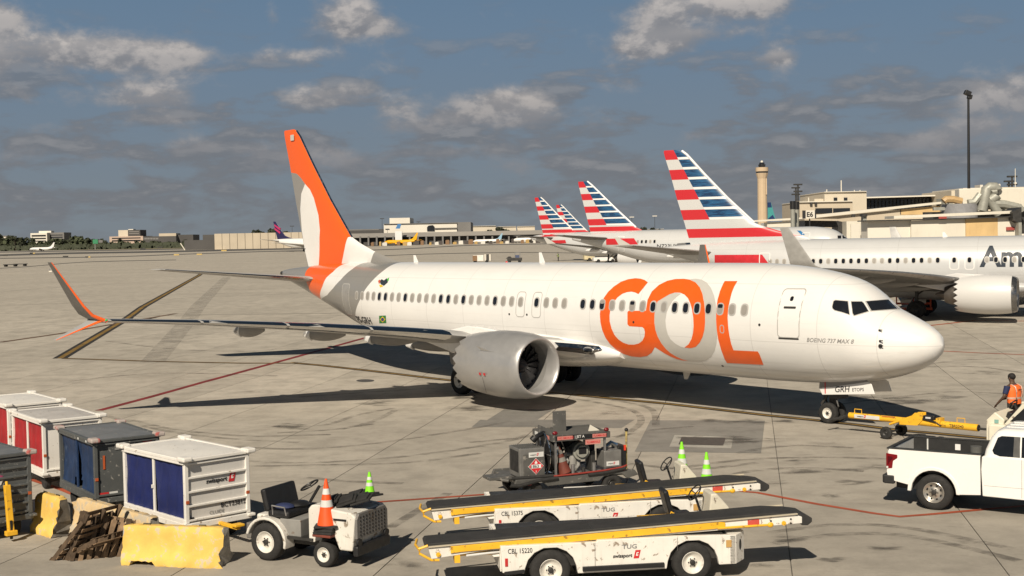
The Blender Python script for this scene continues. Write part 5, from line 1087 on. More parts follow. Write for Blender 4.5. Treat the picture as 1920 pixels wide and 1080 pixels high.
def cart(label, A, hd, fr, pan, cur, roofm, ribs=4, tear=False, deco=None, group='baggage carts in the cart train'):
    L, Wd, z0, z1 = 2.72, 1.52, .50, 1.82
    t = thing('baggage_cart', label, 'baggage cart', (A[0], A[1], 0), radians(hd), group)
    MB().box((L/2, -Wd/2, z0-.06), (L+.06, Wd+.06, .12)).box((L/2, -Wd/2, z0-.17), (L-.3, .5, .12)).build('chassis', CGREY if fr is CGREY else fr, t, bevel=.012)
    for x in (.03, L-.03):
        for y in (-.03, -Wd+.03): MB().box((x, y, (z0+z1)/2), (.09, .09, z1-z0)).build('corner_post', fr, t, bevel=.012)
    for x in (L/2,): MB().box((x, -.015, (z0+z1)/2), (.06, .05, z1-z0-.1)).build('centre_post', fr if not tear else cur, t, bevel=.01)
    for a, b in ((0, L/2), (L/2, L)):
        mb = MB(); nx, nz = 14, 10; idx = {}
        for i in range(nx+1):
            for k in range(nz+1):
                x = a+.06+(b-a-.12)*i/nx; z = z0+.03+(z1-z0-.14)*k/nz
                y = -.035+.014*sin(x*17+k*.5)+.010*sin(x*41+1.3*k)*(1-k/nz) - (.05*sin(pi*(1-k/nz)) if tear else 0)
                mb.v.append((x, y, z))
        for i in range(nx):
            for k in range(nz):
                if tear and a > 0 and i < 4-k*.6: continue
                if tear and a == 0 and i > 11+k*.8: continue
                p = i*(nz+1)+k; mb.f.append((p, p+nz+1, p+nz+2, p+1))
        mb.build('curtain', cur, t, True)
    MB().box((L/2, -.01, z0+.04), (L, .07, .09)).build('sill', fr, t, bevel=.01); MB().box((L/2, 0, z1-.04), (L, .08, .10)).build('header', fr, t, bevel=.01)
    MB().box((.05, -Wd/2, (z0+z1)/2), (.03, Wd-.08, z1-z0-.02)).build('end_wall', pan, t); MB().box((L-.05, -Wd/2, (z0+z1)/2), (.03, Wd-.08, z1-z0)).build('end_wall', pan, t); MB().box((L/2, -Wd+.04, (z0+z1)/2), (L-.1, .03, z1-z0)).build('back_wall', pan, t)
    for k in range(ribs+1): MB().box((.012, -Wd/2, z0+.06+(z1-z0-.14)*k/ribs), (.055, Wd-.12, .045)).build('rib', fr, t, bevel=.008)
    mb = MB(); nx, ny = 10, 6
    for i in range(nx+1):
        for k in range(ny+1): mb.v.append((-.03+(L+.06)*i/nx, -Wd-.03+(Wd+.06)*k/ny, z1+.015+.05*sin(pi*i/nx)*sin(pi*k/ny)))
    for i in range(nx):
        for k in range(ny): p = i*(ny+1)+k; mb.f.append((p, p+ny+1, p+ny+2, p+1))
    mb.build('roof', roofm, t, True)
    for y in (.0, -Wd): MB().box((L/2, y, z1), (L+.08, .09, .075)).build('roof_edge', fr, t, bevel=.015)
    for x in (0, L): MB().box((x, -Wd/2, z1), (.09, Wd+.08, .075)).build('roof_edge', fr, t, bevel=.015)
    for x in (0, L):
        for y in (0, -Wd): MB().box((x, y, z1+.035), (.30 if y else .30, .22, .10)).build('corner_bumper', fr if fr is not CGREY else mat('bumper_scuffed', (.42, .36, .33), .6, wear=.3, wearcol=(.4, .05, .04)), t, bevel=.03)
    for x, y in ((0, 0), (0, -Wd)): MB().box((x-.01, y, z0-.03), (.2, .16, .06)).build('corner_step', fr, t, bevel=.015)
    for x, y in ((-.012, -.03), (.0, -Wd+.04)): MB().box((x-.005, y, z0+.45), (.03, .07, .065)).build('reflector', ORREF, t)
    for x in (.5, L-.5):
        ax = MB().cyl((x, -.18, .2), (x, -Wd+.18, .2), .035, n=8).box((x, -Wd/2, .3), (.08, .7, .12)).build('axle', DKMET, t)
        for y in (-.2, -Wd+.2): MB().lathe([(-.07, .1), (-.08, .17), (-.05, .2), (.05, .2), (.08, .17), (.07, .1), (.07, .02)], (x, y, .2), 'y', 20, (1, 1)).build('wheel', RUBBER, t, True)
    if deco: deco(t, L, Wd, z0, z1)
    return t
def deco1(t, L, Wd, z0, z1):
    logo(t, (.03, -.50, 1.24), (0, -1, 0), (0, 0, 1), .12)
    flat('lettering', text2d('BCT23812', .10, 0, .014, 1.02), (.03, -.84, .715), (0, -1, 0), (0, 0, 1), INK, t, .008); flat('lettering', text2d('CLUIDE', .075, 0, .006, 1.0), (.03, -.56, .605), (0, -1, 0), (0, 0, 1), mat('faded_print', (.2, .2, .2), .6), t, .008)
    MB().box((.0, -.12, .60), (.02, .12, .04)).build('vent', BLACK, t); MB().box((L/2, .03, 1.12), (.04, .04, .08)).build('latch', CWHITE, t, bevel=.01)
    MB().box((-.35, -.78, .40), (.8, .09, .07)).build('tow_bar', GSEY, t, bevel=.01); MB().box((-.72, -.78, .46), (.2, .22, .05)).build('tow_eye', GSEY, t, bevel=.01)
def deco2(t, L, Wd, z0, z1):
    for y, z, w_, h_, m in ((-.22, 1.32, .05, .32, ORREF), (-.20, .60, .22, .05, REDREF), (-.42, .60, .20, .05, CONE_W), (-.16, 1.74, .16, .05, REDREF), (-.34, 1.74, .18, .05, CONE_W), (-1.25, 1.7, .22, .06, REDREF), (-1.05, 1.1, .06, .25, CONE_W)):
        flat('reflector', ([(-w_/2, -h_/2), (w_/2, -h_/2), (w_/2, h_/2), (-w_/2, h_/2)], [(0, 1, 2, 3)]), (.03, y, z), (0, -1, 0), (0, 0, 1), m, t, .012)
    flat('sticker', (rrect(.5, .16, .03), [tuple(range(20))]), (.03, -.72, 1.66), (0, -1, 0), (0, 0, 1), mat('sticker_worn', (.26, .255, .245), .7, wear=.5, wearcol=(.09, .09, .09)), t, .012)
    for x in (.5, 1.1): flat('reflector', ([(0, 0), (.1, 0), (.1, .05), (0, .05)], [(0, 1, 2, 3)]), (x, .035, z1-.06), (-1, 0, 0), (0, 0, 1), CONE_W, t, .012)
def deco5(t, L, Wd, z0, z1):
    flat('sticker', (rrect(.36, .14, .02), [tuple(range(20))]), (.03, -.55, 1.62), (0, -1, 0), (0, 0, 1), mat('sticker_worn', ()), t, .012)
    flat('sticker', ([(0, 0), (.2, .03), (.34, .14), (.2, .2), (.04, .14)], [tuple(range(5))]), (.03, -.6, 1.25), (0, -1, 0), (0, 0, 1), mat('sticker_magenta', (.3, .05, .12), .5), t, .012); flat('sticker', ([(0, 0), (.16, .0), (.2, .1), (.02, .08)], [tuple(range(4))]), (.03, -.72, 1.2), (0, -1, 0), (0, 0, 1), CONE_W, t, .014)
    b = MB().box((-.20, -.95, .72), (.10, .13, 1.0), (0, 8, 0)).box((-.28, -.95, .20), (.14, .24, .10)).cyl((-.13, -.95, 1.2), (-.11, -.95, 1.29), .03).build('tow_bar', GSEY, t, bevel=.012)
    MB().box((-.29, -.95, .27), (.05, .05, .4)).build('tow_latch', BLACK, b)
cart('white baggage cart with dark blue curtains and black lettering, next to the tractor', (-6.85, 26.31), 133.5, CWHITE, CPANEL, BLUE, CWHITE, 4, deco=deco1)
cart('grey baggage cart with torn faded blue curtains', (-9.64, 29.11), 125.5, CGREY, CGREY, BLUE2, CGROOF, 1, True, deco2)
cart('white baggage cart with a grubby roof and red curtains', (-12.11, 32.63), 127, CWHITE, CWHITE, REDC, mat('cart_roof_grubby', (.46, .44, .42), .6, var=.12, wear=.15, wearcol=(.25, .23, .2)), 1)
cart('white baggage cart with a ribbed end wall, rearmost at the left edge', (-14.35, 36.05), 128, CWHITE, CWHITE, REDC, CWHITE, 6)
cart('dark grey ribbed baggage cart with a raised yellow tow bar, cut by the left edge', (-11.72, 26.72), 132, CGREY, CGREY, CGREY, CGROOF, 6, deco=deco5)
# ------------------------------------------------------------------ concrete barriers
YB = mat('barrier_yellow', (.72, .47, .11), .85, var=.16, scale=2.5, wear=.32, wearcol=(.46, .42, .34), wscale=5, bump=.35, bscale=14); YB2 = mat('barrier_faded', (.62, .46, .25), .85, var=.15, scale=2, wear=.5, wearcol=(.42, .38, .31), wscale=4, bump=.35, bscale=14); CRAW = mat('broken_concrete', (.34, .32, .28), .95, var=.3, scale=8, bump=.5, bscale=20)
def barrier(label, a, b, h, m, seed, endm=CRAW, w0=.60, notch=True):
    a = Vector((*a, 0)); b = Vector((*b, 0)); L = (b-a).length; t = thing('concrete_barrier', label, 'barrier', a, atan2((b-a).y, (b-a).x), 'yellow concrete barriers')
    q = random.Random(seed); P_ = [(-w0/2, .0), (-w0/2, .10), (-w0*.30, .32), (-w0*.17, h-.05), (-w0*.12, h), (w0*.12, h), (w0*.17, h-.05), (w0*.30, .32), (w0/2, .10), (w0/2, .0)]
    den = []
    for i in range(len(P_)):
        u, v = P_[i], P_[(i+1) % len(P_)]; n = max(1, int(hypot(v[0]-u[0], v[1]-u[1])/.08)); den += [(u[0]+(v[0]-u[0])*k/n, u[1]+(v[1]-u[1])*k/n) for k in range(n)]
    rs = []; N = int(L/.07)
    for i in range(N+1):
        x = L*i/N; e = max(0, 1-min(x, L-x)/.10); rg = []
        for y, z in den:
            zz = z
            if notch and z < .085 and .10 < x/L < .36: zz = .085 + .02*q.random()
            low = .022 if z < .2 else .006
            rg.append((x + q.gauss(0, .006+.03*e), y*(1-.10*e*q.random()) + q.gauss(0, low*.5+.006*e), max(0, zz + q.gauss(0, .004+.012*e)) if z < h-.02 else zz - abs(q.gauss(0, .006+.035*e))))
        rs.append(rg)
    MB().rings(rs, (0, 0)).build('concrete_body', m, t, True, ang=50)
    for k, r in ((0, rs[0]), (1, rs[-1])): MB().add(r, [tuple(range(len(r)))]).build('broken_end', endm, t)
    for x in (.22*L, .78*L): MB().tube([(x-.07, 0, h-.03), (x-.07, 0, h+.02), (x+.07, 0, h+.02), (x+.07, 0, h-.03)], .010, 6).build('lifting_loop', DKMET, t)
    return t
barrier('bright yellow concrete barrier in front of the blue curtained cart', (-7.80, 25.28), (-5.72, 24.85), .76, YB, 1)
barrier('faded yellow concrete barrier behind the wooden pallets', (-9.62, 27.95), (-7.35, 25.75), .80, YB2, 2, notch=False)
barrier('short cracked yellow concrete barrier beside the raised yellow tow bar', (-10.62, 28.35), (-9.86, 27.62), .86, YB, 3, mat('barrier_end_dark', (.11, .10, .085), .95, var=.4, scale=5), notch=False)
# ------------------------------------------------------------------ pallets
WD1 = mat('pallet_wood', (.095, .063, .038), .9, var=.4, scale=6, rnd=.35, bump=.3, bscale=30); WD2 = mat('pallet_wood_pale', (.22, .145, .085), .9, var=.35, scale=6, rnd=.3)
pm_ = {}
def pallet(label, org, e1, e2, seed):
    q = random.Random(seed); e1 = Vector(e1).normalized(); e2 = (Vector(e2) - e1*Vector(e2).dot(e1)).normalized(); n = e1.cross(e2)
    t = thing('wooden_pallet', label, 'pallet', org, 0, 'old pallets leaning together'); t.matrix_world = Matrix.Translation(Vector(org)) @ Matrix((e1, e2, n)).transposed().to_4x4()
    def part(nm, c, d, m):
        k = (nm, d)
        if k not in pm_: pm_[k] = MB().box((0, 0, 0), d).mesh(nm, m)
        o = bpy.data.objects.new(nm, pm_[k]); COL.objects.link(o); o.parent = t; o.location = c; o.rotation_euler = (0, 0, radians(q.uniform(-1.2, 1.2)))
        b = o.modifiers.new('bevel', 'BEVEL'); b.width = .004
    for i in range(3): part('stringer', (.04+.46*i, .6, .07), (.05, 1.2, .09), WD1)
    for k in range(8):
        if q.random() < .93: part('deck_board', (.5, .05+k*.157, .125), (1.0, .09 if k % 3 else .11, .018), WD2 if k % 4 == 1 else WD1)
    for k in range(4): part('bottom_board', (.5, .06+k*.36, .015), (1.0, .1, .018), WD1)
    return t
pallet('leftmost old wooden pallet, edge on and tilted far to the right', (-9.44, 25.50, 0), (.40, .92, 0), (.70, -.26, .80), 1)
pallet('second old wooden pallet tilted against the leftmost one', (-9.16, 25.48, 0), (.42, .90, 0), (.52, -.20, .88), 2)
E1, E2 = (.95, -.02, -.28), (.33, .44, .84)
pallet('dark wooden pallet leaning back on the faded yellow barrier', (-9.00, 25.72, 1.02), (.34, .40, -.0), (0, 0, 1), 3) if 0 else None
def upright(label, org, across, up, seed): pallet(label, Vector(org) + Vector(up).normalized()*1.0, -Vector(up), Vector(across), seed)     # boards run up and down
upright('dark wooden pallet leaning back on the faded yellow barrier', (-9.12, 25.62, 0), (.95, .16, -.06), (.30, .30, .92), 3)
upright('dark wooden pallet, rightmost of the leaning pile', (-9.02, 25.45, 0), (.86, .40, -.04), (.16, .30, .95), 4)
pallet('wooden pallet tilted low under the leaning pile', (-9.34, 25.7, .01), (.50, .86, 0), (.86, -.30, .42), 5)
# ------------------------------------------------------------------ baggage tractor
TRW = mat('tractor_white', (.66, .635, .58), .5, var=.12, scale=2, wear=.3, wearcol=(.20, .15, .10), wscale=6, streak=.2); TRG = mat('tractor_grille', (.20, .19, .18), .6, .3, var=.2, wear=.2)
t = thing('baggage_tractor', 'worn white baggage tractor with black seat, pierced front plate and cones', 'tractor', (-4.99, 25.10, 0), radians(-27)); TR = t
for x, y, R, wd, f in ((0, .12, .375, .24, -1), (1.38, .12, .25, .20, -1), (0, 1.18, .375, .24, 1), (1.38, 1.15, .25, .20, 1)): wheel(t, (x, y, R), R, wd, R*.58, 'y', None, f)
MB().box((.75, .65, .42), (2.5, .75, .16)).box((.1, .65, .38), (.5, 1.0, .14)).box((1.4, .65, .28), (.14, .9, .12)).build('chassis', DKMET, t, bevel=.02)
arch = lambda R, a0, a1, n=12: [(R*cos(radians(a0+(a1-a0)*k/n)), .375+R*sin(radians(a0+(a1-a0)*k/n))) for k in range(n+1)]
for y in (.0, .98): MB().prism(arch(.50, -12, 165)+arch(.44, 165, -12), 'y', y, y+.32).build('rear_fender', TRW, t, True, .02)
MB().box((-.1, .65, .70), (.7, .66, .3)).build('rear_deck', TRW, t, bevel=.04); MB().box((-.52, .65, .52), (.2, .9, .32)).build('hitch_plate', TRG, t, bevel=.02); MB().box((-.72, .62, .45), (.3, .14, .1)).build('hitch', DKMET, t, bevel=.02)
MB().box((.52, .62, .66), (.5, .95, .38)).build('battery_box', mat('box_grey', (.24, .235, .22), .6, var=.15, wear=.2), t, bevel=.015); MB().box((.78, .45, .50), (.62, .75, .05)).build('floor', DKMET, t)
MB().box((.25, .62, .93), (.52, 1.02, .14)).build('seat', BLACK, t, bevel=.05, seg=3); MB().box((-.08, .62, 1.18), (.13, 1.02, .46), (0, -14, 0)).build('backrest', BLACK, t, bevel=.05, seg=3)
MB().tube([(.12, .12, .92), (.12, .10, 1.10), (.42, .10, 1.08), (.45, .12, .92)], .018).build('grab_rail', STEEL, t); MB().ball((.2, .4, 1.03), (.22, .18, .07)).build('bag', mat('bag_blue', (.02, .03, .09), .7), t, True); MB().ball((.34, .7, 1.03), (.2, .24, .08)).build('jacket', BLACK, t, True)
MB().prism([(.98, .45), (.98, 1.10), (1.06, 1.18), (1.35, 1.20), (1.35, .75), (1.15, .70), (1.12, .45)], 'y', .12, 1.16).build('dash_panel', TRW, t, bevel=.02)
MB().prism([(1.35, .68), (1.35, 1.16), (2.02, 1.10), (2.10, 1.02), (2.02, .36), (1.72, .36), (1.62, .60)], 'y', .08, 1.20).build('hood', TRW, t, bevel=.03)
MB().box((.78, .62, 1.28), (.045, .045, .42), (0, 35, 0)).build('steering_column', BLACK, t); mb = MB(); c = Vector((.66, .62, 1.45)); ax = Vector((sin(radians(-35)), 0, cos(radians(-35))))
e1_ = Vector((0, 1, 0)); e2_ = ax.cross(e1_); mb.tube([c + (e1_*cos(2*pi*i/20)+e2_*sin(2*pi*i/20))*.19 for i in range(21)], .017, 6)
for i in range(3): mb.tube([c, c + (e1_*cos(2*pi*i/3+.5)+e2_*sin(2*pi*i/3+.5))*.19], .012, 5)
mb.build('steering_wheel', BLACK, t, True)
pl = MB().prism([(.10, .60), (.10, .98), (.18, 1.08), (1.10, 1.08), (1.18, .98), (1.18, .60)], 'x', 2.06, 2.13).build('grille_plate', TRG, t, bevel=.01)
for i in range(9):
    for k in range(6): MB().cyl((2.131, .22+.105*i, .66+.068*k), (2.136, .22+.105*i, .66+.068*k), .022, n=8).build('grille_hole', BLACK, pl)
for y in (.17, 1.12): MB().cyl((2.10, y, .53), (2.15, y, .53), .075, n=16).build('headlamp', BLACK, t, True)
MB().box((2.10, .64, .37), (.12, 1.16, .20)).build('bumper', BLACK, t, bevel=.03); MB().box((1.75, .08, .95), (.3, .015, .04)).build('vent_slot', BLACK, t)
for k, (x, y, a) in enumerate(((1.30, .42, 9), (1.40, .78, -6), (1.50, .98, 8), (1.66, .46, 12), (1.76, .76, 5), (1.82, 1.0, -7), (1.95, .56, 8), (1.92, .86, -4))):
    tag(MB().box((0, 0, 0), (.40, .40, .04)).box((0, 0, .035), (.30, .30, .04)).build('cone_base', RUBBER, None, bevel=.01), 'loose black rubber cone base stacked on the tractor hood', 'cone base', 'black cone bases on the tractor hood')
    o = COL.objects[-1]; p = t.matrix_basis if False else Matrix.Translation(t.location) @ Matrix.Rotation(radians(-27), 4, 'Z'); o.location = p @ Vector((x, y, 1.235+.006*k)); o.rotation_euler = (radians(a), radians(-13-a*.4), radians(-27+2*a))
TM = Matrix.Translation(t.location) @ Matrix.Rotation(radians(-27), 4, 'Z')
for k in range(4):
    o = tag(MB().box((0, 0, 0), (.42-.01*k, .42, .05)).build('cone_base', RUBBER if k != 0 else CONE_R, None, bevel=.012), 'flat cone base under the orange cone on the tractor side step', 'cone base', 'cone bases under the orange cone'); o.location = TM @ Vector((1.42, .12, .64+.052*k)); o.rotation_euler = (0, 0, radians(-27+5*k))
cone('orange cone with white bands standing on the near side of the tractor', TM @ Vector((1.42, .12, .80)), CONE_O, .92)
o = cone('lime green cone poking up behind the tractor front plate', TM @ Vector((1.84, 1.0, 1.26)), CONE_G, .47, False)
# ------------------------------------------------------------------ belt loaders
BELT = mat('belt_rubber', (.028, .027, .026), .8, var=.25, scale=4)
def loader(label, org, hd, code):
    t = thing('belt_loader', label, 'belt loader', (org[0], org[1], 0), radians(hd), 'belt loaders parked side by side')
    W_ = 1.85
    side_ = [(-.87, .36), (-.90, .84), (.84, .83), (.86, .86), (2.32, .86), (3.42, .83), (3.42, .30), (3.10, .30)] + [(2.61+.47*cos(radians(a)), .36+.42*sin(radians(a))) for a in (10, 30, 52, 75, 105, 128, 150, 172)] + [(2.12, .28), (.49, .28)] + [(.47*cos(radians(a)), .36+.42*sin(radians(a))) for a in (8, 30, 52, 75, 105, 128, 150, 172)] + [(-.48, .33)]
    MB().prism(side_, 'y', .0, .10).build('side_panel', GSEW, t, bevel=.012); MB().prism(side_, 'y', W_-.10, W_).build('side_panel', GSEW, t, bevel=.012)
    MB().box((1.27, W_/2, .60), (4.1, W_-.24, .40)).box((1.25, W_/2, .36), (1.5, W_-.3, .25)).build('chassis', DKMET, t)
    MB().prism([(3.42, 0), (3.66, .30), (3.66, W_-.3), (3.42, W_), (3.30, W_), (3.30, 0)], 'z', .30, .835).build('front_panel', GSEW, t, bevel=.012)
    e = MB().box((-.885, W_/2, .60), (.03, W_-.2, .48)).build('rear_panel', GSEW, t, bevel=.01)
    MB().box((1.2, W_/2, .845), (4.0, W_-.24, .03)).build('deck', DKMET, t)
    u = Vector((.24, .30, 0)).normalized(); n = Vector((u.y, -u.x, 0)); c = Vector((3.54, .15, .62)) + n*.006
    MB().add([c + u*(.055*cos(a*pi/8)) + Vector((0, 0, .10*sin(a*pi/8))) for a in range(16)], [tuple(range(16))]).build('headlamp_hole', BLACK, t)
    MB().box((3.28, -.008, .68), (.10, .015, .13)).build('side_marker', mat('amber_lens', (.50, .30, .10), .3), t); MB().box((-.80, -.008, .55), (.05, .016, .14)).build('tail_lamp', REDREF, t)
    MB().box((1.32, -.02, .36), (1.5, .05, .085)).build('step_bar', BLACK, t, bevel=.01); MB().box((-.66, -.012, .365), (.36, .03, .06), (0, -4, 0)).build('step_bar', BLACK, t)
    flat('panel_joint', ([(0, 0), (.008, 0), (.008, .5), (0, .5)], [(0, 1, 2, 3)]), (.80, 0, .32), (1, 0, 0), (0, 0, 1), mat('joint_shadow', (.12, .11, .10), .8), t, .005); flat('panel_joint', ([(0, 0), (.008, 0), (.008, .24), (0, .24)], [(0, 1, 2, 3)]), (2.32, 0, .60), (1, 0, 0), (0, 0, 1), mat('joint_shadow', ()), t, .005)
    for x, y, f in ((0, .13, -1), (2.61, .13, -1), (0, W_-.13, 1), (2.61, W_-.13, 1)): wheel(t, (x, y, .36), .365, .26, .205, 'y', None, f)
    a, b_ = code; flat('lettering', text2d(a+' '+b_, .088, 0, .008, .80), (-.77, 0, .70), (1, 0, 0), (0, 0, 1), INK, t, .006)
    flat('lettering', text2d('TUG', .08, 0, .02, 1.25), (1.30, 0, .68), (1, 0, 0), (0, 0, 1), mat('faded_print', ()), t, .006); logo(t, (1.13, 0, .505), (1, 0, 0), (0, 0, 1), .085)
    # the boom
    sl = atan2(.27, 6.85); bz = lambda x, d=0.: .88 + (x+2.2)*tan(sl) + d
    bm_ = MB().prism([(-2.18, bz(-2.18, -.02)), (4.55, bz(4.55, -.02)), (4.72, bz(4.72, -.08)), (4.72, bz(4.72, -.20)), (-1.1, bz(-1.1, -.17)), (-2.12, bz(-2.12, -.24))], 'y', .12, .88).build('boom', GSEW, t, bevel=.012)
    MB().prism([(-2.24, bz(-2.24, -.02)), (-2.20, bz(-2.2, .03)), (4.15, bz(4.15, .035)), (4.60, bz(4.62, -.02)), (4.84, bz(4.88, -.07)), (4.93, bz(4.92, -.13)), (4.93, bz(4.92, -.20)), (4.85, bz(4.84, -.26)), (4.74, bz(4.7, -.25)), (4.70, bz(4.7, -.14)), (-2.1, bz(-2.1, -.06))], 'y', .17, .83).build('belt', BELT, bm_, True, .01)
    for k in range(6): MB().box((-1.0+.9*k, .5, bz(-1.0+.9*k, .036)), (.012, .64, .004)).build('belt_seam', DKMET, bm_) if k == 2 else None
    for y in (.105, .885): MB().prism([(-1.78, bz(-1.78, -.16)), (-1.78, bz(-1.78, -.03)), (3.15, bz(3.15, -.03)), (3.25, bz(3.25, -.05)), (3.25, bz(3.25, -.13)), (3.05, bz(3.05, -.15)), (-1.6, bz(-1.6, -.15))], 'y', y-.02, y+.02).build('rail', GSEY, bm_, bevel=.008)
    for y in (.10, .90): MB().prism([(-2.18, bz(-2.18, .0)), (4.62, bz(4.62, .0)), (4.62, bz(4.62, -.018)), (-2.18, bz(-2.18, -.018))], 'y', y-.025, y+.025).build('belt_guide', mat('guide_cream', (.5, .44, .33), .5), bm_)
    MB().cyl((3.1, .085, bz(3.1, -.14)), (4.10, .085, bz(4.10, -.165)), .022, n=8).build('cylinder_rod', GSEY, bm_); MB().ball((4.10, .08, bz(4.1, -.165)), (.06, .03, .05)).build('rod_end', GSEY, bm_, True)
    MB().cyl((-1.60, .2, bz(-1.6, -.2)), (-.75, .25, bz(-.75, -.26)), .045, n=8).box((-1.66, .3, bz(-1.66, -.25)), (.10, .34, .2)).box((-.85, .3, .80), (.12, .3, .14)).build('lift_arm', GSEY, t)
    MB().cyl((-1.5, .16, bz(-1.5, -.24)), (-.5, .20, bz(-.5, -.22)), .025, n=8).build('lift_ram', CONE_W, t); MB().prism([(-1.1, bz(-1.1, -.2)), (-.85, bz(-.85, -.2)), (-.9, bz(-.9, -.32)), (-1.0, bz(-1, -.32))], 'y', .2, .24).build('bracket', GSEW, t)
    MB().tube([(-2.18, .08, bz(-2.2, .02)), (-2.34, .10, bz(-2.3, -.03)), (-2.33, .12, bz(-2.3, -.12)), (-2.12, .14, bz(-2.1, -.26)), (-1.98, .14, bz(-2, -.27))], .024).build('bumper_loop', GSEY, bm_, True); MB().tube([(-2.33, .1, bz(-2.3, -.05)), (-2.38, .5, bz(-2.3, -.05)), (-2.33, .9, bz(-2.3, -.05))], .024).build('bumper_loop', GSEY, bm_, True)
    for x, m in ((-2.0, GSEY), (4.36, GSEY)): MB().cyl((x, .105, bz(x, -.16)), (x, .085, bz(x, -.16)), .042, n=14).cyl((x, .10, bz(x, -.16)), (x, .07, bz(x, -.16)), .018, n=8).build('roller_bearing', m, bm_, True)
    for x in (4.12, 4.50):
        for z in (-.10, -.18): MB().cyl((x, .115, bz(x, z)), (x, .108, bz(x, z)), .018, n=8).build('bolt_hole', BLACK, bm_)
    flat('warning_plate', ([(0, 0), (.22, 0), (.22, .12), (0, .12)], [(0, 1, 2, 3)]), (3.68, .12, bz(3.7, -.165)), (1, 0, .04), (0, 0, 1), mat('plate_red', (.55, .08, .06), .5, wear=.2, wearcol=(.6, .5, .45)), bm_, .006)
    MB().prism([(.3, bz(.3, -.19)), (3.0, bz(3.0, -.19)), (2.6, .86), (.6, .86)], 'y', .3, .7).build('boom_support', DKMET, t); MB().cyl((.8, .14, .93), (2.5, .14, 1.0), .016, n=6).build('hydraulic_line', CONE_W, t)
    # the driver's place on the far side
    MB().box((2.72, 1.35, .95), (.46, .46, .10)).build('seat', BLACK, t, bevel=.04, seg=3); MB().box((2.47, 1.35, 1.22), (.10, .44, .50), (0, -14, 0)).build('backrest', BLACK, t, bevel=.04, seg=3)
    MB().box((2.2, 1.35, .93), (.6, .08, .07)).tube([(2.45, 1.1, .93), (2.5, 1.1, 1.06), (2.72, 1.1, .93)], .018).build('seat_rail', GSEY, t)
    MB().prism([(3.24, .84), (3.30, 1.36), (3.42, 1.36), (3.66, 1.08), (3.66, .84)], 'y', 1.15, 1.7).build('console', mat('console_cream', (.62, .58, .48), .5, var=.1, wear=.15), t, bevel=.03)
    MB().box((3.10, 1.35, 1.12), (.04, .04, .42), (0, -18, 0)).build('steering_column', BLACK, t); c = Vector((3.03, 1.35, 1.36)); ax = Vector((-.75, -.1, .6)).normalized(); a1 = Vector((0, 1, 0)); a1 = (a1-ax*a1.dot(ax)).normalized(); a2 = ax.cross(a1); mb = MB().tube([c+(a1*cos(2*pi*i/20)+a2*sin(2*pi*i/20))*.17 for i in range(21)], .014, 6)
    for i in range(3): mb.tube([c-ax*.03, c+(a1*cos(2*pi*i/3)+a2*sin(2*pi*i/3))*.17], .011, 5)
    mb.build('steering_wheel', BLACK, t, True)
    MB().tube([(-1.95, 1.05, .60), (-2.05, 1.2, .62), (-.95, 1.35, .72), (-.9, 1.05, .72)], .03).build('tow_frame', DKMET, t)
    return t
loader('front belt loader with white body and black and yellow boom, its number ending in 220', (.60, 22.60), 7.6, ('CBL', '15220'))
loader('rear belt loader with white body and yellow boom, behind the one numbered 220', (.46, 25.72), 8.2, ('CBL', '15375'))
LM = Matrix.Translation((.46, 25.72, 0)) @ Matrix.Rotation(radians(8.2), 4, 'Z')
cone('lime green cone half hidden behind the cream console of the rear belt loader', LM @ Vector((3.52, 1.85, .92)), CONE_G, .82); cone('lime green cone right of the cream console on the rear belt loader', LM @ Vector((3.82, .98, .84)), CONE_G, .80)
# ------------------------------------------------------------------ hydrant fuel cart
FG = mat('fuel_cart_grey', (.11, .107, .10), .5, .2, var=.2, scale=3, wear=.2, wearcol=(.3, .28, .25), wscale=8); FGL = mat('fuel_cart_light', (.20, .195, .185), .45, .3, var=.2, scale=4)
t = thing('fuel_cart', 'grey fuel cart with a hose reel, JET A roof sign and red diamond placard', 'fuel cart', (-.03, 30.05, 0), radians(20.2)); FC = t
MB().prism([(-.02, .42), (.05, .57), (3.15, .57), (3.25, .44), (2.95, .38), (2.8, .50), (2.35, .50), (2.2, .38), (.85, .36), (.7, .48), (.3, .48), (.2, .38)], 'y', .0, .08).box((1.6, .85, .50), (3.1, 1.6, .08)).build('frame', FG, t, bevel=.012); MB().prism([(-.02, .42), (.05, .57), (3.15, .57), (3.25, .44), (2.8, .38), (.2, .38)], 'y', 1.58, 1.66).build('frame_side', FG, t, bevel=.012)
MB().box((-.28, .45, .60), (.55, .5, .07)).tube([(-.1, .1, .55), (-.45, .45, .58), (-.1, .8, .55)], .04).build('hitch', FG, t, bevel=.01)
for x in (.5, 2.57):
    for y, f in ((.12, -1), (1.54, 1)): wheel(t, (x, y, .25), .25, .18, .13, 'y', DKMET, f, n=20)
bx = MB().box((.52, .52, .92), (.64, .74, .70)).build('pump_box', FGL, t, bevel=.015); MB().box((.195, .52, .95), (.01, .55, .5)).build('opening', BLACK, bx); MB().box((.56, .142, .86), (.54, .03, .56)).build('side_door', FG, bx, bevel=.008)
for i in range(11): MB().box((.24+.055*i, .52, 1.277), (.012, .62, .012)).build('louvre', FG, bx)
flat('placard', ([(0, -.20), (.20, 0), (0, .20), (-.20, 0)], [(0, 1, 2, 3)]), (.60, .125, .84), (1, 0, 0), (0, 0, 1), CONE_W, bx, .006); flat('placard', ([(0, -.187), (.187, 0), (0, .187), (-.187, 0)], [(0, 1, 2, 3)]), (.60, .125, .84), (1, 0, 0), (0, 0, 1), RED, bx, .010)
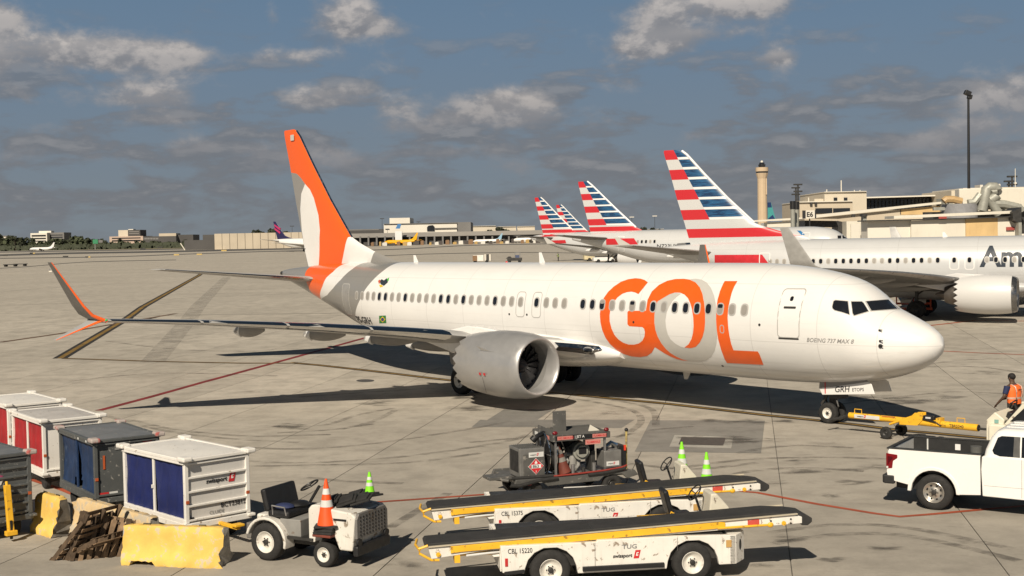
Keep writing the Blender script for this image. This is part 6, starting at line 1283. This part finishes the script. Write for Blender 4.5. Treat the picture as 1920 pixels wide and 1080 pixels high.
flat('placard_strip', ([(-.13, -.045), (.13, -.045), (.13, .045), (-.13, .045)], [(0, 1, 2, 3)]), (.60, .125, .84), (1, 0, 0), (0, 0, 1), WHITE, bx, .014); flat('lettering', text2d('1863', .075, 0, .015, 1.05), (.48, .125, .803), (1, 0, 0), (0, 0, 1), INK, bx, .017); flat('flame_mark', ([(-.03, .06), (.03, .06), (.035, .09), (.015, .12), (0, .15), (-.015, .12), (-.035, .09)], [tuple(range(7))]), (.60, .125, .84), (1, 0, 0), (0, 0, 1), WHITE, bx, .014); flat('lettering', text2d('3', .05, 0, .008), (.585, .125, .69), (1, 0, 0), (0, 0, 1), WHITE, bx, .014)
def sticker(x, y, z, w_, h, par):
    flat('sticker', ([(0, 0), (w_, 0), (w_, h), (0, h)], [(0, 1, 2, 3)]), (x, y, z), (1, 0, 0), (0, 0, 1), CONE_W, par, .006); logo(par, (x+w_*.1, y-.003, z+h*.3), (1, 0, 0), (0, 0, 1), h*.3)
sticker(.42, .123, 1.06, .38, .12, bx)
for x in (.98, 1.16):
    MB().tube([(x, .62+.50*cos(2*pi*i/32), 1.06+.50*sin(2*pi*i/32)) for i in range(33)], .017, 6).build('reel_hoop', CHROME, t, True)
rl = MB().lathe([(-.07, .1), (-.07, .40), (.07, .40), (.07, .1)], (1.07, .62, 1.06), 'x', 28).build('hose_reel', BLACK, t, True)
for k in range(4): MB().tube([(1.01+.04*k, .62+.43*cos(2*pi*i/28), 1.06+.43*sin(2*pi*i/28)) for i in range(29)], .028, 6).build('hose_turn', RUBBER, rl, True)
for k in range(6): MB().cyl((.98, .62, 1.06), (.98, .62+.48*cos(k*pi/3), 1.06+.48*sin(k*pi/3)), .012, n=5).build('reel_spoke', STEEL, rl)
MB().tube([(.72, .5, 1.42), (.80, .5, 1.50), (1.0, .62, 1.54), (1.1, .75, 1.5)], .06).cyl((.66, .5, 1.40), (.74, .5, 1.47), .085).build('nozzle', BLACK, t, True); MB().tube([(.78, .48, 1.42), (.74, .4, 1.25), (.78, .4, 1.1)], .018).build('nozzle_hose', BLACK, t)
for x, y in ((1.12, .15), (2.42, .15), (1.12, 1.3), (2.42, 1.3)): MB().box((x, y, 1.0), (.05, .05, .95)).build('roof_post', STEEL, t)
rf = MB().box((1.77, .72, 1.485), (1.5, 1.3, .035)).box((1.77, .085, 1.475), (1.52, .035, .15)).box((1.77, 1.36, 1.475), (1.52, .035, .15)).box((1.03, .72, 1.475), (.035, 1.3, .15)).box((2.52, .72, 1.475), (.035, 1.3, .15)).build('roof_frame', FG, t)
flat('roof_panel', ([(1.06, .11), (2.5, .11), (2.5, 1.33), (1.06, 1.33)], [(0, 1, 2, 3)]), (0, 0, 1.504), (1, 0, 0), (0, 1, 0), mat('roof_dust', (.10, .095, .085), .8), rf, .004)
flat('name_panel', ([(0, 0), (1.36, 0), (1.36, .11), (0, .11)], [(0, 1, 2, 3)]), (1.09, .067, 1.42), (1, 0, 0), (0, 0, 1), BLACK, rf, .004); flat('lettering', text2d('| JET A', .085, 0, .012), (1.60, .067, 1.433), (1, 0, 0), (0, 0, 1), WHITE, rf, .008)
for x, w_, z, tx in ((1.14, .40, 1.43, 'NO SMOKING'), (2.06, .37, 1.43, 'FLAMMABLE')):
    flat('warning_strip', ([(0, 0), (w_, 0), (w_, .09), (0, .09)], [(0, 1, 2, 3)]), (x, .067, z), (1, 0, 0), (0, 0, 1), mat('strip_pink', (.55, .22, .19), .5), rf, .007); flat('lettering', text2d(tx, .05, 0, .006, .9), (x+.03, .067, z+.02), (1, 0, 0), (0, 0, 1), RED, rf, .010)
fs_ = MB().box((2.08, .08, 1.33), (.40, .012, .12)).build('warning_plate', mat('strip_pink', ()), rf); flat('lettering', text2d('FLAMMABLE', .05, 0, .006, .9), (1.92, .074, 1.30), (1, 0, 0), (0, 0, 1), RED, fs_, .004)
for y, m in ((.35, mat('strip_pink', ())), (.75, mat('strip_pink', ())), (1.1, CONE_W)): flat('side_sticker', ([(0, 0), (.22, 0), (.22, .09), (0, .09)], [(0, 1, 2, 3)]), (1.012, y+.11, 1.43), (0, -1, 0), (0, 0, 1), m, rf, .006)
for x in (1.10, 2.45): MB().ball((x, .10, 1.60), (.07, .05, .05)).build('marker_lamp', mat('lens_dark_red', (.16, .01, .015), .2), rf, True)
MB().prism([(1.35, 1.5), (1.35, 2.02), (1.70, 2.02), (1.70, 1.5)], 'y', .84, .87).build('sign_board', FG, rf, bevel=.006); MB().prism([(1.02, 1.5), (1.05, 1.68), (1.18, 1.62), (1.32, 1.5)], 'y', .5, 1.1).build('bracket', FG, rf); MB().prism([(2.2, 1.5), (2.25, 1.66), (2.42, 1.56), (2.5, 1.5)], 'y', .6, .64).build('bracket', WHWALL, rf)
pm = MB().cyl((1.92, .75, 1.06), (1.92, .42, 1.06), .24, .22, 20).cyl((1.92, .42, 1.06), (1.92, .36, 1.06), .17, .15, 20).build('meter', DUCT, t, True); MB().box((1.92, .355, 1.08), (.2, .02, .16)).build('meter_face', BLACK, pm, bevel=.02)
MB().tube([(1.3, .55, .98), (1.75, .6, .98)], .05).tube([(1.9, .6, .85), (1.88, .6, .7), (1.78, .55, .62)], .075).tube([(1.55, .5, .6), (1.58, .5, .85), (1.5, .55, .98)], .035).build('pipe_run', mat('pipe_grey', (.42, .41, .38), .45, .4), t, True); MB().cyl((1.75, .6, .95), (1.75, .6, .58), .11, n=14).build('strainer', mat('pipe_grey', ()), t, True)
MB().cyl((1.45, .9, .56), (1.45, .9, 1.40), .16, n=14).cyl((1.85, .95, .56), (1.85, .95, 1.40), .13, n=14).build('filter_vessel', BLACK, t, True); MB().tube([(1.6, .85, 1.2), (1.75, .7, 1.3), (1.9, .7, 1.22)], .11).build('hose_bend', BLACK, t, True); q = random.Random(9)
for k in range(7): a_ = Vector((1.25+q.random()*1.0, .3+q.random()*.7, .62)); MB().tube([a_, a_+Vector((q.uniform(-.1, .1), q.uniform(-.1, .1), .3)), a_+Vector((q.uniform(-.3, .3), q.uniform(-.2, .1), .5+.25*q.random()))], q.uniform(.018, .04), 6).build('hose', RUBBER if k % 3 else STEEL, t, True)
for k in range(4): MB().cyl((1.3+.28*k, .18, .58), (1.3+.28*k, .18, .70+.1*(k % 2)), .05, n=10).build('valve', STEEL if k % 2 else DKMET, t, True)
MB().box((2.22, .55, .8), (.12, .3, .5)).box((2.28, .8, 1.1), (.2, .3, .4)).build('control_block', DKMET, t, bevel=.02)
cone('worn red cone with a grey band leaning inside the fuel cart', Matrix.Translation((-.03, 30.05, 0)) @ Matrix.Rotation(radians(20.2), 4, 'Z') @ Vector((1.40, .22, .58)), CONE_R, .74, False, (0, -14, 0))
eb = MB().box((2.62, .36, .86), (.46, .5, .42)).build('engine_box', FGL, t, bevel=.02); sticker(2.44, .108, .70, .34, .11, eb); MB().tube([(2.55, .36, 1.05), (2.55, .36, 1.14), (2.68, .36, 1.22), (2.82, .36, 1.16), (2.86, .38, 1.0)], .06).build('exhaust_elbow', CHROME, eb, True); MB().cyl((2.52, .36, 1.06), (2.52, .36, 1.12), .09, n=12).build('cap', FGL, eb); MB().box((2.93, .45, .9), (.16, .5, .5)).build('radiator', BLACK, eb); MB().box((2.98, .2, 1.10), (.05, .05, .13)).build('stop_button', mat('button_red', (.7, .05, .02), .4), eb)
MB().cyl((3.06, .3, .55), (3.08, .3, 1.50), .028, n=8).build('flag_pole', mat('pole_ochre', (.42, .33, .12), .6, wear=.3), t); MB().ball((3.08, .3, 1.52), .05).build('pole_top', BLACK, t)
MB().tube([(-.05, -.02, .52), (-.12, -.05, .46), (.1, -.06, .44), (.6, -.03, .52), (1.1, -.02, .54)], .045).tube([(-.02, .1, .6), (.5, .03, .60), (1.0, .02, .60)], .04).build('black_hose', RUBBER, t, True); MB().tube([(1.0, -.01, .59), (1.6, -.015, .60), (2.3, -.01, .62), (2.8, 0, .66), (2.95, .02, .70)], .022).build('red_hose', mat('hose_red', (.25, .03, .02), .6), t, True); MB().tube([(1.9, -.02, .55), (2.4, -.03, .57), (2.9, -.02, .63)], .035).build('black_hose', RUBBER, t, True)
flat('reflector', ([(0, 0), (.1, 0), (.1, .07), (0, .07)], [(0, 1, 2, 3)]), (.33, 0, .42), (1, 0, 0), (0, 0, 1), REDREF, t, .006)
# ------------------------------------------------------------------ pickup truck
CARW = mat('car_white', (.80, .79, .76), .28, var=.03, scale=1, coat=.5); LINER = mat('bed_liner', (.018, .018, .018), .7, var=.3, scale=6); TRIM = mat('black_trim', (.02, .02, .02), .6, var=.2)
t = thing('pickup_truck', 'white pickup truck with an open black bed, cut by the right edge', 'pickup truck', (9.39, 28.53, 0), radians(-33)); TW = 2.0
ar = lambda cx, R, n=9: [(cx+R*cos(pi*k/n), .40+R*sin(pi*k/n)) for k in range(n+1)]
bedp = [(-1.02, .62), (-1.05, .80), (-1.0, 1.33), (1.02, 1.33), (1.02, .44)] + ar(0, .50)[0:] + [(-.50, .52)]
for y0, y1 in ((0, .09), (TW-.09, TW)): MB().prism(bedp, 'y', y0, y1).build('bed_side', CARW, t, bevel=.025, seg=3)
fl_ = arf = [(.58*cos(pi*k/14), .40+.58*sin(pi*k/14)) for k in range(15)] + [(.50*cos(pi*k/14), .40+.50*sin(pi*k/14)) for k in range(14, -1, -1)]
for y0, y1 in ((-.018, .02), (TW-.02, TW+.018)): MB().prism(fl_, 'y', y0, y1).build('wheel_flare', CARW, t, True, .012)
MB().box((-1.0, TW/2, .99), (.08, TW-.1, .66)).build('tailgate', CARW, t, bevel=.02); MB().box((0, TW/2, .84), (2.0, TW-.2, .06)).build('bed_floor', LINER, t); MB().box((.98, TW/2, 1.06), (.06, TW-.2, .5)).build('bed_front', LINER, t)
for y in (.10, TW-.10): MB().box((0, y, 1.07), (2.0, .02, .50)).build('bed_liner_side', LINER, t)
for y in (.05, TW-.05): MB().box((0, y, 1.338), (2.06, .12, .03)).build('rail_cap', TRIM, t, bevel=.01)
MB().box((-1.0, TW/2, 1.335), (.10, TW, .035)).build('rail_cap', TRIM, t, bevel=.01); MB().box((-.62, TW-.13, 1.13), (.03, .04, .36)).build('bed_post', CONE_W, t); MB().box((.08, TW-.125, 1.16), (.12, .02, .14)).build('bed_label', WHITE, t); MB().cyl((.55, TW-.35, .87), (.55, TW-.35, 1.25), .13, n=14).build('bed_bottle', mat('bottle_grey', (.12, .12, .115), .4), t, True); MB().box((-.15, TW-.3, .95), (.3, .14, .12)).build('bed_parts', STEEL, t)
MB().box((-1.08, TW/2, .62), (.16, TW-.04, .20)).box((-1.0, .04, .62), (.25, .12, .20)).build('rear_bumper', TRIM, t, bevel=.03)
tl = MB().prism([(-1.062, .86), (-1.062, 1.22), (-.80, 1.20), (-.80, 1.12), (-.90, 1.05), (-.92, .88)], 'y', -.012, .04).build('tail_lamp', mat('lamp_red', (.18, .008, .012), .15), t, bevel=.015); MB().prism([(-1.02, .95), (-1.02, 1.15), (-.93, 1.15), (-.90, 1.12), (-.97, 1.03)], 'y', -.018, -.01).build('lamp_inner', mat('lamp_dark', (.08, .004, .008), .15), tl); MB().box((-1.03, -.014, .90), (.04, .01, .05)).build('reverse_lens', CONE_W, tl)
cabp = [(1.06, .42), (1.03, 1.0), (1.05, 1.30), (1.16, 1.32), (3.25, 1.28), (4.35, 1.20), (4.62, 1.08), (4.70, .60), (4.62, .45), (4.22, .45)] + [(3.68+.50*cos(pi*k/9), .40+.50*sin(pi*k/9)) for k in range(10)] + [(3.18, .40)]
MB().prism(cabp, 'y', 0, TW).build('cab_body', CARW, t, bevel=.05, seg=3)
rg = []
for z, x0, x1, ins in ((1.27, 1.07, 3.42, .02), (1.45, 1.10, 3.15, .07), (1.70, 1.20, 2.75, .15), (1.84, 1.30, 2.52, .21), (1.90, 1.42, 2.40, .30)):
    pts = []
    for cx, cy, a0 in ((x1-.12, TW-ins-.12, 0), (x0+.12, TW-ins-.12, 90), (x0+.12, ins+.12, 180), (x1-.12, ins+.12, 270)):
        for k in range(5): a = radians(a0+22.5*k); pts.append((cx+.12*cos(a), cy+.12*sin(a), z))
    rg.append(pts)
cb = MB().rings(rg).build('cab_roof', CARW, t, True, ang=60)
for k in range(3): MB().box((1.9, .62+.38*k, 1.905), (.9, .03, .02)).build('roof_rib', CARW, cb, bevel=.008)
yw = lambda z: .005 + (.02+(z-1.27)*.29 if z < 1.45 else .07+(z-1.45)*.32)
def sidepane(nm, P_, m, par, off=.012): return MB().add([(x, yw(z)-off, z) for x, z in P_], [tuple(range(len(P_)))]).build(nm, m, par)
sidepane('side_window', [(1.30, 1.37), (1.26, 1.44), (1.36, 1.72), (1.44, 1.76), (1.82, 1.76), (1.84, 1.33), (1.42, 1.33)], GLASS, cb); sidepane('window_pillar', [(1.70, 1.335), (1.70, 1.758), (1.83, 1.758), (1.83, 1.335)], mat('pillar_grey', (.07, .068, .065), .4), cb, .016); sidepane('side_window', [(1.87, 1.33), (1.86, 1.76), (2.35, 1.74), (2.75, 1.34)], GLASS, cb)
for y in (0, TW): wheel(t, (0, .13 if y == 0 else TW-.13, .40), .40, .25, .235, 'y', mat('alloy_rim', (.50, .47, .42), .3, .7), -1 if y == 0 else 1, holes=8); wheel(t, (3.68, .13 if y == 0 else TW-.13, .40), .40, .25, .235, 'y', mat('alloy_rim', ()), -1 if y == 0 else 1, holes=8)
MB().box((1.05, TW/2, .55), (3.9, TW-.5, .3)).box((0, TW/2, .40), (.16, TW-.4, .16)).build('underbody', BLACK, t)
MB().box((2.06, -.02, 1.14), (.24, .04, .05)).build('door_handle', TRIM, t, bevel=.012)
for x in (1.88,): flat('door_gap', ([(0, 0), (.010, 0), (.010, .84), (0, .84)], [(0, 1, 2, 3)]), (x, 0, .45), (1, 0, 0), (0, 0, 1), mat('gap_grey', (.30, .29, .28), .7), t, .004)
flat('door_gap', ([(0, 0), (.014, 0), (.0, .86), (-.014, .86)], [(0, 1, 2, 3)]), (1.03, 0, .44), (1, 0, 0), (0, 0, 1), BLACK, t, .004); flat('door_line', ([(0, 0), (2.0, -.0), (2.0, .006), (0, .006)], [(0, 1, 2, 3)]), (1.1, 0, .66), (1, 0, 0), (0, 0, 1), mat('gap_grey', ()), t, .004)
# ------------------------------------------------------------------ tow bar and pushback tug
P0 = Vector((10.51, 39.89, .55)); P1 = Vector((13.50, 37.02, .52)); hd = atan2(P1.y-P0.y, P1.x-P0.x); Lb = (P1-P0).length
t = thing('tow_bar', 'long yellow tow bar joining the nose wheel to the tug', 'tow bar', (P0.x, P0.y, 0), hd)
MB().cyl((0, 0, .55), (Lb*.52, 0, .54), .094, n=16).build('bar_tube', GSEY, t, True); MB().cyl((Lb*.50, 0, .54), (Lb, 0, .52), .106, n=16).build('bar_tube', GSEY, t, True); MB().cyl((Lb, 0, .52), (Lb+.03, 0, .52), .09, n=16).build('end_cap', BLACK, t); MB().cyl((Lb, 0, .5), (Lb+.35, .0, .5), .035).build('tow_eye', DKMET, t)
MB().tube([(0, 0, .55), (-.35, .05, .42), (-.60, .05, .36)], .05).cyl((-.62, -.25, .35), (-.62, .35, .35), .04).build('tow_head', DKMET, t, True)
hm = MB().prism([(Lb*.42, .42), (Lb*.42, .56), (Lb*.50, .66), (Lb*.54, .82), (Lb*.60, .84), (Lb*.60, .62), (Lb*.56, .44)], 'y', -.13, -.09).build('hinge_plate', GSEY, t, bevel=.008); MB().prism([(Lb*.42, .42), (Lb*.42, .56), (Lb*.50, .66), (Lb*.54, .82), (Lb*.60, .84), (Lb*.60, .62), (Lb*.56, .44)], 'y', .09, .13).build('hinge_plate', GSEY, t, bevel=.008)
MB().cyl((Lb*.34, -.1, .40), (Lb*.55, -.08, .75), .035).build('lift_ram', GSEY, t); MB().box((Lb*.64, 0, .70), (.36, .16, .12)).build('pump', BLACK, t, bevel=.02); MB().box((Lb*.64, -.10, .70), (.16, .02, .05)).build('pump_plate', CONE_W, t); MB().box((Lb*.72, 0, .6), (.14, .3, .24)).build('clamp', GSEY, t, bevel=.01); MB().tube([(Lb*.60, -.12, .66), (Lb*.70, -.14, .6), (Lb*.74, -.14, .5)], .025).build('hose', BLACK, t)
for x in (.28, Lb*.87): MB().tube([(x-.10, 0, .64), (x-.10, 0, .76), (x+.14, 0, .76), (x+.14, 0, .64)], .014, 6).build('handle', GSEY, t)
ax = MB().cyl((Lb*.36, -.5, .19), (Lb*.36, .5, .19), .03).build('axle', DKMET, t)
for y, f in ((-.48, -1), (.48, 1)): wheel(ax, (Lb*.36, y, .19), .19, .13, .09, 'y', DKMET, f, n=18)
flat('label_patch', ([(0, -.05), (.85, -.05), (.85, .06), (0, .06)], [(0, 1, 2, 3)]), (.22, -.096, .55), (1, 0, 0), (0, 0, 1), CONE_W, t, .004); logo(t, (.32, -.10, .525), (1, 0, 0), (0, 0, 1), .05); flat('lettering', text2d('TBR5340', .085, 0, .012), (Lb*.80, -.106, .49), (1, 0, 0), (0, 0, 1), INK, t, .006); flat('lettering', text2d('CTG/FTW', .05, 0, .006), (Lb*.70, -.106, .49), (1, 0, 0), (0, 0, 1), INK, t, .006)
flat('label_patch', ([(0, 0), (.45, 0), (.45, .03), (0, .03)], [(0, 1, 2, 3)]), (1.15, -.09, .625), (1, 0, 0), (0, -.5, 1), mat('plate_red', ()), t, .02)
TGW = mat('tug_cream', (.70, .66, .54), .45, var=.08, wear=.12)
t = thing('pushback_tug', 'cream open pushback tug beyond the pickup at the right edge', 'tug', (13.80, 36.75, 0), radians(-40)); TG = t
MB().prism([(.10, .30), (.10, .88), (.34, 1.13), (.62, .92), (.42, .30)], 'y', -.75, .85).build('rear_cowl', TGW, t, bevel=.03); MB().box((2.0, .05, .55), (3.6, 1.9, .5)).build('body', TGW, t, bevel=.05); MB().box((.85, .05, .82), (.6, 1.4, .08)).build('floor', BLACK, t)
MB().box((.62, .0, .98), (.14, .9, .26), (0, 20, 0)).build('dash', BLACK, t, bevel=.02); MB().cyl((.62, .35, 1.0), (.52, .35, 1.28), .035).build('steering_column', BLACK, t); mb = MB().tube([(.50+.08*cos(2*pi*i/16), .35+.19*sin(2*pi*i/16), 1.30+.06*cos(2*pi*i/16)) for i in range(17)], .022, 6); mb.build('steering_wheel', BLACK, t, True)
MB().box((1.28, .05, .95), (.5, 1.3, .2)).build('seat', BLACK, t, bevel=.05); MB().box((.05, -.2, .55), (.12, .3, .3)).build('hitch', DKMET, t, bevel=.02); flat('label_patch', ([(0, 0), (.12, 0), (.12, .1), (0, .1)], [(0, 1, 2, 3)]), (.34, -.752, .82), (1, 0, 0), (0, 0, 1), mat('label_teal', (.2, .38, .34), .5), t, .02)
cbn = MB().prism([(0.63, .8), (1.14, 1.42), (2.52, 1.50), (2.48, .8)], 'y', -.88, -.80).build('cab_side', TGW, t, bevel=.02); MB().prism([(0.82, .92), (1.24, 1.35), (2.37, 1.42), (2.28, .92)], 'y', -.895, -.88).build('cab_window', GLASS, cbn); MB().prism([(1.12, 1.42), (1.12, 1.49), (2.52, 1.57), (2.52, 1.50)], 'y', -.88, .9).build('cab_roof', TGW, cbn, bevel=.02); MB().prism([(0.63, .8), (1.14, 1.42), (2.52, 1.50), (2.48, .8)], 'y', .82, .9).build('cab_side', TGW, cbn, bevel=.02)
for x in (.75, 3.1):
    for y, f in ((-.8, -1), (.9, 1)): wheel(t, (x, y, .38), .38, .28, .2, 'y', None, f, n=20)
# ------------------------------------------------------------------ people
SKIN = mat('skin_brown', (.10, .055, .035), .55, var=.1); SHIRT = mat('shirt_navy', (.012, .02, .07), .8, var=.15); VEST = mat('vest_orange', (.88, .15, .02), .65, var=.08); VTAPE = mat('vest_tape', (.55, .36, .27), .4, var=.1); PANTS = mat('trousers_dark', (.045, .04, .035), .85, var=.2); HAIR = mat('hair_black', (.012, .010, .009), .8, var=.3)
def skinned(name, pts, edges, m, parent, root=0, sub=2):
    me = bpy.data.meshes.new(name); me.from_pydata([p[:3] for p in pts], edges, []); me.materials.append(m)
    o = bpy.data.objects.new(name, me); COL.objects.link(o); o.parent = parent
    k = o.modifiers.new('skin', 'SKIN'); k.use_smooth_shade = True
    for i, p in enumerate(pts):
        d = me.skin_vertices[0].data[i]; d.radius = (p[3], p[4] if len(p) > 4 else p[3]); d.use_root = (i == root)
    s = o.modifiers.new('sub', 'SUBSURF'); s.levels = sub; s.render_levels = sub
    return o
def person(label, loc, rz, vest, tape, fine=True, k=1., arms=None, group=None):
    """standing, facing local +x; y is the person's left"""
    t = thing('person', label, 'person', loc, rz, group); t.scale = (k, k, k)
    A_ = arms or {1: [(.05, .21, 1.40), (.16, .27, 1.14), (.40, .22, 1.08)], -1: [(.04, -.21, 1.40), (.12, -.28, 1.14), (.36, -.20, 1.06)]}
    P_ = [(0, 0, .93, .15, .11), (.02, 0, 1.14, .13, .10), (.03, 0, 1.32, .16, .11), (.03, 0, 1.45, .09, .08), (.05, 0, 1.53, .055, .055), (.075, 0, 1.64, .088, .078), (.08, 0, 1.73, .078, .07)]
    E_ = [(0, 1), (1, 2), (2, 3), (3, 4), (4, 5), (5, 6)]
    for sd in (1, -1):
        b = len(P_); a = A_[sd]; P_ += [(*a[0], .062), (*a[1], .045), (*a[2], .033)]; E_ += [(3, b), (b, b+1), (b+1, b+2)]
        hd_ = (Vector(a[2])-Vector(a[1])).normalized(); pa = Vector(a[2]) + hd_*.06; b2 = len(P_); P_.append((*pa, .036, .022)); E_.append((b+2, b2))
        if fine:
            lat = Vector((-hd_.y, hd_.x, 0)).normalized()
            for q, ln in enumerate((.075, .085, .08, .062)):
                f0 = pa + hd_*.035 + lat*(.030-.02*q); f1 = f0 + hd_*ln*.5 + Vector((0, 0, -.012)); f2 = f1 + hd_*ln*.35 + Vector((0, 0, -.03)); c = len(P_); P_ += [(*f0, .010), (*f1, .009), (*f2, .008)]; E_ += [(b2, c), (c, c+1), (c+1, c+2)]
            th = pa + lat*.04*sd*-1 + Vector((0, 0, .01)); c = len(P_); P_ += [(*th, .012), (*(th+hd_*.04+Vector((0, 0, -.015))), .010)]; E_ += [(b2, c), (c, c+1)]
        b = len(P_); P_ += [(0, .09*sd, .88, .095), (.03, .10*sd, .50, .062), (-.03, .105*sd, .10, .042), (.09, .11*sd, .045, .04)]; E_ += [(0, b), (b, b+1), (b+1, b+2), (b+2, b+3)]
    body = skinned('body', P_, E_, SKIN, t, 0, 1 if not fine else 2)
    ell = lambda z, rx, ry, cx=.02, n=16: [(cx+rx*cos(2*pi*i/n), ry*sin(2*pi*i/n), z) for i in range(n)]
    MB().rings([ell(.95, .135, .185, 0), ell(1.1, .135, .175), ell(1.28, .15, .19), ell(1.40, .135, .20, .025), ell(1.47, .09, .13, .03), ell(1.50, .06, .07, .04)], (0, 0)).build('shirt', SHIRT, t, True)
    for sd in (1, -1): a = A_[sd]; m_ = Vector(a[0]).lerp(Vector(a[1]), .72); MB().cyl(Vector(a[0])+Vector((0, -.03*sd, .02)), m_, .088, .066, 14).build('sleeve', SHIRT, t, True)
    v = MB().rings([ell(.92, .155, .205, 0), ell(1.1, .155, .20), ell(1.28, .168, .212), ell(1.40, .150, .208, .025), ell(1.475, .10, .13, .03)], (0, 0)).build('vest', vest, t, True)
    MB().rings([ell(1.06, .162, .208), ell(1.12, .162, .208)], (0, 0)).build('vest_tape', tape, v, True)
    for sd in (1, -1): MB().tube([(-.135, .11*sd, 1.10), (-.145, .12*sd, 1.28), (-.115, .12*sd, 1.42), (.0, .12*sd, 1.485), (.12, .11*sd, 1.42), (.165, .10*sd, 1.28), (.16, .10*sd, 1.10)], .018, 6).build('vest_tape', tape, v, True)
    if fine: flat('vest_print', ([(0, 0), (.16, 0), (.16, .022), (0, .022)], [(0, 1, 2, 3)]), (-.152, .08, 1.33), (0, -1, 0), (0, 0, 1), INK, v, .012)
    for sd in (1, -1):
        L_ = [(0, .09*sd, .96, .125), (.01, .095*sd, .80, .105), (.03, .10*sd, .50, .078), (-.02, .105*sd, .12, .065)]
        MB().rings([[(x+r*cos(2*pi*i/14), y+r*.92*sin(2*pi*i/14), z) for i in range(14)] for x, y, z, r in L_]).build('trouser_leg', PANTS, t, True)
        MB().ball((.05, .108*sd, .045), (.14, .05, .05), 12, 6).build('shoe', BLACK, t, True)
    MB().ball((.065, 0, 1.715), (.105, .088, .105), 16, 10).build('hair', HAIR, t, True).scale = (1, 1, 1)
    if fine:
        h = t.children[-1]; h.location = (-.012, 0, .012)
        for sd in (1, -1): MB().ball((.155, .033*sd, 1.685), (.010, .013, .008), 8, 5).build('eye', WHITE, t, True); MB().ball((.075, .086*sd, 1.665), (.02, .012, .032), 8, 5).build('ear', SKIN, t, True)
        MB().prism([(.155, 1.685), (.185, 1.645), (.158, 1.64)], 'y', -.014, .014).build('nose', SKIN, t, True, .006); MB().box((.158, 0, 1.612), (.012, .045, .010)).build('mouth', mat('lips', (.12, .04, .035), .5), t, bevel=.004)
    return t
person('person in an orange safety vest standing at the tug steering wheel', (14.55, 37.02, .30), radians(128), VEST, VTAPE, True, .95, {1: [(.05, .23, 1.42), (.06, .32, 1.16), (.25, .30, .96)], -1: [(.04, -.22, 1.40), (.12, -.30, 1.16), (.36, -.16, 1.02)]}).scale = (1.08, 1.28, .99)

p = G(1047, 489.5)
person('person in a lime vest walking on the apron behind the white fuselage', p, radians(200), mat('vest_lime', ()), CONE_W, False, 1.)
